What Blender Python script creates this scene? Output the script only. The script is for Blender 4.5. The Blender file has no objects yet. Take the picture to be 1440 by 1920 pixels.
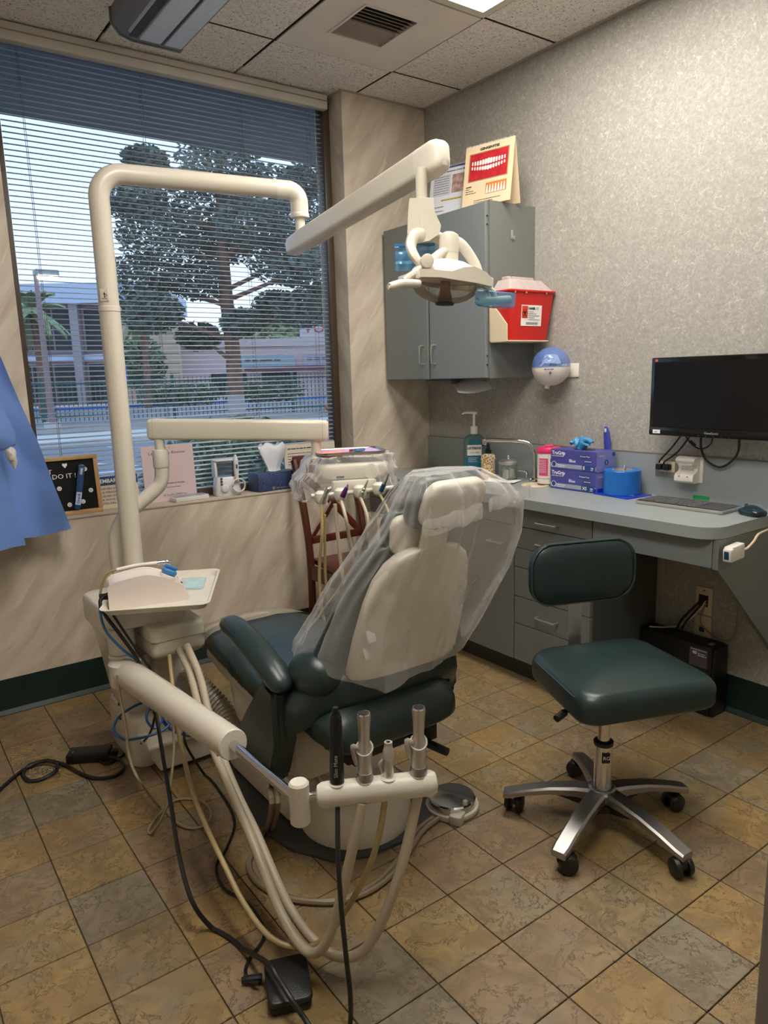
import bpy, bmesh, math, random
from mathutils import Vector, Matrix, noise
PI = math.pi
random.seed(7)
S = bpy.context.scene
C = S.collection

# ---------------------------------------------------------------- camera
cam_d = bpy.data.cameras.new('camera')
cam = bpy.data.objects.new('camera', cam_d); C.objects.link(cam)
_yaw, _pitch, _roll = 0.621133, -0.184825, -0.0289793
_f = Vector((math.sin(_yaw)*math.cos(_pitch), math.cos(_yaw)*math.cos(_pitch), math.sin(_pitch)))
_r = Vector((math.cos(_yaw), -math.sin(_yaw), 0)); _u = _r.cross(_f)
_r2 = _r*math.cos(_roll) + _u*math.sin(_roll); _u2 = -_r*math.sin(_roll) + _u*math.cos(_roll)
cam.matrix_world = Matrix(((_r2.x, _u2.x, -_f.x, 0), (_r2.y, _u2.y, -_f.y, 0), (_r2.z, _u2.z, -_f.z, 1.352), (0, 0, 0, 1)))
cam_d.sensor_fit = 'VERTICAL'; cam_d.sensor_height = 36.0
cam_d.lens = 36.0*1362.19/1920.0
cam_d.clip_start = 0.02; cam_d.clip_end = 400
S.camera = cam

# ---------------------------------------------------------------- sky and exposure
S.view_settings.view_transform = 'Standard'
S.view_settings.look = 'None'
S.view_settings.gamma = 1.0
S.view_settings.exposure = 0.0
S.view_settings.use_curve_mapping = False
wd = bpy.data.worlds.new('sky'); S.world = wd; wd.use_nodes = True
_nt = wd.node_tree; _nt.nodes.clear()
_o = _nt.nodes.new('ShaderNodeOutputWorld'); _b = _nt.nodes.new('ShaderNodeBackground')
_tc = _nt.nodes.new('ShaderNodeTexCoord'); _sx = _nt.nodes.new('ShaderNodeSeparateXYZ'); _rp = _nt.nodes.new('ShaderNodeValToRGB')
_nt.links.new(_tc.outputs['Generated'], _sx.inputs[0]); _nt.links.new(_sx.outputs['Z'], _rp.inputs[0])
_rp.color_ramp.elements[0].position = 0.0; _rp.color_ramp.elements[0].color = (0.66, 0.78, 0.92, 1)
_rp.color_ramp.elements[1].position = 0.45; _rp.color_ramp.elements[1].color = (0.43, 0.60, 0.90, 1)
_nt.links.new(_rp.outputs[0], _b.inputs[0]); _b.inputs[1].default_value = 2.0
_nt.links.new(_b.outputs[0], _o.inputs[0])
LAMP_E = 20.5      # emission of the two lit ceiling troffers

# ---------------------------------------------------------------- materials
def lin(c):
    if isinstance(c, str):
        c = tuple(int(c[i:i+2], 16)/255 for i in (0, 2, 4))
    return tuple((x/12.92 if x <= 0.04045 else ((x+0.055)/1.055)**2.4) for x in c) + (1.0,)
MATS = {}
def newmat(name):
    m = bpy.data.materials.new(name); m.use_nodes = True
    nt = m.node_tree; nt.nodes.clear()
    out = nt.nodes.new('ShaderNodeOutputMaterial'); p = nt.nodes.new('ShaderNodeBsdfPrincipled')
    nt.links.new(p.outputs[0], out.inputs[0]); MATS[name] = m
    return m, nt, p, out
def N(nt, t, **kw):
    n = nt.nodes.new('ShaderNode'+t)
    for k, v in kw.items():
        if k.startswith('i_'):
            key = k[2:]
            n.inputs[int(key) if key.isdigit() else key].default_value = v
        else: setattr(n, k, v)
    return n
def L(nt, a, b): nt.links.new(a, b)
def mat(name, col, rough=0.5, metal=0.0, var=0.05, scale=6.0, bump=0.0, bscale=80.0, spec=0.5, coat=0.0, emit=0.0, trans=0.0):
    if name in MATS: return MATS[name]
    m, nt, p, out = newmat(name)
    c = lin(col)
    tc = N(nt, 'TexCoord'); nz = N(nt, 'TexNoise', i_Scale=scale, i_Detail=3.0)
    L(nt, tc.outputs['Object'], nz.inputs['Vector'])
    rp = N(nt, 'ValToRGB'); e = rp.color_ramp.elements
    e[0].position = .3; e[1].position = .7
    e[0].color = tuple(max(0, x*(1-var)) for x in c[:3])+(1,); e[1].color = tuple(min(1, x*(1+var)) for x in c[:3])+(1,)
    L(nt, nz.outputs[0], rp.inputs[0]); L(nt, rp.outputs[0], p.inputs['Base Color'])
    p.inputs['Roughness'].default_value = rough; p.inputs['Metallic'].default_value = metal
    p.inputs['Specular IOR Level'].default_value = spec; p.inputs['Coat Weight'].default_value = coat
    if emit:
        p.inputs['Emission Color'].default_value = c; p.inputs['Emission Strength'].default_value = emit
    if trans: p.inputs['Transmission Weight'].default_value = trans
    if bump:
        n2 = N(nt, 'TexNoise', i_Scale=bscale, i_Detail=4.0); L(nt, tc.outputs['Object'], n2.inputs['Vector'])
        b = N(nt, 'Bump', i_Strength=bump, i_Distance=0.01); L(nt, n2.outputs[0], b.inputs['Height']); L(nt, b.outputs[0], p.inputs['Normal'])
    return m
def film(name, col, opac, rough=0.2, edge=0.55):
    """thin clear plastic: mostly see-through, more reflective at grazing angles"""
    m, nt, p, out = newmat(name)
    p.inputs['Base Color'].default_value = lin(col); p.inputs['Roughness'].default_value = rough
    p.inputs['Specular IOR Level'].default_value = 0.8
    tc = N(nt, 'TexCoord'); nz = N(nt, 'TexNoise', i_Scale=5.0, i_Detail=2.0, i_Distortion=1.8)
    L(nt, tc.outputs['Object'], nz.inputs['Vector'])
    bp = N(nt, 'Bump', i_Strength=0.32, i_Distance=0.03); L(nt, nz.outputs[0], bp.inputs['Height']); L(nt, bp.outputs[0], p.inputs['Normal'])
    tr = N(nt, 'BsdfTransparent'); mx = N(nt, 'MixShader')
    lw = N(nt, 'LayerWeight', i_Blend=0.35)
    L(nt, bp.outputs[0], lw.inputs['Normal'])
    mp = N(nt, 'MapRange', i_3=opac, i_4=edge); L(nt, lw.outputs['Facing'], mp.inputs[0])
    L(nt, mp.outputs[0], mx.inputs[0]); L(nt, tr.outputs[0], mx.inputs[1]); L(nt, p.outputs[0], mx.inputs[2]); L(nt, mx.outputs[0], out.inputs[0])
    return m
def glassy(name, tint, opac=0.08, rough=0.03):
    m, nt, p, out = newmat(name)
    p.inputs['Base Color'].default_value = lin(tint); p.inputs['Roughness'].default_value = rough
    tr = N(nt, 'BsdfTransparent'); tr.inputs[0].default_value = lin(tint)
    fr = N(nt, 'Fresnel', i_IOR=1.45); ad = N(nt, 'Math', operation='ADD'); ad.inputs[1].default_value = opac
    mx = N(nt, 'MixShader'); L(nt, fr.outputs[0], ad.inputs[0]); L(nt, ad.outputs[0], mx.inputs[0])
    L(nt, tr.outputs[0], mx.inputs[1]); L(nt, p.outputs[0], mx.inputs[2]); L(nt, mx.outputs[0], out.inputs[0])
    return m

def marble_paper():
    m, nt, p, out = newmat('marble_wallpaper')
    g = N(nt, 'NewGeometry'); sp = N(nt, 'SeparateXYZ'); L(nt, g.outputs['Position'], sp.inputs[0])
    ad = N(nt, 'Math', operation='ADD'); L(nt, sp.outputs['X'], ad.inputs[0]); L(nt, sp.outputs['Y'], ad.inputs[1])
    cb = N(nt, 'CombineXYZ'); L(nt, ad.outputs[0], cb.inputs[0]); L(nt, sp.outputs['Z'], cb.inputs[1])
    mp0 = N(nt, 'Mapping'); mp0.inputs['Rotation'].default_value = (0, 0, -0.95); L(nt, cb.outputs[0], mp0.inputs[0])
    wn = N(nt, 'TexNoise', i_Scale=2.2, i_Detail=2.0); L(nt, mp0.outputs[0], wn.inputs['Vector'])
    wv = N(nt, 'VectorMath', operation='MULTIPLY_ADD'); wv.inputs[1].default_value = (.16, .16, .16); L(nt, wn.outputs['Color'], wv.inputs[0]); L(nt, mp0.outputs[0], wv.inputs[2])
    def streak(sx, sy, det):
        mp = N(nt, 'Mapping'); mp.inputs['Scale'].default_value = (sx, sy, 1); L(nt, wv.outputs[0], mp.inputs[0])
        n = N(nt, 'TexNoise', i_Scale=1.0, i_Detail=det); L(nt, mp.outputs[0], n.inputs['Vector']); return n
    a = streak(3.0, 13, 4); b = streak(4.2, 22, 3); c = streak(5.0, 32, 4)
    r1 = N(nt, 'ValToRGB'); e = r1.color_ramp.elements
    e[0].position = .30; e[0].color = lin('b3a898'); e[1].position = .62; e[1].color = lin('d3c8b6')
    k = e.new(.46); k.color = lin('c8baa6'); k = e.new(.75); k.color = lin('dccfbd')
    L(nt, a.outputs[0], r1.inputs[0])
    r2 = N(nt, 'ValToRGB'); e = r2.color_ramp.elements; e[0].position = .60; e[0].color = (0, 0, 0, 1); e[1].position = .72; e[1].color = (1, 1, 1, 1)
    L(nt, b.outputs[0], r2.inputs[0])
    m1 = N(nt, 'MixRGB'); m1.inputs[2].default_value = lin('bd9f8c'); L(nt, r1.outputs[0], m1.inputs[1])
    f1 = N(nt, 'Math', operation='MULTIPLY'); f1.inputs[1].default_value = .55; L(nt, r2.outputs[0], f1.inputs[0]); L(nt, f1.outputs[0], m1.inputs[0])
    r3 = N(nt, 'ValToRGB'); e = r3.color_ramp.elements; e[0].position = .61; e[0].color = (0, 0, 0, 1); e[1].position = .70; e[1].color = (1, 1, 1, 1)
    L(nt, c.outputs[0], r3.inputs[0])
    m2 = N(nt, 'MixRGB'); m2.inputs[2].default_value = lin('e0d6c6'); L(nt, m1.outputs[0], m2.inputs[1])
    f2 = N(nt, 'Math', operation='MULTIPLY'); f2.inputs[1].default_value = .6; L(nt, r3.outputs[0], f2.inputs[0]); L(nt, f2.outputs[0], m2.inputs[0])
    L(nt, m2.outputs[0], p.inputs['Base Color']); p.inputs['Roughness'].default_value = .55
    return m
def fibre_paper():
    m, nt, p, out = newmat('fibre_wallpaper')
    g = N(nt, 'NewGeometry')
    base = N(nt, 'TexNoise', i_Scale=90.0, i_Detail=3.0); L(nt, g.outputs['Position'], base.inputs['Vector'])
    r0 = N(nt, 'ValToRGB'); e = r0.color_ramp.elements; e[0].position = .3; e[0].color = lin('96938b'); e[1].position = .7; e[1].color = lin('a9a59c'); L(nt, base.outputs[0], r0.inputs[0])
    prev = r0.outputs[0]
    for i, (sc, off) in enumerate(((24., 0.), (31., 7.3), (40., 3.1))):
        mp = N(nt, 'Mapping'); mp.inputs['Location'].default_value = (off, off*.7, off*1.3); L(nt, g.outputs['Position'], mp.inputs[0])
        n = N(nt, 'TexNoise', i_Scale=sc, i_Detail=1.0, i_Distortion=1.2); L(nt, mp.outputs[0], n.inputs['Vector'])
        s = N(nt, 'Math', operation='SUBTRACT'); s.inputs[1].default_value = .5; L(nt, n.outputs[0], s.inputs[0])
        ab = N(nt, 'Math', operation='ABSOLUTE'); L(nt, s.outputs[0], ab.inputs[0])
        r = N(nt, 'ValToRGB'); e = r.color_ramp.elements; e[0].position = .004; e[0].color = (1, 1, 1, 1); e[1].position = .016; e[1].color = (0, 0, 0, 1); L(nt, ab.outputs[0], r.inputs[0])
        k = N(nt, 'TexNoise', i_Scale=sc*.9, i_Detail=0.0); mp2 = N(nt, 'Mapping'); mp2.inputs['Location'].default_value = (off+3, 9, off); L(nt, g.outputs['Position'], mp2.inputs[0]); L(nt, mp2.outputs[0], k.inputs['Vector'])
        rk = N(nt, 'ValToRGB'); e = rk.color_ramp.elements; e[0].position = .46; e[0].color = (0, 0, 0, 1); e[1].position = .56; e[1].color = (.62, .62, .62, 1); L(nt, k.outputs[0], rk.inputs[0])
        mu = N(nt, 'MixRGB', blend_type='MULTIPLY', i_0=1.0); L(nt, r.outputs[0], mu.inputs[1]); L(nt, rk.outputs[0], mu.inputs[2])
        mx = N(nt, 'MixRGB'); mx.inputs[2].default_value = lin('cdc8bc'); L(nt, mu.outputs[0], mx.inputs[0]); L(nt, prev, mx.inputs[1]); prev = mx.outputs[0]
    L(nt, prev, p.inputs['Base Color']); p.inputs['Roughness'].default_value = .6
    return m
def tile_mat():
    m, nt, p, out = newmat('floor_tile')
    g = N(nt, 'NewGeometry'); oi = N(nt, 'ObjectInfo')
    mul = N(nt, 'Math', operation='MULTIPLY'); mul.inputs[1].default_value = 53.0; L(nt, oi.outputs['Random'], mul.inputs[0])
    av = N(nt, 'VectorMath', operation='ADD'); cb = N(nt, 'CombineXYZ'); L(nt, mul.outputs[0], cb.inputs[0]); L(nt, mul.outputs[0], cb.inputs[2]); L(nt, g.outputs['Position'], av.inputs[0]); L(nt, cb.outputs[0], av.inputs[1])
    rb = N(nt, 'ValToRGB'); e = rb.color_ramp.elements
    e[0].position = 0; e[0].color = lin('907a54'); e[1].position = 1; e[1].color = lin('8a7457')
    for q, cc in ((.15, '877657'), (.3, '927a51'), (.42, '8a755a'), (.55, '957b50'), (.66, '827660'), (.74, '907853'), (.88, '8b7559')):
        k = e.new(q); k.color = lin(cc)
    rb.color_ramp.interpolation = 'CONSTANT'; L(nt, oi.outputs['Random'], rb.inputs[0])
    n1 = N(nt, 'TexNoise', i_Scale=11.0, i_Detail=6.0, i_Roughness=.62, i_Distortion=1.3); L(nt, av.outputs[0], n1.inputs['Vector'])
    r1 = N(nt, 'ValToRGB'); e = r1.color_ramp.elements; e[0].position = .36; e[0].color = (.66, .65, .64, 1); e[1].position = .66; e[1].color = (1.16, 1.14, 1.1, 1); L(nt, n1.outputs[0], r1.inputs[0])
    mu = N(nt, 'MixRGB', blend_type='MULTIPLY', i_0=.85); L(nt, rb.outputs[0], mu.inputs[1]); L(nt, r1.outputs[0], mu.inputs[2])
    # grey cloudy patches
    n3 = N(nt, 'TexNoise', i_Scale=7.0, i_Detail=3.0); L(nt, av.outputs[0], n3.inputs['Vector'])
    r3 = N(nt, 'ValToRGB'); e = r3.color_ramp.elements; e[0].position = .5; e[0].color = (0, 0, 0, 1); e[1].position = .68; e[1].color = (.6, .6, .6, 1); L(nt, n3.outputs[0], r3.inputs[0])
    m3 = N(nt, 'MixRGB'); m3.inputs[2].default_value = lin('827b68'); L(nt, r3.outputs[0], m3.inputs[0]); L(nt, mu.outputs[0], m3.inputs[1])
    # veins
    n2 = N(nt, 'TexNoise', i_Scale=12.0, i_Detail=8.0, i_Roughness=.7, i_Distortion=.5); mp = N(nt, 'Mapping'); mp.inputs['Location'].default_value = (4, 8, 2); L(nt, av.outputs[0], mp.inputs[0]); L(nt, mp.outputs[0], n2.inputs['Vector'])
    s = N(nt, 'Math', operation='SUBTRACT'); s.inputs[1].default_value = .5; L(nt, n2.outputs[0], s.inputs[0]); ab = N(nt, 'Math', operation='ABSOLUTE'); L(nt, s.outputs[0], ab.inputs[0])
    r2 = N(nt, 'ValToRGB'); e = r2.color_ramp.elements; e[0].position = .0; e[0].color = (.95, .95, .95, 1); e[1].position = .018; e[1].color = (0, 0, 0, 1); L(nt, ab.outputs[0], r2.inputs[0])
    rk = N(nt, 'ValToRGB'); e = rk.color_ramp.elements; e[0].position = .36; e[0].color = (0, 0, 0, 1); e[1].position = .55; e[1].color = (1, 1, 1, 1); L(nt, n1.outputs[0], rk.inputs[0])
    mm = N(nt, 'MixRGB', blend_type='MULTIPLY', i_0=1.0); L(nt, r2.outputs[0], mm.inputs[1]); L(nt, rk.outputs[0], mm.inputs[2])
    m2 = N(nt, 'MixRGB'); m2.inputs[2].default_value = lin('392f22'); L(nt, mm.outputs[0], m2.inputs[0]); L(nt, m3.outputs[0], m2.inputs[1])
    L(nt, m2.outputs[0], p.inputs['Base Color']); p.inputs['Roughness'].default_value = .42
    b = N(nt, 'Bump', i_Strength=.25, i_Distance=.004); L(nt, n2.outputs[0], b.inputs['Height']); L(nt, b.outputs[0], p.inputs['Normal'])
    return m
def acoustic():
    m, nt, p, out = newmat('acoustic_tile')
    g = N(nt, 'NewGeometry')
    n = N(nt, 'TexNoise', i_Scale=150.0, i_Detail=1.0); L(nt, g.outputs['Position'], n.inputs['Vector'])
    r = N(nt, 'ValToRGB'); e = r.color_ramp.elements; e[0].position = .30; e[0].color = lin('6e645b'); e[1].position = .36; e[1].color = lin('e8e3dc'); L(nt, n.outputs[0], r.inputs[0])
    n2 = N(nt, 'TexNoise', i_Scale=55.0, i_Detail=3.0); L(nt, g.outputs['Position'], n2.inputs['Vector'])
    r2 = N(nt, 'ValToRGB'); e = r2.color_ramp.elements; e[0].position = .3; e[0].color = (.88, .87, .86, 1); e[1].position = .6; e[1].color = (1.05, 1.05, 1.05, 1); L(nt, n2.outputs[0], r2.inputs[0])
    mu = N(nt, 'MixRGB', blend_type='MULTIPLY', i_0=1.0); L(nt, r.outputs[0], mu.inputs[1]); L(nt, r2.outputs[0], mu.inputs[2]); L(nt, mu.outputs[0], p.inputs['Base Color'])
    p.inputs['Roughness'].default_value = .9
    b = N(nt, 'Bump', i_Strength=.5, i_Distance=.004); L(nt, n.outputs[0], b.inputs['Height']); L(nt, b.outputs[0], p.inputs['Normal'])
    return m
def wood(name, c1, c2, sc=(3, 40, 40), rough=.35):
    m, nt, p, out = newmat(name)
    g = N(nt, 'NewGeometry'); mp = N(nt, 'Mapping'); mp.inputs['Scale'].default_value = sc; L(nt, g.outputs['Position'], mp.inputs[0])
    n = N(nt, 'TexNoise', i_Scale=1.0, i_Detail=5.0, i_Distortion=.5); L(nt, mp.outputs[0], n.inputs['Vector'])
    r = N(nt, 'ValToRGB'); e = r.color_ramp.elements; e[0].position = .3; e[0].color = lin(c1); e[1].position = .7; e[1].color = lin(c2); L(nt, n.outputs[0], r.inputs[0]); L(nt, r.outputs[0], p.inputs['Base Color'])
    p.inputs['Roughness'].default_value = rough
    return m
def speckle(name, c1, c2, scale=400., rough=.4):
    m, nt, p, out = newmat(name)
    g = N(nt, 'NewGeometry'); n = N(nt, 'TexNoise', i_Scale=scale, i_Detail=2.0); L(nt, g.outputs['Position'], n.inputs['Vector'])
    r = N(nt, 'ValToRGB'); e = r.color_ramp.elements; e[0].position = .35; e[0].color = lin(c1); e[1].position = .65; e[1].color = lin(c2); L(nt, n.outputs[0], r.inputs[0]); L(nt, r.outputs[0], p.inputs['Base Color'])
    p.inputs['Roughness'].default_value = rough
    return m

M_MARBLE = marble_paper(); M_FIBRE = fibre_paper(); M_TILE = tile_mat(); M_ACOU = acoustic()
M_CREAM = mat('cream_enamel', 'd0c9b9', .28, var=.02)
M_CREAM2 = mat('ivory_plastic', 'd6d0c1', .35, var=.02)
M_WHITE = mat('white_plastic', 'e4ddd2', .35, var=.02)
M_GREEN = mat('green_vinyl', '1f2f2e', .34, var=.12, scale=14, bump=.05, bscale=260)
M_LAM = speckle('grey_laminate', '757a79', '7d8281', 500, .42)
M_LAMD = speckle('grey_laminate_front', '6d706c', '737672', 500, .45)
M_TOP = speckle('counter_laminate', '8b9291', '99a09f', 600, .33)
M_BLACK = mat('black_rubber', '151516', .45, var=.1)
M_BLACKG = mat('black_gloss', '0c0c0e', .16, var=.1)
M_DARK = mat('dark_metal', '222224', .5)
M_CHROME = mat('chrome', 'd8d8d8', .12, metal=1, var=.02)
M_STEEL = mat('brushed_steel', 'd4d1cc', .36, metal=.92, var=.05, scale=40)
M_ALU = mat('cast_aluminium', 'aaa7a4', .34, metal=1, var=.05)
M_BEIGEH = mat('beige_hose', 'b5aa93', .4)
M_TANH = mat('tan_hose', 'a89468', .4)
M_BASEB = mat('green_baseboard', '0f2721', .45, var=.1)
M_GROUT = mat('grout', '6a5d49', .8)
M_BRONZE = mat('bronze_frame', '473a2d', .4, var=.08)
M_SLAT = mat('blind_slat', 'b5b9be', .4)
M_IVORYV = mat('valance', 'c9c4bb', .5)
M_FILM = film('clear_film', 'f2f0ee', .13, .10, .58)
M_FILM2 = film('clear_wrap', 'f3f1ee', .12, .10, .6)
M_FILMB = film('blue_film', '4f9ccb', .45, .2, .8)
M_PAPER = mat('white_paper', 'ece8e2', .7, var=.02)
M_INK = mat('ink_black', '1a1a1c', .7)
M_GLASS = glassy('clear_glass', 'eef4f2', .03)
M_PANE = glassy('window_glass', 'f6f9fb', .0)
# ---------------------------------------------------------------- mesh helpers (all shapes in world metres)
WL = {}
def V(*a): return Vector(a if len(a) > 1 else a[0])
def link(o, parent=None, loc=(0, 0, 0)):
    C.objects.link(o); loc = Vector(loc)
    if parent is not None:
        o.parent = parent; o.location = loc - WL[parent.name]
    else: o.location = loc
    WL[o.name] = loc
    return o
def obj(name, bm, m, parent=None, loc=(0, 0, 0), smooth=35, kind=None):
    if isinstance(bm, bmesh.types.BMesh):
        me = bpy.data.meshes.new(name); bmesh.ops.recalc_face_normals(bm, faces=bm.faces); bm.to_mesh(me); bm.free()
        if smooth:
            me.shade_smooth(); me.set_sharp_from_angle(angle=math.radians(smooth))
        if isinstance(m, (list, tuple)):
            for q in m: me.materials.append(q)
        elif m: me.materials.append(m)
    else: me = bm
    o = bpy.data.objects.new(name, me)
    link(o, parent, loc)
    if kind: o['kind'] = kind
    return o
def tag(o, label, cat, group=None):
    o['label'] = label; o['category'] = cat
    if group: o['group'] = group
    return o
def thing(name, label, cat, loc, group=None):
    o = bpy.data.objects.new(name, None); o.empty_display_size = .05
    link(o, None, loc); return tag(o, label, cat, group)
def struct(name, bm, m, parent=None, **k):
    o = obj(name, bm, m, parent, **k)
    if parent is None: o['kind'] = 'structure'
    return o
def B(): return bmesh.new()
def xf(bm, verts, M):
    if M is not None: bmesh.ops.transform(bm, matrix=M, verts=verts)
def box(bm, x0, x1, y0, y1, z0, z1, r=0, M=None, seg=2):
    g = bmesh.ops.create_cube(bm, size=1)['verts']
    bmesh.ops.transform(bm, matrix=Matrix.Translation(((x0+x1)/2, (y0+y1)/2, (z0+z1)/2)) @ Matrix.Diagonal((abs(x1-x0), abs(y1-y0), abs(z1-z0), 1)), verts=g)
    if r:
        es = list({e for v in g for e in v.link_edges})
        o = bmesh.ops.bevel(bm, geom=es, offset=r, segments=seg, affect='EDGES', profile=.5)
        g = list({v for f in o['faces'] for v in f.verts} | {v for v in g if v.is_valid})
        # include all verts of this island
        seen = set(g); st = list(g)
        while st:
            v = st.pop()
            for e in v.link_edges:
                w = e.other_vert(v)
                if w not in seen: seen.add(w); st.append(w)
        g = list(seen)
    xf(bm, g, M); return bm
def bx(*a, **k): return box(B(), *a, **k)
def aim(p0, p1, up=(0, 0, 1)):
    p0 = Vector(p0); z = (Vector(p1)-p0).normalized(); u = Vector(up)
    if abs(z.dot(u)) > .98: u = Vector((0, 1, 0))
    x = u.cross(z).normalized(); y = z.cross(x)
    return Matrix(((x.x, y.x, z.x, p0.x), (x.y, y.y, z.y, p0.y), (x.z, y.z, z.z, p0.z), (0, 0, 0, 1)))
def loft(bm, rings, cap=True, closed=True, caploop=False):
    vs = [[bm.verts.new(p) for p in r] for r in rings]; n = len(rings[0])
    for a, b in zip(vs, vs[1:]):
        for i in range(n if closed else n-1):
            j = (i+1) % n
            bm.faces.new((a[i], a[j], b[j], b[i]))
    if caploop:
        a, b = vs[-1], vs[0]
        for i in range(n if closed else n-1):
            j = (i+1) % n; bm.faces.new((a[i], a[j], b[j], b[i]))
    elif cap and closed:
        for r in (vs[0], vs[-1]):
            c = bm.verts.new(sum((v.co for v in r), Vector())/n)
            for i in range(n): bm.faces.new((r[i], r[(i+1) % n], c))
    return bm
def smooth_pts(pts, sub=6):
    P = [Vector(p) for p in pts]
    if sub <= 1 or len(P) < 3: return P
    out = []
    for i in range(len(P)-1):
        p0 = P[max(i-1, 0)]; p1 = P[i]; p2 = P[i+1]; p3 = P[min(i+2, len(P)-1)]
        for k in range(sub):
            t = k/sub
            out.append(.5*((2*p1) + (p2-p0)*t + (2*p0-5*p1+4*p2-p3)*t*t + (3*p1-p0-3*p2+p3)*t**3))
    out.append(P[-1]); return out
def tube(bm, pts, r, seg=10, sub=6, cap=True, flat=None):
    """r: number or list per control point; flat=(a,b) scales the two cross axes"""
    P = smooth_pts(pts, sub); n = len(P)
    if isinstance(r, (list, tuple)):
        m = len(r)-1; R = []
        for i in range(n):
            t = i/(n-1)*m; k = min(int(t), m-1); R.append(r[k]+(r[k+1]-r[k])*(t-k))
    else: R = [r]*n
    rings = []; px = None
    for i in range(n):
        d = (P[min(i+1, n-1)]-P[max(i-1, 0)])
        if d.length < 1e-9: d = Vector((0, 0, 1))
        d.normalize()
        if px is None:
            u = Vector((0, 0, 1)) if abs(d.z) < .9 else Vector((0, 1, 0)); px = u.cross(d).normalized()
        else:
            px = (px - d*px.dot(d)); px.normalize()
        py = d.cross(px); fa, fb = flat or (1, 1)
        rings.append([P[i]+(px*math.cos(a)*fa+py*math.sin(a)*fb)*R[i] for a in [2*PI*k/seg for k in range(seg)]])
    return loft(bm, rings, cap)
def tb(pts, r, seg=10, sub=6, **k): return tube(B(), pts, r, seg, sub, **k)
def lathe(bm, prof, M=None, seg=24, o=(0, 0, 0)):
    """prof: (radius, height) list"""
    T = Matrix.Translation(o) if M is None else M
    rings = [[T @ Vector((max(r, 1e-5)*math.cos(2*PI*k/seg), max(r, 1e-5)*math.sin(2*PI*k/seg), z)) for k in range(seg)] for r, z in prof]
    return loft(bm, rings, True)
def lt(prof, o=(0, 0, 0), seg=24, M=None): return lathe(B(), prof, M, seg, o)
def cyl(bm, p0, p1, r0, r1=None, seg=16, bev=0):
    r1 = r0 if r1 is None else r1; h = (Vector(p1)-Vector(p0)).length
    pr = [(r0, 0), (r1, h)] if not bev else [(r0-bev, 0), (r0-.3*bev, .3*bev), (r0, bev), (r1, h-bev), (r1-.3*bev, h-.3*bev), (r1-bev, h)]
    return lathe(bm, pr, aim(p0, p1), seg)
def cy(*a, **k): return cyl(B(), *a, **k)
def prism(bm, poly, plane, a0, a1, M=None):
    """extrude a 2D polygon; plane 'xy','xz','yz'; a0..a1 along the third axis"""
    def p3(p, a): return {'xy': (p[0], p[1], a), 'xz': (p[0], a, p[1]), 'yz': (a, p[0], p[1])}[plane]
    A = [bm.verts.new(p3(p, a0)) for p in poly]; Bv = [bm.verts.new(p3(p, a1)) for p in poly]; n = len(poly)
    bm.faces.new(A); bm.faces.new(Bv[::-1])
    for i in range(n): bm.faces.new((A[i], A[(i+1) % n], Bv[(i+1) % n], Bv[i]))
    xf(bm, A+Bv, M); return bm
def pr(*a, **k): return prism(B(), *a, **k)
def rr(w, h, r, n=5, cx=0, cy=0):
    """rounded rectangle outline, full size w x h"""
    out = []
    for qx, qy, a0 in ((1, 1, 0), (-1, 1, PI/2), (-1, -1, PI), (1, -1, 1.5*PI)):
        for k in range(n+1):
            a = a0+PI/2*k/n
            out.append((cx+qx*(w/2-r)+r*math.cos(a), cy+qy*(h/2-r)+r*math.sin(a)))
    return out
def slab(bm, outline, z0, z1, r=.01, crown=0.0, k=4, M=None, rb=None):
    """rounded-edge slab over a 2D outline, with a domed top"""
    n = len(outline); cx = sum(p[0] for p in outline)/n; cyy = sum(p[1] for p in outline)/n
    mr = sum(math.hypot(p[0]-cx, p[1]-cyy) for p in outline)/n; rb = r if rb is None else rb
    def ring(ins, z):
        s = max(1-ins/mr, .02); return [Vector((cx+(p[0]-cx)*s, cyy+(p[1]-cyy)*s, z)) for p in outline]
    R = []
    for i in range(k+1):
        a = PI/2*i/k; R.append(ring(rb*(1-math.sin(a)), z0+rb*(1-math.cos(a))))
    for i in range(k+1):
        a = PI/2*i/k; R.append(ring(r*(1-math.cos(a)), z1-r*(1-math.sin(a))))
    if crown:
        s0 = max(1-r/mr, .02)
        for s in (.92, .8, .62, .4, .15):
            R.append([Vector((cx+(p[0]-cx)*s*s0, cyy+(p[1]-cyy)*s*s0, z1+crown*(1-s*s))) for p in outline])
    if M is not None: R = [[M @ p for p in q] for q in R]
    return loft(bm, R)
def sl(*a, **k): return slab(B(), *a, **k)
def RZ(deg, o=(0, 0, 0)): return Matrix.Translation(o) @ Matrix.Rotation(math.radians(deg), 4, 'Z')
def basis(o, ex, ey, ez):
    ex, ey, ez = (Vector(a).normalized() for a in (ex, ey, ez))
    return Matrix(((ex.x, ey.x, ez.x, o[0]), (ex.y, ey.y, ez.y, o[1]), (ex.z, ey.z, ez.z, o[2]), (0, 0, 0, 1)))
def noisy(bm, amp, sc, seed=0, axis=None):
    for v in bm.verts:
        q = noise.noise_vector(v.co*sc+Vector((seed, seed*1.7, seed*.3)))
        if axis: q = Vector([q[i]*axis[i] for i in range(3)])
        v.co += q*amp
    return bm
TEXTS = []
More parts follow.
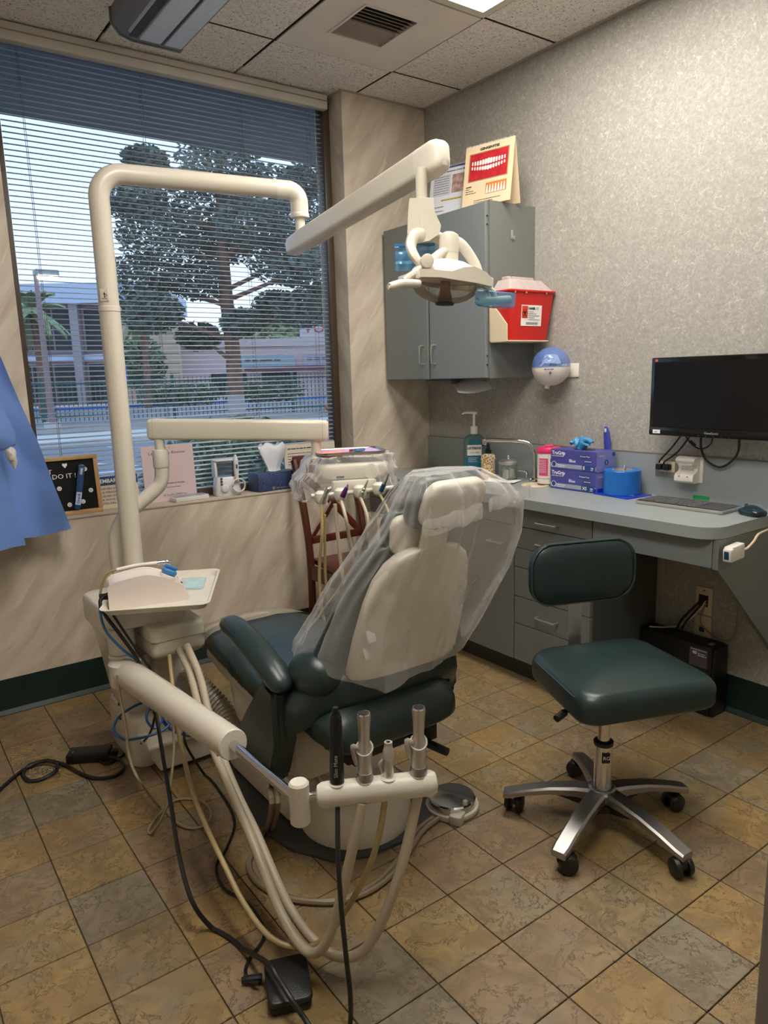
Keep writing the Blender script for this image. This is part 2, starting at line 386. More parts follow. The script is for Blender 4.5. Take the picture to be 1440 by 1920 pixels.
def text(body, size, m, parent, o, ex, ey, name='lettering', align='LEFT', depth=.0004, bold=0.0, width=None):
    """flat lettering standing a hair proud of its surface (converted to mesh at the end)"""
    if body.startswith('~'):          # print too small to read: a row of word-like strokes
        ex = Vector(ex).normalized(); ey = Vector(ey); ey = (ey-ex*ey.dot(ex)).normalized(); rnd = random.Random(len(TEXTS)+int(abs(o[2])*1e4)); b = B(); x = 0; W_ = width or size*4
        F_ = basis(o, ex, ey, ex.cross(ey))
        while x < W_:
            w_ = min(size*rnd.uniform(.8, 2.4), W_-x); box(b, x, x+w_, size*.12, size*.52, 0, depth, M=F_); x += w_+size*.35
        return obj('print_line', b, m, parent, smooth=0)
    cu = bpy.data.curves.new(name, 'FONT'); cu.body = body; cu.size = size; cu.align_x = align; cu.extrude = depth; cu.resolution_u = 2; cu.offset = bold
    cu.materials.append(m)
    ob = bpy.data.objects.new(name, cu); C.objects.link(ob)
    ex = Vector(ex).normalized(); ey = Vector(ey); ey = (ey-ex*ey.dot(ex)).normalized(); ez = ex.cross(ey)
    Mx = basis(o, ex, ey, ez)
    if width: ob['_w'] = width
    TEXTS.append((ob, parent, Mx, width)); return ob
def finish_texts():
    bpy.context.view_layer.update(); dg = bpy.context.evaluated_depsgraph_get()
    for ob, parent, Mx, width in TEXTS:
        me = bpy.data.meshes.new_from_object(ob.evaluated_get(dg)); nm = ob.name.split('.')[0]
        if width and len(me.vertices):
            w = max(v.co.x for v in me.vertices)-min(v.co.x for v in me.vertices)
            me.transform(Matrix.Diagonal((width/w, 1, 1, 1)))
        me.transform(Mx); cu = ob.data
        bpy.data.objects.remove(ob); bpy.data.curves.remove(cu)
        if not len(me.vertices): continue
        o = bpy.data.objects.new(nm, me); link(o, parent, (0, 0, 0))

# ---------------------------------------------------------------- the room
XR, YB, ZC = 2.672, 3.262, 2.743       # right wall, window wall, ceiling
XL, YF = -0.95, -1.3
WX0, WX1, WZ0, YW = 0.575, 2.147, 0.80, 3.39   # window opening
fl = struct('floor', bx(XL, XR+.1, YF, YB+.1, -.12, -.006), M_GROUT, smooth=0)
TP = .2030
tx0, ty0 = 1.3055, .8965
tile = bmesh.new(); slab(tile, rr(TP-.003, TP-.003, .0015, 1), -.006, 0, .0014, k=1)
tme = bpy.data.meshes.new('tile'); tile.to_mesh(tme); tile.free(); tme.materials.append(M_TILE)
for i in range(-8, 8):
    for j in range(-4, 13):
        x0 = tx0+i*TP; y0 = ty0+j*TP
        if x0 > XR-.02 or y0 > YB-.02: continue
        if x0 < -.15 or (x0 < .2 and j < -2): continue
        w = min(TP, XR-x0); d = min(TP, YB-y0)
        o = obj('tile', tme, None, fl, (x0+w/2, y0+d/2, 0))
        if w < TP or d < TP: o.scale = (w/TP, d/TP, 1)
struct('subfloor_tiling', bx(XL, XR, YF, YB, -.004, -.0035), M_TILE, fl, smooth=0) if False else None
# walls
wb = B()
box(wb, XL, WX0, YB, YB+.2, 0, ZC); box(wb, WX1, XR+.1, YB, YB+.2, 0, ZC); box(wb, WX0, WX1, YB, YB+.2, 0, WZ0-.012)
wall_b = struct('wall_back', wb, M_MARBLE, smooth=0)
struct('window_sill', bx(WX0, WX1, YB-.004, YB+.14, WZ0-.012, WZ0, .003), mat('sill_paint', 'b9ad9b', .5), wall_b)
struct('wall_right', bx(XR, XR+.1, YF, YB+.2, 0, ZC), M_FIBRE, smooth=0)
struct('wall_left', bx(XL-.1, XL, YF, YB+.2, 0, ZC), M_MARBLE, smooth=0)
struct('wall_behind', bx(XL-.1, XR+.1, YF-.1, YF, 0, ZC), mat('hall_paint', 'b3aca0', .7), smooth=0)
wf = struct('wall_front', bx(.64, XR, .17, .272, 0, ZC), M_FIBRE, smooth=0)
struct('trim_1', bx(.62, .64, .16, .284, 0, ZC, .004), mat('grey_jamb', '8f8c86', .5), smooth=35)
# wallpaper seam strips on the right wall above the splash
# baseboards: flat cove base with a toe lip
def baseboard(name, x0, x1, y0, y1, along):
    b = B()
    if along == 'x':
        prism(b, [(y0, .0), (y0, .152), (y0-.004, .152), (y0-.005, .02), (y0-.016, .003), (y0-.016, 0)], 'yz', x0, x1)
    else:
        prism(b, [(x0, .0), (x0, .152), (x0-.004, .152), (x0-.005, .02), (x0-.016, .003), (x0-.016, 0)], 'xz', y0, y1)
    return struct(name, b, M_BASEB, smooth=30)
baseboard('baseboard_back', XL, 2.3, YB, YB, 'x')
baseboard('baseboard_right', XR, XR, .272, 1.75, 'y')
# ceiling: dark plenum slab with acoustic tiles hung in a metal grid
ce = struct('ceiling', bx(XL-.1, XR+.1, YF-.1, YB+.25, ZC+.014, ZC+.06), mat('plenum_shadow', '0c0a09', .9), smooth=0)
gx = [XL, -.825, -.213, .3985, 1.010, 1.6215, 2.233, XR]; gy = [YF, -.713, -.102, .509, 1.120, 1.731, 2.342, 2.953, YW+.02]
M_TBAR = mat('grid_bar', '3a342d', .5)
skip = {(5, 4), (5, 5), (5, 6), (3, 3), (3, 4)}          # troffers and the air diffuser
for i in range(len(gx)-1):
    for j in range(len(gy)-1):
        if (i, j) in skip: continue
        x0, x1, y0, y1 = gx[i], gx[i+1], gy[j], gy[j+1]
        if x1-x0 < .05 or y1-y0 < .05: continue
        if j == len(gy)-2 and x0 > 2.1: y1 = YB
        a = .006
        obj('ceiling_tile', bx(x0+a, x1-(0 if x1 == XR else a), y0+a, y1-a, ZC, ZC+.014, .002, seg=1), M_ACOU, ce, smooth=0)
for x in gx[1:-1]:
    obj('grid_bar', bx(x+.003, x+.0055, YF, YB, ZC+.001, ZC+.012), M_TBAR, ce, smooth=0)
for y in gy[1:-1]:
    obj('grid_bar', bx(XL, XR, y+.003, y+.0055, ZC+.001, ZC+.012), M_TBAR, ce, smooth=0)
# wall angle trim along ceiling
for (a, b_, c, d) in ((XR-.018, XR, YF, YB), (WX1, XR, YB-.016, YB), (XL, WX0, YB-.016, YB)):
    obj('wall_angle', bx(a, b_, c, d, ZC-.004, ZC), mat('wall_angle', 'b0a698', .5), ce, smooth=0)
obj('wall_angle', bx(WX1-.014, WX1, YB-.016, YW, ZC-.004, ZC), MATS['wall_angle'], ce, smooth=0)

# ---------------------------------------------------------------- window
win = thing('window_1', 'wide bronze framed window behind the horizontal blinds', 'window', (1.36, YW, WZ0))
del win['category']; win['kind'] = 'structure'
for nm, a in (('frame_side', (WX0, WX0+.04, WZ0, ZC)), ('frame_side', (WX1-.04, WX1, WZ0, ZC)), ('frame_bottom', (WX0+.04, WX1-.04, WZ0, WZ0+.035)), ('frame_top', (WX0+.04, WX1-.04, ZC-.06, ZC))):
    b = bx(a[0], a[1], YW-.012, YW+.06, a[2], a[3], .004)
    obj(nm, b, M_BRONZE, win)
for xs in (WX0+.022, WX1-.022):
    for z in (1.0, 1.6, 2.2):
        obj('screw', cy((xs, YW-.0125, z), (xs, YW-.0155, z), .004, .003, 8), M_DARK, win)
obj('pane', bx(WX0+.035, WX1-.035, YW+.036, YW+.042, WZ0+.03, ZC-.05), M_PANE, win, smooth=0)
# blinds hang just inside the frame
bl = thing('window_blind', 'grey horizontal slat blind across the whole window', 'blind', (1.36, YW, WZ0))
bx0, bx1 = WX0+.045, WX1-.047
obj('valance', bx(WX0+.01, WX1-.035, YW-.060, YW-.014, ZC-.075, ZC-.006, .008), M_IVORYV, bl)
obj('valance_lip', bx(WX0+.01, WX1-.035, YW-.064, YW-.060, ZC-.040, ZC-.036), mat('valance_line', '8d877c', .6), bl)
sm = B(); prof = [(-.0125, -.0010), (-.006, .0012), (0, .002), (.006, .0012), (.0125, -.0010)]
for s in (-1, 1):
    pass
rings = [[Vector((x, y, z)) for y, z in prof]+[Vector((x, y, z-.0006)) for y, z in reversed(prof)] for x in (bx0, bx1)]
loft(sm, rings)
sme = bpy.data.meshes.new('slat'); bmesh.ops.recalc_face_normals(sm, faces=sm.faces); sm.to_mesh(sme); sm.free(); sme.materials.append(M_SLAT); sme.shade_smooth()
NS = 84
for i in range(NS):
    z = .842+(ZC-.085-.842)*i/(NS-1)
    o = obj('slat', sme, None, bl, (0, YW+.006, z)); o.rotation_euler = (math.radians(8), 0, 0)
obj('bottom_rail', bx(bx0, bx1, YW-.006, YW+.018, .822, .834, .003), M_SLAT, bl)
for x in (.705, 1.19, 1.66, 2.03):
    b = B()
    for dy in (-.009, .021): tube(b, [(x, YW+dy, .83), (x, YW+dy, ZC-.07)], .0011, 5, 1)
    obj('ladder_cord', b, mat('blind_cord', '6d6a68', .7), bl)
pc = B(); tube(pc, [(2.055, YW-.02, ZC-.07), (2.056, YW-.02, 1.8), (2.054, YW-.02, 1.21)], .0012, 5, 2); obj('pull_cord', pc, mat('pull_cord_white', 'b9b2a4', .7), bl)
obj('cord_tassel', lt([(.002, 0), (.006, -.004), (.008, -.022), (.003, -.03)], (2.054, YW-.02, 1.21), 10), wood('tassel_wood', '8a6f4d', 'a2835c'), bl)

# ---------------------------------------------------------------- ceiling fixtures
M_EMIT = mat('troffer_lens', 'fff9f0', .5, emit=LAMP_E, var=0)
M_TRIMW = mat('fixture_white', 'cfc7b8', .4)
def troffer(i, j, j2, label):
    x0, x1, y0, y1 = gx[i]+.006, gx[i+1]-.006, gy[j]+.006, gy[j2]-.006
    t = thing('ceiling_light', label, 'ceiling light', ((x0+x1)/2, (y0+y1)/2, ZC))
    f = B(); w = .035
    box(f, x0, x1, y0, y0+w, ZC-.006, ZC+.014); box(f, x0, x1, y1-w, y1, ZC-.006, ZC+.014); box(f, x0, x0+w, y0+w, y1-w, ZC-.006, ZC+.014); box(f, x1-w, x1, y0+w, y1-w, ZC-.006, ZC+.014)
    obj('frame', f, M_TRIMW, t, smooth=0)
    l = B(); slab(l, rr(x1-x0-2*w+.004, y1-y0-2*w+.004, .004, 1, (x0+x1)/2, (y0+y1)/2), ZC+.000, ZC+.012, .004, k=1)
    obj('lens', l, M_EMIT, t, smooth=0)
troffer(5, 4, 6, 'lit fluorescent ceiling light panel beside the air vent, nearest the grey wall')
troffer(3, 3, 5, 'lit fluorescent ceiling light panel above the doorway end of the room')
# air diffuser
x0, x1, y0, y1 = gx[5]+.006, gx[6]-.006, gy[6]+.006, gy[7]-.006
t = thing('air_vent', 'white square air vent with dark angled louvres in the ceiling', 'air vent', ((x0+x1)/2, (y0+y1)/2, ZC))
vx0, vx1, vy0, vy1 = 1.775, 2.025, 2.50, 2.758
f = B()
for a in ((x0, vx0, y0, y1), (vx1, x1, y0, y1), (vx0, vx1, y0, vy0), (vx0, vx1, vy1, y1)): box(f, a[0], a[1], a[2], a[3], ZC-.004, ZC+.012)
obj('vent_panel', f, mat('vent_white', 'dfd8ce', .5), t, smooth=0)
f = B(); w = .010
for a in ((vx0-w, vx1+w, vy0-w, vy0), (vx0-w, vx1+w, vy1, vy1+w), (vx0-w, vx0, vy0, vy1), (vx1, vx1+w, vy0, vy1)): box(f, a[0], a[1], a[2], a[3], ZC-.009, ZC-.003)
obj('vent_rim', f, mat('vent_white'
, 'c2b7a7', .5), t, smooth=0)
obj('vent_cavity', bx(vx0, vx1, vy0, vy1, ZC+.0118, ZC+.0138), M_BLACK, t, smooth=0)
lm = None
for k in range(11):
    yy = vy0+(vy1-vy0)*(k+.5)/11
    lb = bx(vx0, vx1, -.011 if k < 6 else -.006, .011 if k < 6 else .006, -.0009, .0009, M=Matrix.Translation((0, yy, ZC+.001)) @ Matrix.Rotation(math.radians(40 if k < 6 else -64), 4, 'X'))
    obj('louvre', lb, mat('louvre_grey', '9a9085', .5), t, smooth=0)
# unlit suspended fixture at upper left
t = thing('track_light', 'unlit grey suspended fluorescent fixture near the top of the window', 'ceiling light', (1.09, 2.2, 2.62))
FX, FZ, FY0, FY1 = 1.08, 2.60, 1.35, 2.95
hs = [(-.135, .095), (-.135, .045), (-.105, .012), (-.06, .0), (.12, .0), (.128, .010), (.128, .02), (.10, .05), (.06, .11), (-.09, .11)]
obj('housing', pr([(FX+a, FZ+.006+b) for a, b in hs], 'xz', FY0, FY1-.012), mat('fixture_grey', '6f7074', .45), t, smooth=30)
obj('end_cap', pr([(FX+a*1.03, FZ+.004+b*1.03) for a, b in hs], 'xz', FY1-.012, FY1), mat('fixture_rim', '575860', .4), t, smooth=30)
M_LOU = mat('fixture_lens', 'c9d0da', .35, var=.06, scale=60)
for a, b_, nm in ((-.052, .028, 'lens_panel'), (.042, .108, 'lens_panel')):
    obj(nm, bx(FX+a, FX+b_, FY0+.02, FY1-.05, FZ-.004, FZ+.010, .003), M_LOU, t)
obj('side_reflector', bx(-.002, .058, FY0+.02, FY1-.06, -.002, .002, M=Matrix.Translation((FX-.122, 0, FZ+.052)) @ Matrix.Rotation(math.radians(50), 4, 'Y')), mat('fixture_panel', 'b4b9c2', .3), t)
obj('slot', bx(FX+.029, FX+.041, FY0+.02, FY1-.04, FZ+.001, FZ+.006), M_BLACK, t, smooth=0)
obj('slot', bx(FX-.085, FX-.056, FY0+.02, FY1-.04, FZ+.0045, FZ+.0065), M_BLACK, t, smooth=0)
for y in (1.6, 2.6): obj('hanger_rod', cy((FX, y, FZ+.11), (FX, y, ZC), .008), M_DARK, t)
# ---------------------------------------------------------------- cabinets along the right wall
EX, EY, EZ = Vector((1, 0, 0)), Vector((0, 1, 0)), Vector((0, 0, 1))
def pull(name, p, q, out, m, parent, r=.0042):
    """bent wire pull between p and q standing 'out' off the face"""
    p, q, out = Vector(p), Vector(q), Vector(out); e = (q-p).normalized()*.012
    return obj(name, tb([p, p+out*.75, p+out+e, q+out-e, q+out*.75, q], r, 8, 5), m, parent)
M_PULL = mat('satin_pull', 'c4beb2', .3, metal=.85)
UX, UY0, UY1, UZ0, UZ1 = 2.364, 2.461, 3.24, 1.328, 2.10
t = thing('wall_cabinet', 'grey two-door wall cabinet hung in the corner above the counter', 'cabinet', (XR, 2.85, UZ0))
obj('body', bx(UX+.019, XR-.001, UY0, UY1, UZ0, UZ1, .001), M_LAMD, t, smooth=0)
obj('filler_strip', bx(UX+.022, XR-.05, UY1, YB-.001, UZ0+.004, UZ1-.03), M_LAMD, t, smooth=0)
for y0, y1, yh in ((UY0+.012, 2.868, 2.825), (2.886, UY1-.004, 2.918)):
    d = obj('door', bx(UX, UX+.018, y0, y1, UZ0+.003, UZ1-.004, .0015, seg=1), M_LAM, t, smooth=0)
    pull('handle', (UX, yh, 1.405), (UX, yh, 1.494), (-.03, 0, 0), M_PULL, d)
for z in (1.39, 1.43, 2.0, 2.035):
    obj('hinge_pin', cy((UX+.010, UY0+.0115, z), (UX+.010, UY0+.007, z), .004, .003, 8), M_DARK, t)
# hook on the cabinet side
hk = obj('adhesive_hook', bx(2.512, 2.526, UY0-.004, UY0-.0002, 1.945, 1.985, .002), glassy('clear_hook', 'd8d8d4', .35), None)
tag(hk, 'small clear adhesive hook on the side of the wall cabinet', 'hook'); tube_b = tb([(2.519, UY0-.004, 1.952), (2.519, UY0-.014, 1.948), (2.519, UY0-.016, 1.958)], .003, 8, 4); obj('hook_tip', tube_b, MATS['clear_hook'], hk)
# base cabinets
FXX = 2.235; CZ = .833
t = thing('base_cabinet', 'grey sink base cabinet under the counter behind the dental chair', 'cabinet', (2.45, 2.7, 0))
obj('carcass', bx(FXX+.02, XR-.001, 2.163, YB-.001, .10, .792), M_LAMD, t, smooth=0)
obj('toe_kick', bx(2.296, XR-.001, 2.163, YB-.017, 0, .10), mat('toe_kick_grey', '3c3e3b', .5), t, smooth=0)
for y0, y1 in ((2.166, 2.70), (2.704, 3.255)):
    obj('false_front', bx(FXX, FXX+.019, y0, y1, .706, .790, .0015, seg=1), M_LAMD, t, smooth=0)
    d = obj('door', bx(FXX, FXX+.019, y0, y1, .10, .703, .0015, seg=1), M_LAMD, t, smooth=0)
    pull('handle', (FXX, y0+.05, .62), (FXX, y0+.14, .62), (-.028, 0, 0), M_PULL, d)
t = thing('drawer_cabinet', 'grey six-drawer base cabinet beside the desk knee space', 'cabinet', (2.45, 1.95, 0))
obj('carcass', bx(FXX+.02, XR-.001, 1.752, 2.1625, .10, .792), mat('carcass_dark', '4d4f4b', .5), t, smooth=0)
obj('toe_kick', bx(2.296, XR-.02, 1.752, 2.1625, 0, .10), MATS['toe_kick_grey'], t, smooth=0)
zs = [.791, .704, .610, .524, .393, .269, .099]
for k in range(6):
    d = obj('drawer', bx(FXX, FXX+.019, 1.755, 2.160, zs[k+1]+.0018, zs[k]-.0012, .0015, seg=1), M_LAMD, t, smooth=0)
    zc = (zs[k]+zs[k+1])/2 if k < 4 else (zs[k]-.055)
    if k in (0, 1, 2, 3, 4, 5): pull('handle', (FXX, 1.915, zc-.008), (FXX, 2.02, zc-.008), (-.028, 0, 0), M_PULL, d) if k in (0, 1, 4) else None
t = thing('desk_apron', 'grey apron drawer below the desk end of the counter', 'desk panel', (2.24, 1.5, .69))
obj('panel', bx(FXX, FXX+.02, 1.2685, 1.750, .693, .791, .0015, seg=1), M_LAM, t, smooth=0)
obj('rail', bx(FXX+.021, XR-.002, 1.27, 1.29, .72, .791), MATS['carcass_dark'], t, smooth=0)
bk = obj('bracket_panel', pr([(2.24, .791), (2.24, .690), (XR-.001, .29), (XR-.001, .791)], 'xz', 1.248-.001, 1.267), M_LAMD, None, smooth=0)
tag(bk, 'grey triangular end bracket holding up the desk end of the counter', 'bracket')
# countertop with rounded near corner
ct = [(2.20, YB-.002), (2.20, 1.33)]
for k in range(1, 9): a = PI/2*k/8; ct.append((2.20+.085*(1-math.cos(a)), 1.33-.085*math.sin(a)))
ct += [(XR-.0015, 1.245), (XR-.0015, YB-.002)]
top = obj('countertop', pr(ct, 'xy', .793, CZ), M_TOP, None, smooth=30)
tag(top, 'long grey laminate countertop along the right wall', 'countertop')
sp = obj('backsplash', bx(XR-.012, XR-.0012, 1.12, YB-.002, CZ+.0005, 1.004), M_TOP, None, smooth=0)
tag(sp, 'grey laminate splash strip on the wall behind the counter', 'backsplash')
obj('cap_strip', bx(XR-.013, XR-.0012, 1.12, YB-.002, 1.0042, 1.008), mat('cap_strip', '77736a', .5), sp, smooth=0)
# sink and faucet
t = thing('sink', 'shallow steel bar sink let into the counter below the faucet', 'sink', (2.42, 2.62, CZ))
r1 = rr(.30, .40, .05, 5, 2.40, 2.66); b = B()
R = [[Vector((p[0], p[1], CZ+.0006)) for p in r1]]
for s, z in ((1.0, CZ+.004), (.95, CZ+.005), (.91, CZ+.002), (.90, CZ+.0012)): R.append([Vector((2.40+(p[0]-2.40)*s, 2.66+(p[1]-2.66)*s, z)) for p in r1])
loft(b, R); obj('rim', b, M_STEEL, t)
obj('drain', lt([(.02, CZ+.0022), (.02, CZ+.004), (.012, CZ+.003)], (2.40, 2.66, 0), 14), M_CHROME, t)
t = thing('faucet', 'chrome swan-neck faucet arching over the soap and cotton jar', 'faucet', (2.60, 2.385, CZ))
obj('base', lt([(.026, 0), (.026, .012), (.015, .02), (.013, .05)], (2.60, 2.385, CZ+.0003), 18), M_CHROME, t)
obj('spout', tb([(2.60, 2.385, CZ+.04), (2.60, 2.385, .95), (2.597, 2.392, .99), (2.585, 2.41, 1.018), (2.56, 2.45, 1.028), (2.52, 2.52, 1.030), (2.478, 2.585, 1.031)], .0095, 12, 6), M_CHROME, t)
obj('aerator', cy((2.474, 2.592, 1.036), (2.472, 2.594, 1.008), .0125, .0115, 14, .002), M_CHROME, t)
for s in (1,): obj('lever', tb([(2.60, 2.385+s*.05, CZ+.015), (2.598, 2.385+s*.05, CZ+.045), (2.56, 2.385+s*.07, CZ+.055)], .006, 8, 4), M_CHROME, t)
# cup dispenser ring
rg = obj('drop_in_ring', lt([(.042, CZ-.001), (.042, CZ+.004), (.062, CZ+.006), (.066, CZ+.003), (.066, CZ+.0004)], (2.515, 2.30, 0), 32), mat('ivory_ring', 'd9c8ad', .4), None)
tag(rg, 'flat cream plastic waste ring set in the counter below the wipes tub', 'ring')
pa = obj('paper_sheet', sl(rr(.10, .17, .004, 2), 0, .0016, .0004, k=1, M=RZ(24, (2.49, 2.50, CZ+.0052))), M_PAPER, None)
tag(pa, 'white paper lying on the counter edge below the cotton jar', 'paper')
tw = thing('paper_towel', 'white folded paper towel hanging below the wall cabinet', 'paper towel', (2.56, 2.87, 1.31))
obj('roll_holder', bx(2.44, 2.60, 2.80, 3.0, 1.302, 1.327, .004), mat('towel_holder', '6e7069', .5), tw)
b = B(); TP_ = [Vector((2.50, 2.862, 1.318)), Vector((2.452, 2.79, 1.292)), Vector((2.428, 2.735, 1.262))]; dv = Vector((.055, -.185, .016))
R_ = []
for k in range(7):
    w_ = dv*(k/6); sag = Vector((-.004, 0, -.006))*math.sin(PI*k/6); ring = [p+w_*(1 if i else .55)+sag*i for i, p in enumerate(TP_)]
    R_.append(ring+[p+Vector((.0012, .0006, .0008)) for p in reversed(ring)])
loft(b, R_); obj('towel', b, M_PAPER, tw)

# ---------------------------------------------------------------- things on the counter
def lettered(par, o, ex, ey, lines):
    """lines: (text, size, material, dx, dy[, width])"""
    for L_ in lines:
        o2 = Vector(o)+Vector(ex).normalized()*L_[3]+Vector(ey).normalized()*L_[4]
        text(L_[0], L_[1], L_[2], par, o2, ex, ey, width=L_[5] if len(L_) > 5 else None)
M_WINK = mat('white_ink', 'eeeeee', .6, var=0)
view = Vector((-.81, -.586, 0))
# mouthwash
t = thing('mouthwash_bottle', 'large blue-green mouthwash bottle with tall white pump in the corner', 'bottle', (2.585, 2.79, CZ))
M_TEAL = mat('teal_liquid', '0b6e84', .1, var=.05, spec=.7)
cbm = Matrix.Translation((2.585, 2.79, CZ)) @ Matrix.Rotation(math.radians(-35), 4, 'Z')
def bottle(prof, m, par, nm, a=1.0, b_=1.0, Mx=None, seg=24, e=3.2):
    rings = []
    for r, z in prof:
        q = []
        for k in range(seg):
            an = 2*PI*k/seg; c_, s_ = math.cos(an), math.sin(an)
            q.append(Mx @ Vector((r*a*math.copysign(abs(c_)**(2/e), c_), r*b_*math.copysign(abs(s_)**(2/e), s_), z)))
        rings.append(q)
    return obj(nm, loft(B(), rings), m, par)
bottle([(.050, .001), (.055, .008), (.055, .085), (.052, .090)], M_TEAL, t, 'liquid', 1, .75, cbm)
bottle([(.052, .0905), (.056, .10), (.056, .17), (.05, .19), (.035, .205), (.022, .212)], glassy('bottle_clear', 'a9c4c6', .25), t, 'bottle_shell', 1, .75, cbm)
obj('collar', lt([(.019, .212), (.019, .248), (.016, .252)], (2.585, 2.79, CZ), 18), M_WHITE, t)
obj('pump_stem', cy((2.585, 2.79, CZ+.252), (2.585, 2.79, CZ+.318), .006), M_WHITE, t)
obj('pump_spout', tb([(2.595, 2.776, CZ+.318), (2.585, 2.79, CZ+.322), (2.56, 2.825, CZ+.322), (2.548, 2.842, CZ+.314)], [.010, .010, .006, .004], 10, 4), M_WHITE, t)
obj('dip_tube', cy((2.585, 2.79, CZ+.09), (2.585, 2.79, CZ+.21), .005), M_TEAL, t)
lx = cbm.to_3x3() @ Vector((1, 0, 0)); lo = cbm @ Vector((-.04, -.0425, 0))
lb = obj('label', bx(-.042, .032, -.0435, -.0428, .104, .158, .001, M=cbm, seg=1), M_PAPER, t)
obj('label', bx(-.042, .032, -.0435, -.0428, .064, .102, .001, M=cbm, seg=1), mat('teal_label', '1a6a86', .4), t)
obj('label', bx(-.030, .022, -.0435, -.0428, .162, .186, .001, M=cbm, seg=1), MATS['teal_label'], t)
o0 = cbm @ Vector((0, -.0437, 0))
text('LISTERINE', .016, M_INK, lb, o0+lx*-.041+EZ*.136, lx, EZ, width=.07, bold=.0006)
text('COOL MINT', .011, M_TEAL, lb, o0+lx*-.030+EZ*.115, lx, EZ, width=.052)
for k, w in enumerate((.05, .04, .045)): text('~', .005, M_WINK, lb, o0+lx*-.036+EZ*(.09-.009*k), lx, EZ, width=w)
# soap bottle
sc = (2.555, 2.655, CZ)
t = thing('soap_bottle', 'white patterned ceramic soap bottle with black pump', 'soap bottle', sc)
def soap_mat():
    m, nt, p, out = newmat('folk_pattern')
    g = N(nt, 'TexCoord'); mp = N(nt, 'Mapping'); L(nt, g.outputs['Object'], mp.inputs[0]); mp.inputs['Scale'].default_value = (60, 60, 60)
    v = N(nt, 'TexVoronoi', i_Scale=1.0); L(nt, mp.outputs[0], v.inputs['Vector'])
    r = N(nt, 'ValToRGB'); e = r.color_ramp.elements; e[0].position = .16; e[0].color = lin('c98a1e'); e[1].position = .5; e[1].color = lin('e9e4da')
    k = e.new(.24); k.color = lin('43301f'); k = e.new(.32); k.color = lin('e9e4da'); k = e.new(.62); k.color = lin('cfa24a')
    L(nt, v.outputs['Distance'], r.inputs[0]); L(nt, r.outputs[0], p.inputs['Base Color']); p.inputs['Roughness'].default_value = .2
    return m
obj('bottle_body', lt([(.034, .001), (.038, .004), (.038, .010), (.036, .012), (.036, .088), (.039, .091), (.039, .098), (.036, .101)], sc, 28), soap_mat(), t)
obj('shoulder', lt([(.035, .1012), (.035, .110), (.030, .116), (.017, .122)], sc, 28), soap_mat() if 'folk_pattern' not in MATS else MATS['folk_pattern'], t)
obj('bead_rim', lt([(.034, .006), (.0395, .007), (.0395, .014), (.036, .015)], (sc[0], sc[1], CZ-.001), 28), mat('amber_glaze', 'b8862c', .25), t)
obj('pump_collar', lt([(.016, .122), (.016, .138), (.010, .142), (.010, .150)], sc, 16), M_BLACK, t)
obj('pump_head', tb([(sc[0], sc[1], CZ+.148), (sc[0], sc[1], CZ+.164), (sc[0]-.006, sc[1]+.006, CZ+.168), (sc[0]-.020, sc[1]+.025, CZ+.164)], [.006, .008, .007, .004], 10, 4), M_BLACK, t)
# cotton jar
jc = (2.545, 2.505, CZ)
t = thing('cotton_jar', 'small glass jar of white cotton with steel lid', 'jar', jc)
obj('glass', lt([(.040, .001), (.044, .006), (.044, .075), (.042, .080)], jc, 28), glassy('jar_glass', 'eef2f0', .04), t)
obj('lid', lt([(.045, .0805), (.046, .084), (.045, .094), (.035, .102), (.012, .106), (.005, .112), (.006, .120), (.002, .124)], jc, 28), M_STEEL, t)
for k in range(7):
    a = k*.95; q = Matrix.Translation((jc[0]+.017*math.cos(a), jc[1]+.017*math.sin(a), CZ+.028+.006*(k % 3))) @ Matrix.Rotation(a, 4, 'Z') @ Matrix.Rotation(.35*(k % 3-1), 4, 'Y')
    obj('cotton_pad', sl(rr(.03, .012, .004, 2), -.022, .024, .004, k=2, M=q), mat('cotton', 'e6e2da', .9), t)
# wipes tub
wc = (2.575, 2.275, CZ)
t = thing('wipes_tub', 'white disinfecting wipes tub with pink lid behind the glove boxes', 'tub', wc)
obj('tub', lt([(.048, .0085), (.051, .012), (.051, .035), (.0525, .036), (.0525, .148), (.051, .150)], wc, 32), M_WHITE, t)
obj('lid', lt([(.054, .150), (.055, .154), (.055, .170), (.051, .176), (.030, .178)], wc, 32), mat('pink_lid', 'd92f6e', .35), t)
obj('lid_flap', sl(rr(.045, .04, .01, 3), .178, .186, .004, k=2, M=RZ(35, wc)), MATS['pink_lid'], t)
def wrap(c, r, z0, z1, a0, a1, m, par, nm):
    b = B(); n = 10
    pts = [(c[0]+r*math.cos(a0+(a1-a0)*k/n), c[1]+r*math.sin(a0+(a1-a0)*k/n)) for k in range(n+1)]
    vs = [[b.verts.new((p[0], p[1], c[2]+z)) for p in pts] for z in (z0, z1)]
    for k in range(n): b.faces.new((vs[0][k], vs[0][k+1], vs[1][k+1], vs[1][k]))
    return obj(nm, b, m, par)
va = math.atan2(-wc[1], -wc[0])
wl = wrap(wc, .0529, .048, .128, va-.95, va-.05, mat('pink_label', 'd5457c', .5), t, 'label')
wl2 = wrap(wc, .0529, .048, .128, va, va+1.0, M_PAPER, t, 'label')
tn = Vector((math.cos(va+.33), math.sin(va+.33), 0)); tx = Vector((-tn.y, tn.x, 0))
text('CaviWipes', .024, M_INK, wl2, Vector(wc)+tn*.0532+tx*-.012+EZ*.112, tx, EZ, bold=.0008, width=.06)
for k in range(9): text('~', .004, M_INK if k % 2 else MATS['pink_label'], wl2, Vector(wc)+tn*.0532+tx*-.012+EZ*(.1-.0055*k), tx, EZ, width=.034)
tn = Vector((math.cos(va-.5), math.sin(va-.5), 0)); tx = Vector((-tn.y, tn.x, 0))
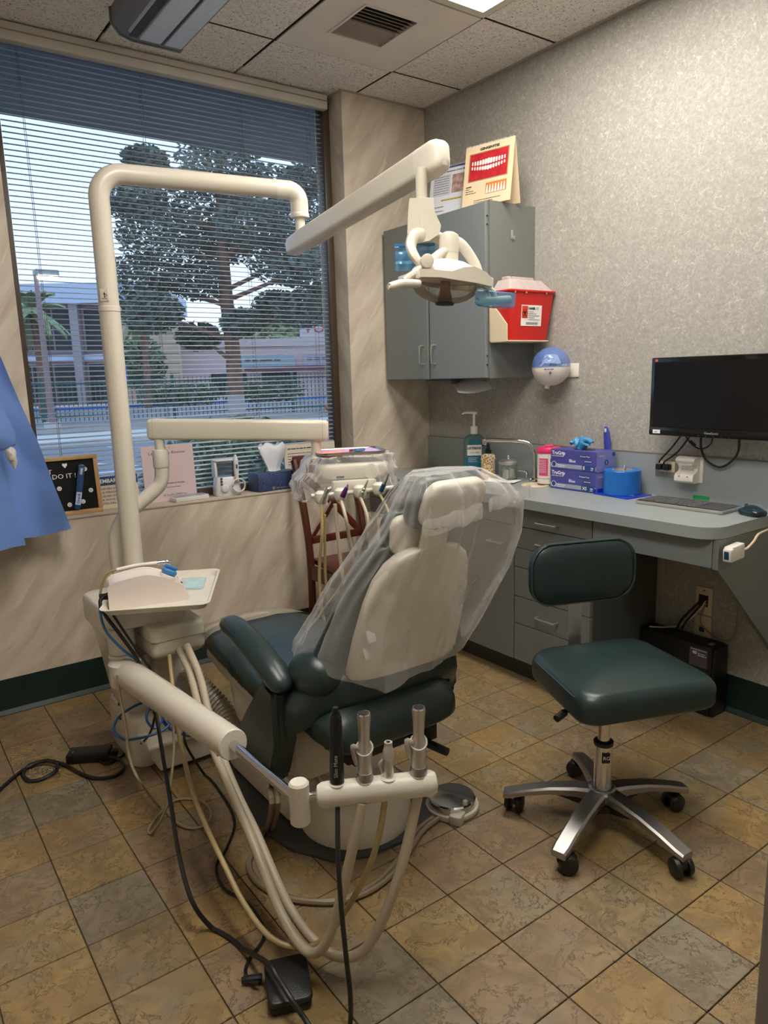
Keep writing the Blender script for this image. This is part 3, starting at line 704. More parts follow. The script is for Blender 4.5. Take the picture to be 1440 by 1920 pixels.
for k in range(9): text('~', .004, M_WINK, wl, Vector(wc)+tn*.0545+tx*-.018+EZ*(.118-.007*k), tx, EZ, width=.034)
# two stacked glove boxes
M_PURP = mat('purple_card', '4a4893', .45, var=.1, scale=10); M_PURPL = mat('lilac_card', '8286bd', .45); M_BAND = mat('silver_band', '9aa2b6', .4); M_NAVY = mat('navy_print', '24427f', .5)
GX0, GX1 = 2.512, 2.640
for k, (lab, sz) in enumerate((('lower purple glove box marked XS', 'XS'), ('upper purple glove box marked S with a glove poking out', 'S'))):
    z0 = CZ+.0003+k*.0885; z1 = z0+.088; y0, y1 = 1.952+.004*k, 2.208
    if k == 0: y0 = 1.957
    t = thing('glove_box', lab, 'box', (2.576, 2.08, z0), 'stacked glove boxes')
    cb_ = obj('carton', bx(GX0, GX1, y0, y1, z0, z1, .0012, seg=1), M_PURP, t, smooth=0)
    obj('side_panel', bx(GX0+.001, GX1-.001, y0-.0006, y0, z0+.001, z1-.001), M_PURPL, t, smooth=0)
    bd = obj('print_band', bx(GX0-.0006, GX0, y0+.002, y1-.002, z0+.008, z0+.026), M_BAND, t, smooth=0)
    xx = GX0-.0008; ly = Vector((0, -1, 0))
    def tp(s, size, yy, zz, m=M_WINK, w=None, bd_=0): text(s, size, m, t, (xx, yy, zz), ly, EZ, width=w, bold=bd_)
    tp('TruGrip', .022, y1-.008, z1-.022, w=.075, bd_=.0004); tp('LATEX EXAM GLOVES', .006, y1-.008, z1-.031, w=.065)
    tp('Blue', .019, y1-.105, z0+.036, w=.034)
    tp('~', .007, y1-.040, z0+.017, w=.045); tp('~', .006, y1-.040, z0+.010, w=.04)
    for dy, dz, w_ in ((.062, -.022, .066), (.045, -.043, .045)):
        e = B(); lathe(e, [(.5, 0), (.5, .0004)], basis((GX0-.0005, y0+dy, z1+dz), (0, -w_, 0), (0, 0, .016), (-1, 0, 0)) @ Matrix.Diagonal((w_, .014, 1, 1)), 20); obj('print_oval', e, M_NAVY, t)
    tp('Powder Free', .009, y0+.088, z1-.025, w=.052); tp('~', .006, y0+.062, z1-.045, w=.034)
    obj('size_patch', bx(GX0-.0010, GX0-.0004, y0+.006, y0+.076, z0+.005, z0+.030), M_NAVY, t, smooth=0)
    text(sz, .020, M_WINK, t, (xx-.0008, y0+.070, z0+.010), ly, EZ, bold=.0004); text('100', .010, M_WINK, t, (xx-.0008, y0+.030, z0+.014), ly, EZ); text('GLOVES', .004, M_WINK, t, (xx-.0008, y0+.030, z0+.008), ly, EZ)
    lg = B(); lathe(lg, [(.013, 0), (.013, .0004)], basis((GX0-.0005, y1-.02, z0+.022), (0, -1, 0), (0, 0, 1), (-1, 0, 0)), 18); obj('seal_mark', lg, M_WINK, t)
    lg = B(); lathe(lg, [(.011, 0), (.011, .0006)], basis((GX0-.0006, y1-.02, z0+.022), (0, -1, 0), (0, 0, 1), (-1, 0, 0)), 18); obj('seal_mark', lg, M_NAVY, t)
    text('TruGrip', .013, mat('grey_print', 'b9b4cf', .5), t, (GX0+.012, y0-.0008, z1-.022), EX, EZ, width=.04)
    lg = B(); lathe(lg, [(.013, 0), (.013, .0004)], basis((GX0+.065, y0-.0006, z0+.04), (1, 0, 0), (0, 0, 1), (0, -1, 0)), 18); obj('size_disc', lg, M_NAVY, t); text(sz, .016, M_WINK, t, (GX0+.061, y0-.0012, z0+.034), EX, EZ)
    lg = B(); lathe(lg, [(.009, 0), (.009, .0004)], basis((GX0+.113, y0-.0006, z1-.016), (1, 0, 0), (0, 0, 1), (0, -1, 0)), 18); obj('count_disc', lg, M_NAVY, t)
    if k == 1:
        hs_ = B(); slab(hs_, [(2.576+.028*math.cos(a), 2.07+.055*math.sin(a)) for a in [2*PI*q/20 for q in range(20)]], z1-.0002, z1+.0008, .0003, k=1); obj('opening', hs_, M_BLACK, t)
gb = B()
for k in range(9):
    a = k*1.3; P0 = Vector((2.572+.006*math.cos(a), 2.085+.012*math.sin(a), CZ+.178))
    tube(gb, [P0, P0+Vector((.014*math.cos(a), .028*math.sin(a), .026+.010*(k % 3))), P0+Vector((.026*math.cos(a+.5), .046*math.sin(a+.4), .030-.012*(k % 2)))], [.013, .016, .008], 7, 4, flat=(1, .6))
noisy(gb, .006, 60, 3)
tag(obj('glove', gb, mat('blue_nitrile', '4f9ac9', .5, var=.12), None, smooth=50), 'crumpled blue glove pulled from the upper glove box', 'glove')
# blue brush / scoop handle behind the boxes
bh = B(); pts = [(2.648, 2.000, CZ+.0005), (2.650, 2.003, .92), (2.653, 2.010, 1.02), (2.652, 2.016, 1.08), (2.650, 2.018, 1.108)]
tube(bh, pts, [.016, .014, .017, .016, .007], 12, 5, flat=(.45, 1))
o = obj('brush', bh, mat('blue_handle', '3c47a0', .35), None); tag(o, 'blue plastic brush handle standing behind the glove boxes', 'brush')
obj('hanging_hole', bx(2.641, 2.644, 2.011, 2.020, 1.084, 1.100, .001), M_PAPER, o)
# barrier tape roll on its blue base
rc = (2.575, 1.873)
t = thing('tape_dispenser', 'flat blue plastic dispenser base under the roll of blue film', 'dispenser', (rc[0], rc[1], CZ))
obj('plate', sl(rr(.15, .185, .006, 3), 0, .004, .0015, k=2, M=RZ(-6, (rc[0]-.008, rc[1]-.01, CZ+.0003))), mat('royal_blue', '1c35b0', .3), t)
obj('lip', bx(-.074, .066, .088, .091, 0, .02, M=RZ(-6, (rc[0]-.008, rc[1]-.01, CZ+.0003))), MATS['royal_blue'], t)
t = thing('film_roll', 'wide roll of blue barrier film beside the glove boxes', 'roll', (rc[0], rc[1], CZ+.0045))
b = B(); zz = CZ+.0046
rg_ = lambda r, z: [Vector((rc[0]+r*math.cos(2*PI*k/40), rc[1]+r*math.sin(2*PI*k/40), z)) for k in range(40)]
loft(b, [rg_(.040, zz), rg_(.074, zz), rg_(.0755, zz+.002), rg_(.0755, zz+.099), rg_(.074, zz+.101), rg_(.040, zz+.101)], caploop=True)
obj('film', b, mat('blue_roll', '1668bd', .32, var=.1, scale=30), t)
b = B(); loft(b, [rg_(.036, zz+.0005), rg_(.0398, zz+.0005), rg_(.0398, zz+.1015), rg_(.036, zz+.1015)], caploop=True)
obj('core', b, mat('card_core', 'b39a78', .8), t)
cd = obj('packet', bx(-.022, .022, -.001, .001, 0, .062, .0006, M=Matrix.Translation((rc[0]-.005, rc[1]-.012, CZ+.062)) @ Matrix.Rotation(.5, 4, 'Z') @ Matrix.Rotation(.5, 4, 'Y'), seg=1), mat('packet_white', 'd5dad6', .3), None)
tag(cd, 'small white floss packet with a green mark tucked in the film roll', 'packet')
Mp = Matrix.Translation((rc[0]-.005, rc[1]-.012, CZ+.062)) @ Matrix.Rotation(.5, 4, 'Z') @ Matrix.Rotation(.5, 4, 'Y')
obj('green_mark', bx(-.016, .018, -.0014, -.001, .034, .050, M=Mp), mat('green_print', '2d4f3a', .5), cd, smooth=0)
text('GUM', .014, M_WINK, cd, Mp @ Vector((-.013, -.0016, .037)), Mp.to_3x3() @ EX, Mp.to_3x3() @ EZ)
# keyboard under plastic
KO = Vector((2.432, 1.707, CZ)); kx = (Vector((2.442, 1.358, CZ))-KO).normalized(); ky = EZ.cross(kx); kl = .352; kd = .155
if ky.x < 0: ky = -ky
KM = basis(KO, kx, ky, EZ)
t = thing('keyboard', 'thin dark grey keyboard with touchpad on the counter', 'keyboard', KO)
obj('tray_case', sl(rr(kl, kd, .010, 4, kl/2, kd/2), .0006, .013, .003, M=KM, k=2), mat('kb_silver', '9b9892', .35), t)
obj('deck', sl(rr(kl-.006, kd-.006, .008, 4, kl/2, kd/2), .0131, .0142, .0004, M=KM, k=1), mat('kb_deck', '262728', .5), t)
ks = .0183; km = None
kb = B(); slab(kb, rr(.0162, .0162, .003, 2), 0, .003, .0008, k=1, M=KM.to_3x3().to_4x4()); kme = bpy.data.meshes.new('key'); bmesh.ops.recalc_face_normals(kb, faces=kb.faces); kb.to_mesh(kme); kb.free(); kme.materials.append(mat('kb_key', '37383b', .4))
for r in range(6):
    for c in range(13):
        if r == 0 and 3 <= c <= 8 and c != 5: continue
        o = obj('key', kme, None, t, KM @ Vector((.016+ks*c+.003*(r % 2), .016+ks*1.12*r+.004, .0143)))
        if r == 0 and c == 5: o.scale = (1, 1, 1)
obj('space_bar', sl(rr(.09, .0162, .003, 2, .016+ks*5.5, .020), .0143, .0173, .0008, k=1, M=KM), MATS['kb_key'], t)
obj('touchpad', bx(kl-.095, kl-.012, .016, .112, .0142, .0150, .0004, M=KM, seg=1), mat('kb_pad', '232526', .4), t)
pf = B(); slab(pf, rr(kl+.012, kd+.012, .012, 4, kl/2, kd/2), .0178, .0184, .0002, k=1, M=KM); noisy(pf, .0005, 40, 2)
o = obj('keyboard_film', pf, film('clear_sheet', 'f0f0f0', .01, .08, .04), None); tag(o, 'clear plastic barrier film laid over the keyboard', 'plastic cover')
# pen-like blue beads at keyboard corner and green strip
o = obj('cable_clip', sl(rr(.028, .012, .005, 3), 0, .010, .003, M=RZ(60, (2.50, 1.712, CZ+.0004)) if False else RZ(-65, (2.535, 1.795, CZ+.0004))), mat('blue_clip', '2740a0', .3), None)
tag(o, 'tiny blue plastic clip beside the far corner of the keyboard', 'clip')
o = obj('green_card', bx(2.6595, 2.6600, 1.53, 1.60, CZ+.0006, CZ+.020), mat('green_strip', '1d9a52', .5), None, smooth=0); tag(o, 'thin green card leaning against the splash behind the keyboard', 'card')
# mouse
mp_ = RZ(-20, (2.515, 1.285, CZ+.0004))
t = thing('mouse', 'black computer mouse wrapped in bluish plastic at the counter end', 'mouse', (2.515, 1.285, CZ))
b = B(); slab(b, rr(.062, .105, .028, 6), 0, .022, .010, .014, M=mp_, k=3); obj('shell', b, M_BLACKG, t)
obj('wheel', cy(mp_ @ Vector((-.003, .030, .030)), mp_ @ Vector((.003, .030, .030)), .007, seg=12), M_DARK, t)
b = B(); slab(b, rr(.070, .125, .028, 6), .0005, .026, .010, .015, M=mp_, k=3); noisy(b, .0025, 55, 9)
o = obj('mouse_film', b, film('blue_tint_film', '6fa9c8', .02, .08, .16), None); tag(o, 'blue tinted plastic film wrapped round the mouse', 'plastic cover')
# ---------------------------------------------------------------- things on and by the right wall
M_RED = mat('red_plastic', 'c8201c', .35, var=.06); M_BONE = mat('bone_plastic', 'd8c6a4', .4)
SY = UY0
t = thing('sharps_bracket', 'cream wall bracket holding the red sharps container on the cabinet side', 'bracket', (2.53, SY, 1.5))
obj('back_plate', bx(2.375, 2.632, SY-.012, SY-.0004, 1.492, 1.70, .003), M_BONE, t)
obj('side_cheek', pr([(SY-.012, 1.492), (SY-.115, 1.492), (SY-.115, 1.56), (SY-.045, 1.635), (SY-.012, 1.635)], 'yz', 2.372, 2.378), M_BONE, t, smooth=0)
obj('bottom_ledge', bx(2.372, 2.632, SY-.125, SY-.012, 1.486, 1.4925, .002), M_BONE, t)
t = thing('sharps_container', 'red sharps container with clear lid on the side of the wall cabinet', 'sharps container', (2.53, SY-.07, 1.494))
def quadbody(bm, lo, hi, z0, z1, r=.012):
    a = rr(lo[1]-lo[0], lo[3]-lo[2], r, 3, (lo[0]+lo[1])/2, (lo[2]+lo[3])/2); b = rr(hi[1]-hi[0], hi[3]-hi[2], r, 3, (hi[0]+hi[1])/2, (hi[2]+hi[3])/2)
    n = 5; R = [[Vector((p[0]+(q[0]-p[0])*k/n, p[1]+(q[1]-p[1])*k/n, z0+(z1-z0)*k/n)) for p, q in zip(a, b)] for k in range(n+1)]
    return loft(bm, R)
sbx = obj('bin', quadbody(B(), (2.392, 2.628, SY-.118, SY-.014), (2.368, 2.662, SY-.132, SY-.014), 1.4935, 1.70), M_RED, t)
obj('rim', sl(rr(.304, .126, .012, 3, 2.515, SY-.077), 1.7002, 1.7092, .003, k=2), M_RED, t)
M_LID = film('frosted_lid', 'd8c9c4', .5, .35, .8)
b = B(); quadbody(b, (2.372, 2.652, SY-.134, SY-.018), (2.40, 2.60, SY-.11, SY-.025), 1.7094, 1.755); obj('lid', b, M_LID, t)
for x, w in ((2.43, .025), (2.50, .10), (2.56, .05)): obj('lid_tab', bx(x-w/2, x+w/2, SY-.075, SY-.035, 1.7554, 1.772, .004), M_LID, t)
for x in (2.40, 2.47, 2.60): obj('clip', bx(x-.004, x+.004, SY-.1395, SY-.1355, 1.694, 1.703, .001), mat('clip_pale', 'd98f88', .4), t)
n_ = Vector((0, -.998, .067)).normalized()
fm = basis((2.51, SY-.1245, 1.585), (1, 0, 0), Vector((1, 0, 0)).cross(n_) * -1, n_)
lbm = basis((2.515, SY-.1265, 1.60), EX, (0, -.066, .998), (0, -.998, -.066))
lab = obj('warning_label', bx(-.065, .065, -.045, .045, -.0005, .0004, M=lbm), M_PAPER, t, smooth=0)
obj('biohazard_panel', bx(-.062, -.025, -.012, .041, .0004, .0008, M=lbm), mat('orange_red', 'd5431f', .5), lab, smooth=0)
def ltxt(s, size, x, y, w=None, m=None, b=0): text(s, size, m or M_INK, lab, lbm @ Vector((x, y, .0009)), lbm.to_3x3() @ EX, lbm.to_3x3() @ EY, width=w, bold=b)
bio = B()
for a in (PI/2, PI/2+2*PI/3, PI/2+4*PI/3):
    c0 = Vector((-.0435+.0075*math.cos(a), .012+.0075*math.sin(a), .0012))
    tube(bio, [lbm @ (c0+Vector((.008*math.cos(q), .008*math.sin(q), 0))) for q in [a+.5+k*(2*PI-1)/14 for k in range(15)]], .0013, 5, 1)
tube(bio, [lbm @ Vector((-.0435+.0055*math.cos(q), .012+.0055*math.sin(q), .0012)) for q in [2*PI*k/12 for k in range(13)]], .0010, 5, 1)
obj('biohazard_symbol', bio, M_INK, lab)
text('~', .004, M_INK, lab, lbm @ Vector((-.059, -.009, .001)), lbm.to_3x3() @ EX, lbm.to_3x3() @ EY, width=.03)
ltxt('DANGER', .014, -.021, .026, .042, b=.0004); ltxt('~', .004, .026, .033, .018); ltxt('~', .004, .026, .027, .018)
for k, (s, w) in enumerate((('~', .035), ('~', .05), ('~', .07), ('~', .04), ('~', .075))): ltxt(s, .0055, -.021, .014-.0085*k, w)
for k in range(22): obj('barcode_bar', bx(-.032+k*.0034, -.032+k*.0034+(.0012 if k % 3 else .0022), -.040, -.029, .0004, .0008, M=lbm), M_INK, lab, smooth=0)

# globe dispenser
gc = Vector((2.585, 2.278, 1.373)); gr = .086
t = thing('mask_dispenser', 'round white and blue globe dispenser on the wall under the sharps container', 'dispenser', gc)
prof = [(gr*math.sin(PI*k/24), -gr*math.cos(PI*k/24)) for k in range(0, 13)]
obj('lower_bowl', lt([(max(a, .001), b) for a, b in prof], gc+Vector((0, 0, -.0005)), 32), M_WHITE, t)
prof = [(gr*math.cos(PI/2*k/10), gr*math.sin(PI/2*k/10)) for k in range(0, 11)]
obj('dome', lt([(gr*1.004, -.004)]+[(max(a*1.004, .001), b*1.004+.0005) for a, b in prof], gc, 32), film('blue_dome', '5f86cf', .38, .08, .7), t)
b = B()
for k in range(10):
    a = k*.628; slab(b, rr(.06, .05, .01, 3), 0, .0025, .001, k=1, M=Matrix.Translation(gc+Vector((.028*math.cos(a), .028*math.sin(a), .022+.003*(k % 4)))) @ Matrix.Rotation(a, 4, 'Z') @ Matrix.Rotation(.5+.3*(k % 3), 4, 'Y'))
obj('contents', b, mat('pale_blue_tissue', 'b7c4e0', .8), t)
obj('pull_spout', lt([(.010, -.012), (.011, -.006), (.011, .006)], gc+Vector((-.012, .012, -gr)), 14), M_WHITE, t)
obj('wall_arm', bx(gc.x+.05, XR-.004, gc.y-.014, gc.y+.014, gc.z-.012, gc.z+.006, .003), M_WHITE, t)
obj('wall_plate', bx(XR-.006, XR-.0006, gc.y-.09, gc.y+.02, gc.z-.05, gc.z+.012, .002), M_WHITE, t)
nn = Vector((-gc.x, -gc.y, 0)).normalized(); tt = Vector((-nn.y, nn.x, 0))
tt = Vector((-nn.y, nn.x, 0)); tt = tt if tt.x > 0 else -tt
text('~', .008, M_NAVY, t, gc+nn*.0868+tt*-.030+EZ*-.014, tt, EZ, width=.045)
text('+', .022, M_NAVY, t, gc+nn*.0848+tt*-.010+EZ*-.036, tt, EZ, bold=.001)

# monitor
MX = 2.545
t = thing('monitor', 'black flat computer monitor mounted on the grey wall', 'monitor', (2.6, 1.47, 1.1))
my0, my1, mz0, mz1 = 1.205, 1.733, 1.093, 1.392
tilt = Matrix.Translation((MX, 1.47, 1.245)) @ Matrix.Rotation(math.radians(0), 4, 'Z')
fr = obj('bezel', bx(MX, MX+.03, my0, my1, mz0, mz1, .005), M_BLACKG, t)
obj('screen', bx(MX-.0012, MX+.001, my0+.016, my1-.016, mz0+.034, mz1-.018), mat('dark_screen', '08080a', .22), t, smooth=0)
obj('bezel_lip', bx(MX-.003, MX, my0+.002, my1-.002, mz0+.002, mz0+.032, .0012), M_BLACKG, t)
obj('back_bulge', bx(MX+.03, MX+.06, my0+.10, my1-.10, mz0+.04, mz1-.05, .012), M_BLACK, t)
obj('wall_mount', bx(MX+.0605, XR-.001, 1.42, 1.52, 1.19, 1.29, .004), M_DARK, t)
LY = Vector((0, -1, 0))
text('ViewSonic', .012, mat('silver_print', '9a9a9c', .4), t, (MX-.0035, 1.498, mz0+.013), LY, EZ, width=.055)
obj('sticker', bx(MX-.0042, MX-.003, my1-.052, my1-.020, mz0+.008, mz0+.022), M_PAPER, t, smooth=0); text('OP1', .007, M_INK, t, (MX-.0044, my1-.027, mz0+.0115), LY, EZ)
for k in range(5): obj('button_mark', bx(MX-.0036, MX-.003, 1.52-.03*k, 1.522-.03*k, mz0+.0050, mz0+.0065), MATS['silver_print'], t, smooth=0)
lo_ = obj('logo_mark', bx(MX-.0016, MX-.0008, my1-.030, my1-.018, mz1-.016, mz1-.006), mat('bird_red', 'b5573f', .5), t, smooth=0)

def cable(key, r, m, label, cat='cable', nm='cable', seg=8, sub=7, extra=None):
    P_ = smooth_pts(PATHS[key] if isinstance(key, str) else key, sub)
    o = obj(nm, tb([Vector((p.x, p.y, max(p.z, r+.0005))) for p in P_], r, seg, 1), m, None)
    tag(o, label, cat); return o
PATHS = {}
PATHS['mon1'] = [(2.618, 1.60, 1.13), (2.625, 1.64, 1.092), (2.645, 1.695, 1.035), (2.640, 1.738, .985), (2.642, 1.745, .972)]
PATHS['mon2'] = [(2.618, 1.57, 1.13), (2.630, 1.605, 1.092), (2.648, 1.665, 1.024), (2.630, 1.712, .98), (2.642, 1.722, .968)]
PATHS['mon3'] = [(2.615, 1.635, 1.12), (2.621, 1.617, 1.085), (2.630, 1.599, 1.058), (2.640, 1.567, 1.039), (2.640, 1.527, 1.060), (2.625, 1.510, 1.10), (2.612, 1.50, 1.13)]
PATHS['mon4'] = [(2.615, 1.563, 1.13), (2.628, 1.561, 1.095), (2.636, 1.562, 1.043), (2.642, 1.541, .997), (2.646, 1.49, .974), (2.644, 1.445, .998), (2.636, 1.415, 1.04), (2.618, 1.405, 1.099), (2.612, 1.40, 1.14)]
cable('mon1', .0038, M_BLACK, 'black power cable running from the monitor to the left socket')
cable('mon2', .0038, M_BLACK, 'black cable running from the monitor to the right socket plug')
o = cable('mon3', .0028, M_BLACK, 'thin short black cable looped under the monitor')
obj('ferrite_bead', cy((2.627, 1.605, 1.068), (2.633, 1.585, 1.050), .0065, seg=10), M_BLACK, o)
cable('mon4', .0045, M_BLACK, 'thick black cable hanging in a big loop under the monitor')
# steel outlet plate and plugs
t = thing('outlet_plate', 'steel double outlet plate on the splash under the monitor', 'outlet', (XR-.013, 1.69, .95))
obj('plate', bx(XR-.0145, XR-.0123, 1.575, 1.772, .912, 1.000, .0008), mat('plate_steel', '9c968c', .5, metal=.5), t)
for y in (1.738, 1.700): obj('receptacle', bx(XR-.0165, XR-.0146, y-.017, y+.017, .935, .978, .001), M_BONE, t)
for y in (1.741, 1.708):
    o = obj('plug', bx(XR-.045, XR-.0168, y-.013, y+.013, .944, .968, .004), M_BLACK, None); tag(o, 'black plug pushed into the steel outlet, %s one' % ('left' if y > 1.72 else 'right'), 'plug')
# floss dispenser
t = thing('floss_dispenser', 'white floss dispenser fixed to the splash beside the outlet', 'dispenser', (XR-.014, 1.615, .91))
prof = [(-.0003, .0), (-.036, .0), (-.046, .008), (-.048, .024), (-.042, .035), (-.018, .046), (-.014, .056), (-.018, .068), (-.038, .078), (-.044, .088), (-.040, .097), (-.028, .102), (-.0003, .102)]
obj('casing', pr([(XR-.0147+a, .903+b) for a, b in prof], 'xz', 1.575, 1.655), M_WHITE, t, smooth=40)
obj('spool', cy((XR-.045, 1.585, .975), (XR-.045, 1.645, .975), .0085, seg=14), mat('spool_grey', 'c9c7c4', .4), t)
obj('backing', bx(XR-.0149, XR-.0122, 1.562, 1.668, .903, 1.006, .002), M_WHITE, t)
for y in (1.598, 1.634):
    obj('floss_strand', tb([(XR-.0535, y, .978), (XR-.050, y, .95), (XR-.0635, y-.001, .93)], .0007, 5, 3), M_PAPER, t); obj('floss_slot', bx(XR-.0645, XR-.060, y-.002, y+.002, .928, .931), M_DARK, t)
# wall plates under the desk
t = thing('cable_plate', 'upper cream wall plate with cables under the desk', 'wall plate', (XR, 1.53, .44))
obj('plate', bx(XR-.006, XR-.0005, 1.499, 1.571, .370, .484, .003), M_BONE, t); obj('cable_hole', bx(XR-.0066, XR-.0058, 1.516, 1.556, .405, .452), M_BLACK, t, smooth=0); obj('screw', cy((XR-.0075, 1.535, .470), (XR-.006, 1.535, .470), .003, seg=8), M_DARK, t)
t = thing('data_plate', 'lower cream data plate with blue jack under the desk', 'wall plate', (XR, 1.53, .31))
obj('plate', bx(XR-.006, XR-.0005, 1.499, 1.571, .252, .366, .003), M_BONE, t); obj('jack', bx(XR-.012, XR-.006, 1.525, 1.545, .298, .318, .001), mat('blue_jack', '24305f', .4), t)
cable([(XR-.008, 1.543, .43), (XR-.03, 1.56, .40), (XR-.05, 1.60, .34), (XR-.05, 1.62, .295), (XR-.055, 1.63, .2895)], .005, M_BLACK, 'black cable leading from the wall plate down behind the tower')
cable([(XR-.008, 1.530, .43), (XR-.026, 1.545, .40), (XR-.048, 1.585, .33), (XR-.05, 1.60, .2898)], .004, M_BLACK, 'second black cable beside the first below the wall plate')
cable([(XR-.007, 1.526, .43), (XR-.026, 1.54, .39), (XR-.045, 1.60, .32), (XR-.055, 1.68, .2885), (XR-.09, 1.72, .2885)], .0032, M_BONE, 'grey cable crossing over the top of the black tower')
cable([(XR-.007, 1.522, .42), (XR-.02, 1.535, .37), (XR-.022, 1.528, .33), (XR-.02, 1.47, .295), (XR-.02, 1.41, .30), (XR-.018, 1.39, .36), (XR-.018, 1.388, .46), (XR-.018, 1.386, .54)], .0028, mat('beige_cable', '8e8371', .5), 'beige cable drooping in a loop below the desk bracket')
# computer tower
t = thing('computer_tower', 'black desktop computer tower standing by the wall under the desk', 'computer', (2.60, 1.57, 0))
TX0, TX1, TY0, TY1, TZ = 2.553, 2.652, 1.412, 1.745, .285
obj('case', bx(TX0, TX1, TY0+.012, TY1, .004, TZ, .004), mat('tower_black', '0f0e0e', .45), t)
obj('front_panel', bx(TX0+.002, TX1-.002, TY0, TY0+.0115, .006, TZ-.003, .004), mat('tower_front', '131213', .3), t)
obj('foot', bx(TX0+.01, TX1-.01, TY0+.02, TY0+.05, 0, .004), M_BLACK, t, smooth=0); obj('foot', bx(TX0+.01, TX1-.01, TY1-.05, TY1-.02, 0, .004), M_BLACK, t, smooth=0)
st = obj('sticker', bx(TX0-.0006, TX0, TY0+.03, TY0+.105, .195, .270), mat('sticker_plum', '4a4046', .5), t, smooth=0)
text('8', .026, M_WINK, st, (TX0-.0009, TY0+.074, .244), Vector((0, 0, 1)), Vector((0, 1, 0)))
text('~', .005, M_WINK, st, (TX0-.0009, TY0+.100, .262), LY, EZ, width=.066)
text('~', .005, M_WINK, st, (TX0-.0009, TY0+.070, .248), LY, EZ, width=.03); text('~', .006, M_WINK, st, (TX0-.0009, TY0+.070, .240), LY, EZ, width=.036)
obj('badge', bx(TX0+.03, TX0+.06, TY0+.03, TY0+.05, TZ, TZ+.0006), mat('badge_silver', '8a8a8a', .4), t, smooth=0)
# card reader hanging under the counter corner
t = thing('sensor_box', 'white sensor box with blue lens hung under the counter corner', 'sensor', (2.29, 1.24, .74))
sm_ = Matrix.Translation((2.292, 1.226, .748)) @ Matrix.Rotation(math.radians(-4), 4, 'Y')
obj('casing', bx(-.040, .040, -.0195, .012, -.026, .026, .006, M=sm_), M_WHITE, t); obj('nose', bx(-.052, -.030, -.022, .008, -.022, .022, .005, M=sm_), M_WHITE, t); obj('lens', bx(-.0535, -.0515, -.014, .002, -.013, .014, .0006, M=sm_), mat('lens_blue', '17435a', .15), t)
cable([(2.332, 1.222, .746), (2.36, 1.215, .752), (2.39, 1.21, .772), (2.45, 1.225, .785), (2.55, 1.235, .788)], .004, M_BONE, 'short cream cable running from the white sensor box')
# ---------------------------------------------------------------- flip charts on top of the wall cabinet
def flip(name, label, p, q, zb, h, lean, mcard, depth=.09):
    """A-frame calendar; p->q is the bottom edge of the front page"""
    p, q = Vector((*p, zb)), Vector((*q, zb)); ex = (q-p).normalized(); w = (q-p).length
    nrm = Vector((ex.y, -ex.x, 0)); nrm = nrm if nrm.dot(Vector((-1, -1, 0))) > 0 else -nrm
    ey = (EZ*math.cos(lean)-nrm*math.sin(lean)).normalized(); ez = ex.cross(ey)
    if ez.dot(nrm) < 0: ez = -ez
    t = thing(name, label, 'flip chart', (p+q)/2)
    F = basis(p, ex, ey, ez)
    if F.determinant() < 0: pass
    obj('front_page', bx(0, w, .001, h, -.003, 0, M=F), mcard, t, smooth=0)
    ey2 = (EZ*math.cos(lean)+nrm*math.sin(lean)).normalized(); bo = p+ey*h-ey2*h
    F2 = basis(bo, ex, ey2, ez)
    obj('back_board', bx(0, w, .001, h, -.003, 0, M=F2), mcard, t, smooth=0)
    for k in range(int(w/.009)):
        c = F @ Vector((.006+k*.009, h+.001, -.004)); rb = B(); tube(rb, [c+ey*(.006*math.cos(a))+ez*(.006*math.sin(a)) for a in [2*PI*i/8 for i in range(8)]], .0008, 4, 1)
        obj('spiral_ring', rb, M_STEEL, t)
    return t, F, w
ZU = UZ1+.0004
M_CARD = mat('cream_card', 'd9c3a0', .6, var=.02)
t, F, w = flip('flip_chart', 'cream spiral flip chart headed GINGIVITIS on top of the wall cabinet', (2.405, 2.672), (2.462, 2.418), ZU, .276, math.radians(9), M_CARD)
def ft(s, size, x, y, m=M_INK, wd_=None, bd=0): text(s, size, m, t, F @ Vector((x, y, .0006)), F.to_3x3() @ EX, F.to_3x3() @ EY, width=wd_, bold=bd)
ft('GINGIVITIS', .015, w*.30, .250, wd_=w*.40, bd=.0007)
obj('picture_border', bx(w*.09, w*.91, .115, .242, 0, .0006, M=F), mat('picture_frame', '9c8d66', .5), t, smooth=0)
pic = obj('picture', bx(w*.11, w*.89, .119, .238, .0006, .0012, M=F), mat('gum_red', 'b3242b', .4, var=.25, scale=40), t, smooth=0)
M_TOOTH = mat('tooth_white', 'e9e2d6', .3)
for row, s, yb in ((0, 1, .182), (1, -1, .176)):
    for k in range(13):
        u = (k-6)/6; tw_ = .0088*(1-.45*abs(u)); x = w*.5+u*w*.33; hh = (.026 if row == 0 else .020)*(1-.35*abs(u)); yc = yb+.006*u*u
        sb = B(); slab(sb, rr(tw_*1.5, hh, tw_*.6, 3), 0, .0016, .0006, k=1, M=F @ Matrix.Translation((x, yc+s*hh/2, .0012)))
        obj('tooth_print', sb, M_TOOTH, pic)
p2 = obj('picture', bx(w*.48, w*.90, .050, .098, 0, .0008, M=F), mat('gum_orange', 'c7742f', .5), t, smooth=0)
for k in range(7):
    sb = B(); prism(sb, [(w*.49+k*w*.058, .052), (w*.49+k*w*.058+w*.045, .052), (w*.49+k*w*.058+w*.03, .088), (w*.49+k*w*.058+w*.015, .088)], 'xy', .0008, .0014, M=F); obj('tooth_print', sb, M_TOOTH, p2, smooth=0)
for k, s in enumerate(('GUMS:', '~', '~', '~')): ft(s, .007, w*.06, .092-.010*k, wd_=w*(.12, .08, .16, .22)[k], bd=.0003 if k == 0 else 0)
ft('~', .006, w*.25, .026, wd_=w*.55); ft('~', .006, w*.25, .017, wd_=w*.4)
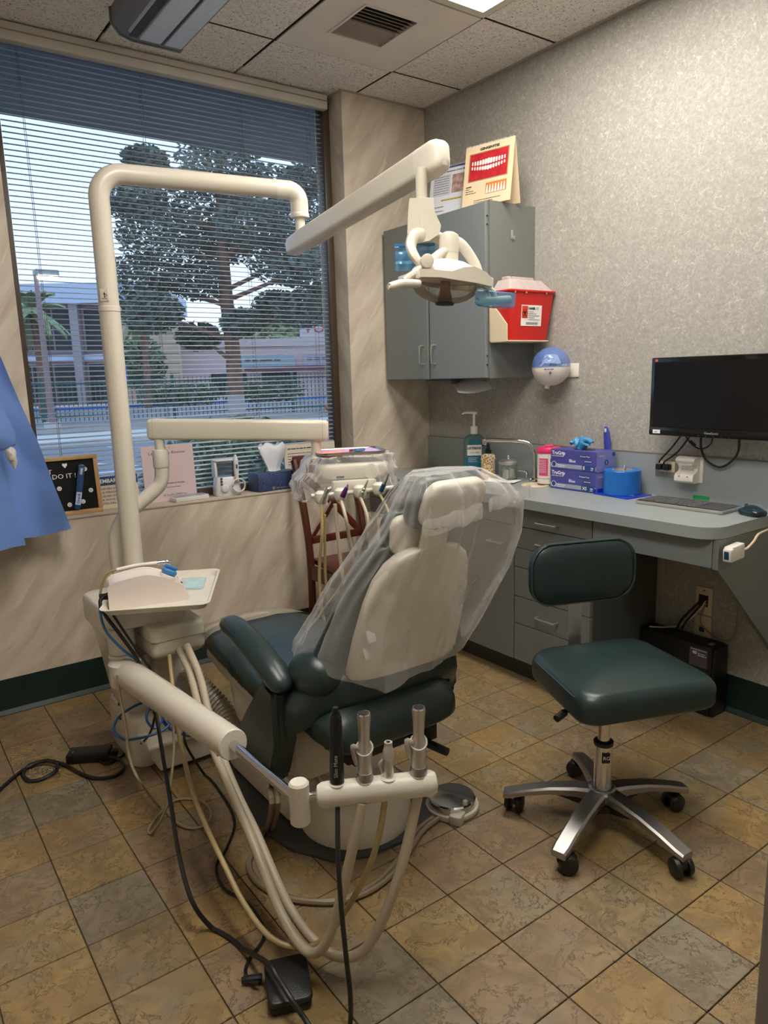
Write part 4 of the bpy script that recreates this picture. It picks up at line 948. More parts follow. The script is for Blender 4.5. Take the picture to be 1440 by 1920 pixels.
t, F, w = flip('flip_chart', 'smaller pale spiral flip chart about gum disease symptoms, behind the cream one', (2.395, 2.905), (2.46, 2.69), ZU, .235, math.radians(10), mat('pale_card', 'c9cbd0', .6, var=.02))
ft('What are the symptoms of gum disease', .0085, w*.10, .208, wd_=w*.85, bd=.0003)
obj('text_panel', bx(w*.08, w*.52, .10, .198, 0, .0005, M=F), mat('panel_grey', 'b6b8bc', .6), t, smooth=0)
for k in range(8): ft('~', .0055, w*.10, .187-.0112*k, wd_=w*.38)
obj('picture', bx(w*.55, w*.95, .105, .192, 0, .0006, M=F), mat('mouth_photo', '9c7f78', .5, var=.5, scale=50), t, smooth=0)
obj('highlight', bx(w*.30, w*.85, .072, .083, 0, .0004, M=F), mat('yellow_mark', 'c9bb72', .6), t, smooth=0); ft('~', .006, w*.31, .0745, wd_=w*.5)
obj('header_strip', bx(0, w, .226, .235, 0, .0005, M=F), mat('navy_strip', '2c4468', .5), t, smooth=0)
for k in range(2): ft('~', .006, w*.08, .045-.02*k, wd_=w*.3)

# ---------------------------------------------------------------- rolling stool
SC = Vector((1.669, 1.249, 0)); su = Vector((.93, -.367, 0)); sv = Vector((.367, .93, 0))
t = thing('stool', 'dark green vinyl rolling stool with low backrest and metal star base', 'stool', SC)
CS = [(1.506, 1.454), (1.841, 1.476), (1.928, 1.156), (1.653, .977), (1.415, 1.181)]
hubz = .115
obj('hub', lt([(.030, .085), (.045, .095), (.048, .118), (.036, .128), (.030, .13)], SC, 24), M_ALU, t)
obj('hub_skirt', lt([(.012, .045), (.014, .060), (.05, .066), (.055, .085), (.03, .0925)], SC, 20), M_BLACK, t)
for k, (cx_, cy_) in enumerate(CS):
    d = Vector((cx_, cy_, 0))-SC; ln = d.length; d.normalize(); s_ = Vector((-d.y, d.x, 0))
    ln = .285
    rings = []
    for q, (dist, zt, hw, th) in enumerate(((.025, .125, .026, .04), (.08, .122, .026, .030), (.15, .112, .025, .022), (.22, .095, .024, .020), (.27, .080, .024, .020), (ln+.008, .074, .021, .020))):
        c = SC+d*dist
        rings.append([c+s_*a*hw+EZ*(zt+b*th) for a, b in ((-1, -.25), (-.75, 0), (.75, 0), (1, -.25), (1, -.9), (.8, -1), (-.8, -1), (-1, -.9))])
    obj('base_leg', loft(B(), rings), M_ALU, t)
    gs = B(); prism(gs, [(.03, .10), (.16, .092), (.03, .055)], 'xz', -.010, .010, M=basis(SC, d, s_, EZ)); obj('leg_web', gs, M_BLACK, t, smooth=0)
    # caster: twin wheel, hood and stem
    cc = SC+d*(ln-.02); off = .4+k*1.3; wd_ = Vector((math.cos(off), math.sin(off), 0)); wx = Vector((-wd_.y, wd_.x, 0)); wc_ = cc+wd_*.014
    cst = obj('caster', bx(-.011, .011, -.020, .020,   .028, .055, .006, M=basis(wc_, wx, wd_, EZ)), M_BLACK, t)
    for s2 in (-1, 1): obj('wheel', cy(wc_+wx*s2*.010+EZ*.0285, wc_+wx*s2*.026+EZ*.0285, .0283, .0262, 20, .004), M_BLACK, cst)
    obj('stem', cy(cc+EZ*.045, cc+EZ*.062, .006), M_STEEL, cst)
obj('outer_column', cy(SC+EZ*.128, SC+EZ*.262, .027, .026, 24), M_CHROME, t); obj('collar', lt([(.028, .262), (.029, .266), (.029, .274), (.018, .278)], SC, 20), M_BLACK, t)
obj('inner_column', cy(SC+EZ*.27, SC+EZ*.40, .018, seg=20), M_CHROME, t)
stk = bx(-.012, .012, -.0275, -.0268, 0, .032, M=basis(SC+EZ*.215, Vector((.81, -.586, 0)), Vector((.586, .81, 0)), EZ)); o = obj('maker_plate', stk, M_BLACK, t, smooth=0)
text('RG', .016, M_WINK, o, SC+Vector((-.586, -.81, 0))*.0279+Vector((.81, -.586, 0))*-.009+EZ*.225, Vector((.81, -.586, 0)), EZ)
sc_ = Vector((1.775, 1.292, 0))
seatM = basis(sc_+EZ*0, su, sv, EZ)
def seat_outline(w, d, taper, r=.07):
    o_ = rr(w, d, r, 6); return [(x*(1+taper*(y/d)), y+.018*(x/w)**2*-4*(1 if y < 0 else 0)) for x, y in o_]
so = seat_outline(.43, .40, -.10)
obj('seat', sl(so, .388, .478, .042, .026, M=seatM, k=6, rb=.022), M_GREEN, t, smooth=60)
M_PIP = mat('vinyl_piping', '2e403e', .4)
for s2 in (-1, 1):
    pp = [seatM @ Vector((s2*x_, y_, z_)) for x_, y_, z_ in ((.165, -.205, .405), (.163, -.198, .435), (.184, -.184, .457), (.2155, -.14, .457), (.2125, -.05, .457), (.2075, .06, .457), (.2005, .13, .457), (.165, .188, .456))]
    obj('seat_piping', tb(pp, .0026, 6, 5), M_PIP, t)
obj('seat_pan', sl(rr(.30, .28, .04, 4),   .374, .3875, .004, M=seatM, k=2), M_BLACK, t)
obj('lever', tb([seatM @ Vector((-.10, -.02, .384)), seatM @ Vector((-.19, -.06, .376)), seatM @ Vector((-.205, -.067, .375)), seatM @ Vector((-.24, -.083, .368))], [.005, .005, .011, .011], 10, 3), M_BLACK, t)
bc = seatM @ Vector((.0, .225, 0))
obj('back_bar', tb([seatM @ Vector((0, .08, .386)), seatM @ Vector((0, .20, .388)), seatM @ Vector((0, .245, .41)), seatM @ Vector((0, .25, .50)), seatM @ Vector((0, .255, .70))], .024, 8, 5, flat=(1, .16)), M_STEEL, t)
bo = rr(.375, .205, .075, 7); b = B()
bM = basis(bc+EZ*.708, su, EZ, -sv)
R_ = []
for ins, zz in ((.03, -.022), (.012, -.018), (.002, -.008), (0, .002), (.004, .014), (.014, .024), (.03, .030), (.075, .036), (.13, .036)):
    R_.append([bM @ Vector((x*(1-ins/.16), y*(1-ins/.16)-.0, zz+.30*(x*(1-ins/.16))**2)) for x, y in bo])
loft(b, R_); obj('backrest', b, M_GREEN, t)
pp = [bM @ Vector((x*.985, y*.985, .018+.30*x*x)) for x, y in bo]; pp.append(pp[0]); obj('back_piping', tb(pp, .003, 6, 2), MATS['vinyl_piping'], t)

# ---------------------------------------------------------------- wooden chair under the window
M_WOODC = wood('cherry_wood', '3e1a0e', '5e2a17', (20, 20, 3), .3)
t = thing('wooden_chair', 'dark cherry wood chair with crossed back against the window wall', 'chair', (1.95, 2.95, 0))
wx0, wx1, wyb, wyf = 1.755, 2.085, 3.10, 2.72
for x in (wx0, wx1):
    obj('back_post', tb([(x, wyb+.03, 0), (x, wyb, .22), (x, wyb, .48), (x, wyb+.03, .66), (x, wyb+.085, .86), (x, wyb+.115, .95)], .021, 8, 4, flat=(.85, 1.1)), M_WOODC, t)
    obj('front_leg', bx(x-.019, x+.019, wyf-.019, wyf+.019, 0, .43, .004), M_WOODC, t)
    obj('side_apron', bx(x-.01, x+.01, wyf+.02, wyb-.02, .36, .428), M_WOODC, t, smooth=0)
    obj('side_stretcher', bx(x-.009, x+.009, wyf+.02, wyb, .16, .185), M_WOODC, t, smooth=0)
obj('front_apron', bx(wx0+.02, wx1-.02, wyf-.01, wyf+.01, .36, .428), M_WOODC, t, smooth=0)
obj('seat', sl([(wx0-.03, wyf-.03), (wx1+.03, wyf-.03), (wx1-.022, wyb+.015), (wx0+.022, wyb+.015)], .430, .458, .007, k=2), wood('cherry_seat', '4a2115', '6a3320', (14, 3, 14), .3), t)
obj('lower_rail', bx(wx0+.02, wx1-.02, wyb-.004, wyb+.016, .535, .572, .003), M_WOODC, t); obj('top_rail', bx(wx0-.01, wx1+.01, wyb+.095, wyb+.125, .88, .97, .008), M_WOODC, t)
for s in (0, 1):
    a = (wx0+.02, wyb+.012, .565) if s == 0 else (wx1-.02, wyb+.012, .565); e = (wx1-.02, wyb+.10, .885) if s == 0 else (wx0+.02, wyb+.10, .885)
    obj('cross_slat', tb([a, (1.93, wyb+.048+.006*s, .725), e], .018, 8, 4, flat=(.5, 1)), M_WOODC, t)
obj('corner_spindle', bx(1.915, 1.945, wyb+.035, wyb+.06, .70, .75, .004), M_WOODC, t)
# open white carton standing in the corner
t = thing('carton', 'tall open white carton standing in the corner behind the dental chair', 'box', (2.18, 3.14, 0))
cx0, cx1, cy0, cy1, cz = 2.137, 2.228, 3.05, 3.235, .625
b = B()
box(b, cx0, cx0+.004, cy0, cy1, 0, cz); box(b, cx1-.004, cx1, cy0, cy1, 0, cz); box(b, cx0+.004, cx1-.004, cy0, cy0+.004, 0, cz); box(b, cx0+.004, cx1-.004, cy1-.004, cy1, 0, cz); box(b, cx0+.004, cx1-.004, cy0+.004, cy1-.004, 0, .004)
obj('carton_body', b, mat('carton_white', 'c9bfb0', .7), t, smooth=0)
obj('flap', bx(0, .085, -.002, .002, 0, .075, M=Matrix.Translation((cx0+.003, cy1-.004, cz))), mat('carton_inside', '6b625c', .8), t, smooth=0)
obj('flap', bx(-.002, .002, 0, .17, 0, .07, M=Matrix.Translation((cx1-.003, cy0+.004, cz))), MATS['carton_inside'], t, smooth=0)
# ---------------------------------------------------------------- dental unit: utility box, tall pole and the arm for the tray
PX, PY = .772, 2.70
un = thing('dental_unit', 'cream dental utility box on the floor with a tall bent pole rising from it', 'dental unit', (.75, 2.6, 0))
# foot
b = B(); slab(b, rr(.20, .33, .05, 5, .745, 2.62), 0, .19, .03, k=4, rb=.004)
obj('foot_housing', b, M_CREAM, un)
obj('foot_shelf', bx(.70, 1.0, 2.36, 2.50, .02, .115, .006), M_CREAM, un)
obj('shelf_lip', bx(.66, 1.0, 2.34, 2.52, .1152, .130, .004), M_CREAM, un)
# column and head
b = B(); R_ = []
for z, w, d, cx_, cyy in ((.175, .13, .18, .725, 2.61), (.205, .155, .21, .722, 2.60), (.36, .17, .24, .708, 2.60), (.46, .18, .27, .700, 2.60), (.50, .20, .30, .695, 2.60)):
    R_.append([Vector((x, y, z)) for x, y in rr(w, d, .035, 5, cx_, cyy)])
loft(b, R_); obj('column', b, M_CREAM, un)
b = B(); slab(b, rr(.215, .36, .05, 5, .695, 2.60), .5005, .600, .022, k=4, rb=.012); obj('column_cap', b, M_CREAM, un)
hd = B(); slab(hd, rr(.185, .30, .03, 5, .770, 2.400), .460, .572, .018, k=4, rb=.03); obj('junction_head', hd, M_CREAM2, un)
obj('head_seam', bx(.6765, .8635, 2.2485, 2.5515, .5225, .5245, .001), mat('seam_shade', '8e8673', .6), un, smooth=0)
obj('front_cover', bx(.735, .86, 2.42, 2.47, .13, .47, .008), M_CREAM2, un)
# pole with bend and horizontal tube
TR = .0345
obj('pole', tb([(PX, PY, .59), (PX, PY, 1.0), (PX, PY, 1.6)], TR+.001, 24, 2), M_CREAM, un)
obj('pole_ring', lt([(TR+.0005, 0), (TR+.0025, .002), (TR+.0025, .018), (TR+.0005, .02)], (PX, PY, 1.60), 24), M_CREAM2, un)
dx = Vector((1.497-PX, 2.595-PY, 0)).normalized(); TZt = 2.062
pts = [Vector((PX, PY, 1.62)), Vector((PX, PY, 1.80)), Vector((PX, PY, 1.93)), Vector((PX, PY, 1.96))]
rad = .085
for k in range(0, 9):
    a = PI/2*k/8; pts.append(Vector((PX, PY, TZt-rad))+dx*rad*(1-math.cos(a))+EZ*rad*math.sin(a))
e_ = Vector((1.497, 2.595, TZt)); q_ = pts[-1]; pts += [q_+dx*.02, q_+dx*.08, q_+dx*.3, e_-dx*.10]
obj('bent_tube', tb(pts, [TR]*6+[TR]*5+[TR*.97], 24, 3), M_CREAM, un)
pts = [e_-dx*.10]
for k in range(0, 7):
    a = PI/2*k/6; pts.append(e_-dx*.045+dx*.045*math.sin(a)+EZ*(-.045+.045*math.cos(a)))
pts.append(e_+EZ*-.088)
obj('elbow', tb(pts, TR*.985, 24, 3), M_CREAM2, un)
obj('elbow_collar', lt([(TR*1.02, -.098), (TR*1.04, -.095), (TR*1.04, -.084), (TR*1.0, -.081)], e_, 24), M_CREAM2, un)
lbw = obj('warning_sticker', bx(-.014, .014, -TR-.0018, -TR+.002, 1.635, 1.675, M=basis((PX, PY, 0), Vector((.81, -.586, 0)), Vector((.586, .81, 0)), EZ)), mat('sticker_cream', 'd9d2c4', .5), un, smooth=0)
vv = Vector((.81, -.586, 0)); fv = Vector((-.586, -.81, 0)); q0 = Vector((PX, PY, 0))+fv*(TR+.0022)
text('†', .020, M_INK, lbw, q0+vv*-.004+EZ*1.650, vv, EZ, bold=.0006); text('▲' if False else 'A', .010, M_INK, lbw, q0+vv*.004+EZ*1.650, vv, EZ); text('~', .005, M_INK, lbw, q0+vv*-.010+EZ*1.641, vv, EZ)
# arm that carries the accessory tray
tp0 = Vector((.62, 2.33, .535)); tp1 = Vector((.79, 2.36, .60))
obj('tray_arm_pivot', lt([(.040, .478), (.043, .482), (.043, .560), (.039, .566)], (.615, 2.37, 0), 24), M_CREAM2, un)
pv = Vector((.615, 2.37, .58)); tc_ = Vector((.775, 2.36, .592)); d = (tc_-pv); d.z = 0; d.normalize(); s_ = Vector((-d.y, d.x, 0))
ol = []
for k in range(13): a = PI/2+PI*k/12; ol.append(pv.xy.to_3d()+d*.043*math.cos(a)+s_*.043*math.sin(a))
for k in range(13): a = -PI/2+PI*k/12; ol.append(tc_.xy.to_3d()+d*.055*math.cos(a)+s_*.055*math.sin(a))
obj('tray_arm', sl([(p.x, p.y) for p in ol], .567, .622, .010, k=3), M_CREAM2, un)
obj('tray_mount', lt([(.052, .6225), (.055, .626), (.055, .637), (.048, .641)], (.775, 2.36, 0), 28), M_CREAM2, un)
# lower bracket for the assistant arm
obj('bracket', lt([(.040, .36), (.046, .366), (.046, .470), (.041, .477)], (.615, 2.37, 0), 24), M_CREAM2, un)
obj('bracket_link', bx(.60, .70, 2.35, 2.47, .38, .46, .012), M_CREAM2, un)
for z in (.145, .20): obj('screw', cy((.6445, 2.60, z), (.641, 2.60, z), .006, seg=10), M_DARK, un)

# corrugated drain hose and loose supply hoses of the unit
def corr(pts, r, m, par, nm, n=46):
    P = smooth_pts(pts, 30); bmh = tb(P, [r*(1.0 if (i//2) % 2 else .78) for i in range(len(P))], 14, 1); return obj(nm, bmh, m, par, smooth=20)
o = corr([(.84, 2.40, .36), (.88, 2.37, .28), (.92, 2.30, .21), (.93, 2.22, .14), (.95, 2.16, .10)], .034, M_CREAM, None, 'corrugated_hose'); tag(o, 'ribbed cream umbilical hose curving from the utility box to the chair base', 'hose')

# ---------------------------------------------------------------- operating light on its balance arm
lg = thing('dental_light', 'cream dental operating light hanging from its long slanted arm', 'dental light', (1.45, 1.70, 1.6))
A0 = Vector((1.485, 2.615, 1.868)); A1 = Vector((1.453, 1.728, 1.965)); ad = (A1-A0).normalized(); asd = ad.cross(EZ).normalized(); aup = asd.cross(ad)
obj('pivot_shaft', cy((1.497, 2.595, 1.90), (1.497, 2.595, 1.985), .019, seg=18), M_CREAM2, lg)
def arm_ring(c, w, h): return [c+asd*x+aup*y for x, y in rr(w, h, min(w, h)*.32, 5)]
R_ = [arm_ring(A0-ad*.05, .030, .035), arm_ring(A0-ad*.045, .045, .055), arm_ring(A0-ad*.03, .054, .070), arm_ring(A0+ad*.05, .058, .078), arm_ring(A0+ad*.5, .062, .084), arm_ring(A1-ad*.06, .066, .090)]
obj('arm', loft(B(), R_), M_CREAM, lg)
R_ = [arm_ring(A1-ad*.0598, .067, .091), arm_ring(A1+ad*.01, .068, .092), arm_ring(A1+ad*.03, .060, .084), arm_ring(A1+ad*.043, .042, .064), arm_ring(A1+ad*.048, .015, .03)]
obj('arm_end_cap', loft(B(), R_), M_CREAM2, lg)
obj('arm_slot', sl(rr(.024, .08, .010, 3), -.004, .0, .001, k=1, M=basis(A1-ad*.035-aup*.0425, asd, ad, -aup)), M_BLACK, lg)
for q in (A0+ad*.0, A1-ad*.13): obj('screw', cy(q-asd*.0335*1, q-asd*.0290, .004, seg=8) if False else cy(q+asd*-.034, q+asd*-.028, .004, seg=8), M_DARK, lg)
NX = Vector((1.410, 1.738, 0))
obj('neck_tube', cy((NX.x, NX.y, 1.935), (NX.x, NX.y, 1.850), .0165, seg=20), M_CREAM, lg)
obj('knuckle', tb([(NX.x, NX.y, 1.853), (NX.x, NX.y, 1.835), (NX.x-.006, NX.y, 1.80), (NX.x-.004, NX.y-.002, 1.772)], [.024, .026, .024, .024], 18, 5, flat=(1, 1)), M_CREAM, lg)
kn = B(); prism(kn, [(-.038, -.074), (-.034, .0), (-.030, .040), (.026, .040), (.028, .008), (.046, -.030), (.042, -.048), (.014, -.064)], 'xz', -.027, .027, M=basis((NX.x, NX.y, 1.803), vv, Vector((.586, .81, 0)), EZ)); bmesh.ops.bevel(kn, geom=list(kn.edges), offset=.007, segments=3, affect='EDGES')
obj('knuckle_shell', kn, M_CREAM, lg, smooth=40)
HC = Vector((1.436, 1.667, 1.625))      # lamp head centre
ex = Vector((.97, -.24, -.06)).normalized(); ey = EZ.cross(ex).normalized(); ez = ex.cross(ey); HM = basis(HC, ex, ey, ez) @ Matrix.Diagonal((1.1, 1.08, 1.06, 1))
h = lambda x, y, z: HM @ Vector((x, y, z))
K0 = Vector((NX.x+.018, NX.y-.012, 1.768))
obj('swivel', cy(K0+EZ*.010, K0-EZ*.012, .020, .024, 18, .004), M_CREAM, lg)
Kl = HM.inverted() @ (K0-EZ*.010)
yk = [h(Kl.x, Kl.y, Kl.z), h(Kl.x-.03, Kl.y-.010, Kl.z-.010), h(-.082, .03, .105), h(-.096, .015, .075), h(-.088, .0, .045), h(-.072, -.005, .030)]
obj('yoke', tb(yk, [.016, .018, .017, .017, .016, .013], 12, 6, flat=(.8, 1.15)), M_CREAM, lg)
yk = [h(Kl.x, Kl.y, Kl.z), h(Kl.x+.03, Kl.y-.01, Kl.z-.014), h(.055, .035, .102), h(.095, .03, .060), h(.108, .02, .025), h(.106, .01, .005)]
obj('yoke', tb(yk, [.014, .015, .015, .014, .013, .012], 12, 6, flat=(.8, 1.15)), M_CREAM, lg)
obj('pivot_knob', cy(h(-.082, -.062, .030), h(-.072, -.030, .032), .0185, seg=20, bev=.003), M_CREAM, lg)
obj('pivot_arm', tb([h(-.060, -.02, .030), h(-.040, -.01, .045), h(-.012, .0, .066), h(.01, .005, .070)], [.016, .015, .014, .015], 12, 5), M_CREAM, lg)
obj('motor_housing', lathe(B(), [(.026, .040), (.026, .066), (.0255, .068), (.0265, .069), (.0265, .105), (.023, .118), (.012, .124)], HM @ Matrix.Translation((.012, .012, 0)), 26), M_CREAM, lg)
# shell: shallow dome behind the reflector
b = B(); R_ = []
for s, z in ((1.0, -.008), (1.02, .004), (.95, .018), (.80, .033), (.55, .044), (.25, .049)): R_.append([h(.098*s*math.cos(a), .060*s*math.sin(a), z) for a in [2*PI*k/36 for k in range(36)]])
loft(b, R_); obj('rear_shell', b, M_WHITE, lg)
b = B(); pl_ = [(-.104, -.014), (-.104, .006), (-.085, .008), (-.015, .008), (.020, .022), (.050, .026), (.085, .014), (.106, -.004), (.106, -.022), (.06, -.016), (-.05, -.010)]
prism(b, pl_, 'xz', -.068, -.050, M=HM); obj('front_fascia', b, M_CREAM, lg, smooth=25)
b = B(); prism(b, [(-.104, -.014), (-.104, .006), (.106, .004), (.106, -.020)], 'xz', .050, .066, M=HM); obj('rear_fascia', b, M_CREAM, lg, smooth=25)
for s in (-1, 1): obj('side_fascia', bx(s*.104-.008, s*.104+.008, -.062, .062, -.018, .004, .005, M=HM), M_CREAM, lg)
b = B(); R_ = []
for s, z in ((.98, -.010), (.97, -.022), (.86, -.042), (.65, -.056), (.40, -.064), (.2, -.066)): R_.append([h(.098*s*math.cos(a), .058*s*math.sin(a), z) for a in [2*PI*k/36 for k in range(36)]])
loft(b, R_, cap=False); obj('lens_shield', b, glassy('lens_shield', 'f3eee4', .05, .04), lg)
b = B(); R_ = []
for s, z in ((.96, -.0095), (.80, .006), (.5, .018), (.1, .024)): R_.append([h(.096*s*math.cos(a), .056*s*math.sin(a), z) for a in [2*PI*k/36 for k in range(36)]])
loft(b, R_, cap=False); obj('reflector', b, mat('gold_reflector', 'd8cbb2', .25, metal=.6), lg)
obj('bulb_stem', lathe(B(), [(.012, .02), (.014, -.03), (.020, -.052), (.020, -.063)], HM, 18), mat('amber_bulb', '7a4f22', .3), lg); obj('bulb_cap', lathe(B(), [(.021, -.0632), (.026, -.066), (.024, -.0705), (.01, -.072)], HM, 20), M_DARK, lg)
obj('handle', tb([h(-.112, -.05, -.004), h(-.128, -.055, -.014), h(-.142, -.058, -.026)], [.010, .010, .009], 10, 5), M_CREAM, lg)
obj('handle_grip', tb([h(-.190, -.075, -.046), h(-.186, -.074, -.0455), h(-.150, -.062, -.034), h(-.105, -.060, -.030), h(-.101, -.060, -.030)], [.006, .011, .0125, .0115, .006], 12, 4), M_CREAM, lg)
obj('handle', tb([h(.105, -.02, -.012), h(.128, -.024, -.026), h(.135, -.028, -.045)], [.010, .009, .009], 10, 5), M_CREAM, lg)
obj('handle_grip', tb([h(.082, -.030, -.058), h(.086, -.030, -.058), h(.135, -.030, -.052), h(.178, -.030, -.046), h(.182, -.030, -.045)], [.006, .012, .012, .012, .006], 12, 4), mat('pale_grip', 'aebfae', .4), lg)
b = B(); slab(b, [(.072, -.035), (.10, -.050), (.19, -.045), (.200, -.018), (.13, .0), (.10, -.008)], -.070, -.030, .006, k=2, M=HM); noisy(b, .005, 45, 4)
o = obj('handle_cover', b, M_FILMB, None); tag(o, 'blue barrier film wrapped round the right handle of the operating light', 'plastic cover')
b = B(); fO = Vector((1.359, 1.805, 1.734)); fx = Vector((.81, -.586, 0)); F_ = basis(fO, fx, EZ, Vector((-.586, -.81, 0)))
R_ = []
for i in range(13):
    R_.append([F_ @ Vector((.118*i/12, -.075*j/8, .004*math.sin(i*1.7+j*.9)+.003*math.sin(j*2.3))) for j in range(9)]+[F_ @ Vector((.118*i/12, -.075*j/8, -.0012+.004*math.sin(i*1.7+j*.9)+.003*math.sin(j*2.3))) for j in range(8, -1, -1)])
loft(b, R_); o = obj('barrier_sheet', b, M_FILMB, None); tag(o, 'blue plastic pouch hanging behind the yoke of the operating light', 'plastic cover')
obj('pouch_seal', bx(-.001, .119, -.006, .0005, -.004, .005, M=F_), film('blue_seal', '3b86bf', .7, .2, .85), o, smooth=0)
text('XX', .001, M_INK, lg, HC, vv, EZ) if False else None

# ---------------------------------------------------------------- doctor's delivery head on its arm
dl = thing('delivery_unit', 'cream dental delivery arm and instrument head in front of the window', 'delivery unit', (1.2, 2.6, 1.0))
obj('swan_pipe', tb([(.745, 2.79, .60), (.74, 2.795, .75), (.77, 2.79, .84), (.82, 2.785, .885), (.90, 2.775, .945), (.925, 2.772, .975), (.932, 2.770, 1.02), (.932, 2.770, 1.085)], [.027]*8, 18, 6), M_CREAM, dl)
obj('pipe_sleeve', cy((.932, 2.770, 1.03), (.932, 2.770, 1.10), .030, seg=20, bev=.003), M_CREAM2, dl)
obj('arm_post', cy((.932, 2.770, 1.10), (.932, 2.770, 1.14), .019, seg=18), M_CREAM, dl)
D0 = Vector((.905, 2.80, 1.178)); D1 = Vector((1.475, 2.415, 1.152)); dd = (D1-D0).normalized(); ds = dd.cross(EZ).normalized(); du = ds.cross(dd)
dring = lambda c, w, hh: [c+ds*x+du*y for x, y in rr(w, hh, .014, 4)]
obj('beam', loft(B(), [dring(D0, .05, .064), dring(D0+dd*.006, .06, .076), dring(D0+dd*.020, .064, .080), dring(D1-dd*.020, .064, .080), dring(D1-dd*.006, .06, .076), dring(D1, .05, .064)]), M_CREAM, dl)
for c in (D0+dd*.0215, D1-dd*.0215): obj('beam_seam', loft(B(), [dring(c, .0648, .0808), dring(c+dd*.0008, .0648, .0808)]), MATS['seam_shade'], dl)
HO = Vector((1.385, 2.350, 0)); e1 = Vector((.93, -.367, 0)); e2 = Vector((.367, .93, 0)); HMd = basis(HO, e1, e2, EZ)
pdn = D1-dd*.05
obj('drop_post', cy((pdn.x, pdn.y, 1.118), (pdn.x, pdn.y, 1.035), .019, seg=18), M_CREAM, dl)
hh_ = lambda x, y, z: HMd @ Vector((x, y, z))
b = B(); slab(b, rr(.285, .21, .045, 6, .145, .115), .965, 1.028, .022, k=4, M=HMd); obj('head_body', b, M_CREAM, dl)
obj('control_pad', lathe(B(), [(.030, 0), (.030, .002), (.026, .0035)], basis(hh_(.205, .0088, .995), e1, EZ, -e2), 24), M_CREAM2, dl)
obj('maker_badge', bx(.068, .098, .0085, .0100, .975, .982, M=HMd), mat('badge_blue', '35507e', .4), dl, smooth=0)
obj('holder_bar', tb([hh_(-.035, -.015, .918), hh_(.06, -.02, .920), hh_(.20, -.02, .926), hh_(.285, -.015, .93)], .0085, 12, 4), M_CREAM2, dl)
obj('holder_bracket', bx(.05, .22, -.012, .03, .928, .966, .006, M=HMd), M_CREAM2, dl)
HPX = (.002, .076, .150, .226)
for k, x in enumerate(HPX):
    c = hh_(x, -.026, .912+.006*k); obj('holder_cup', lathe(B(), [(.012, -.026), (.022, -.018), (.027, .0), (.024, .016), (.014, .024)], Matrix.Translation(c), 18), M_CREAM2, dl)
# film wrap round the head
b = B(); R_ = []
prf = [(1.16, .905, 0), (1.30, .915, 0), (1.34, .94, 0), (1.30, .97, 0), (1.22, 1.0, 0), (1.16, 1.03, 0), (1.10, 1.052, 0), (1.03, 1.0575, 0), (.90, 1.0578, 0)]
for i, (s, z, _) in enumerate(prf):
    ring = []
    for k in range(72):
        a = 2*PI*k/72; c_, q_ = math.cos(a), math.sin(a)
        x = .145+.150*s*math.copysign(abs(c_)**.45, c_)-(.03 if i < 4 else .012*(i < 6)); y = .115+.108*s*math.copysign(abs(q_)**.45, q_)
        wv = .006*math.sin(k*1.9+i*2.1)+.004*math.sin(k*3.7-i)
        ring.append(hh_(x+wv*c_, y+wv*q_, z+(.006*math.sin(k*.8+i) if i < 2 else 0)-.012*(x-.145)/.15*(1 if i < 2 else 0)*-1))
    R_.append(ring)
loft(b, R_, cap=False); noisy(b, .006, 28, 2); o = obj('head_wrap', b, M_FILM2, None, smooth=25); tag(o, 'crinkled clear plastic bag wrapped round the delivery head', 'plastic cover')
# metal tray with papers on the head
t = thing('metal_tray', 'shallow steel tray on top of the wrapped delivery head', 'tray', hh_(.14, .12, 1.06))
b = B(); ro = rr(.265, .205, .03, 5, .140, .118); R_ = []
for s, z in ((.96, 1.0592), (.99, 1.062), (1.01, 1.070), (1.03, 1.071), (1.03, 1.0698), (.995, 1.0685), (.965, 1.0625), (.95, 1.0612)): R_.append([hh_(.140+(x-.140)*s, .118+(y-.118)*s, z) for x, y in ro])
loft(b, R_); obj('pan', b, mat('tray_steel', '9a948a', .3, metal=.9), t)
o = obj('paper_liner', sl(rr(.236, .178, .01, 3, .140, .118), 1.0640, 1.0660, .0002, k=1, M=HMd), mat('lilac_paper', 'b7a1cf', .7), None); tag(o, 'lilac paper liner lying in the steel tray', 'paper')
o = obj('paper_card', bx(0, .12, 0, .085, 0, .0012, M=basis(hh_(.03, .028, 1.0665), (1, .05, 0), (-.05, 1, 0), EZ)), mat('salmon_paper', 'e8958c', .7), None, smooth=0); tag(o, 'salmon pink paper lying on the lilac tray liner', 'paper')
o = obj('prophy_packet', sl(rr(.05, .022, .006, 3), 0, .010, .004, k=2, M=RZ(10, hh_(.175, .070, 1.0682))), mat('blue_packet', '4b7f9e', .25), None); tag(o, 'small blue packet lying on the papers in the steel tray', 'packet')
obj('red_end', sl(rr(.014, .016, .004, 3), 0, .009, .003, k=2, M=RZ(10, hh_(.142, .066, 1.0682))), mat('red_end', '8e3327', .4), o)
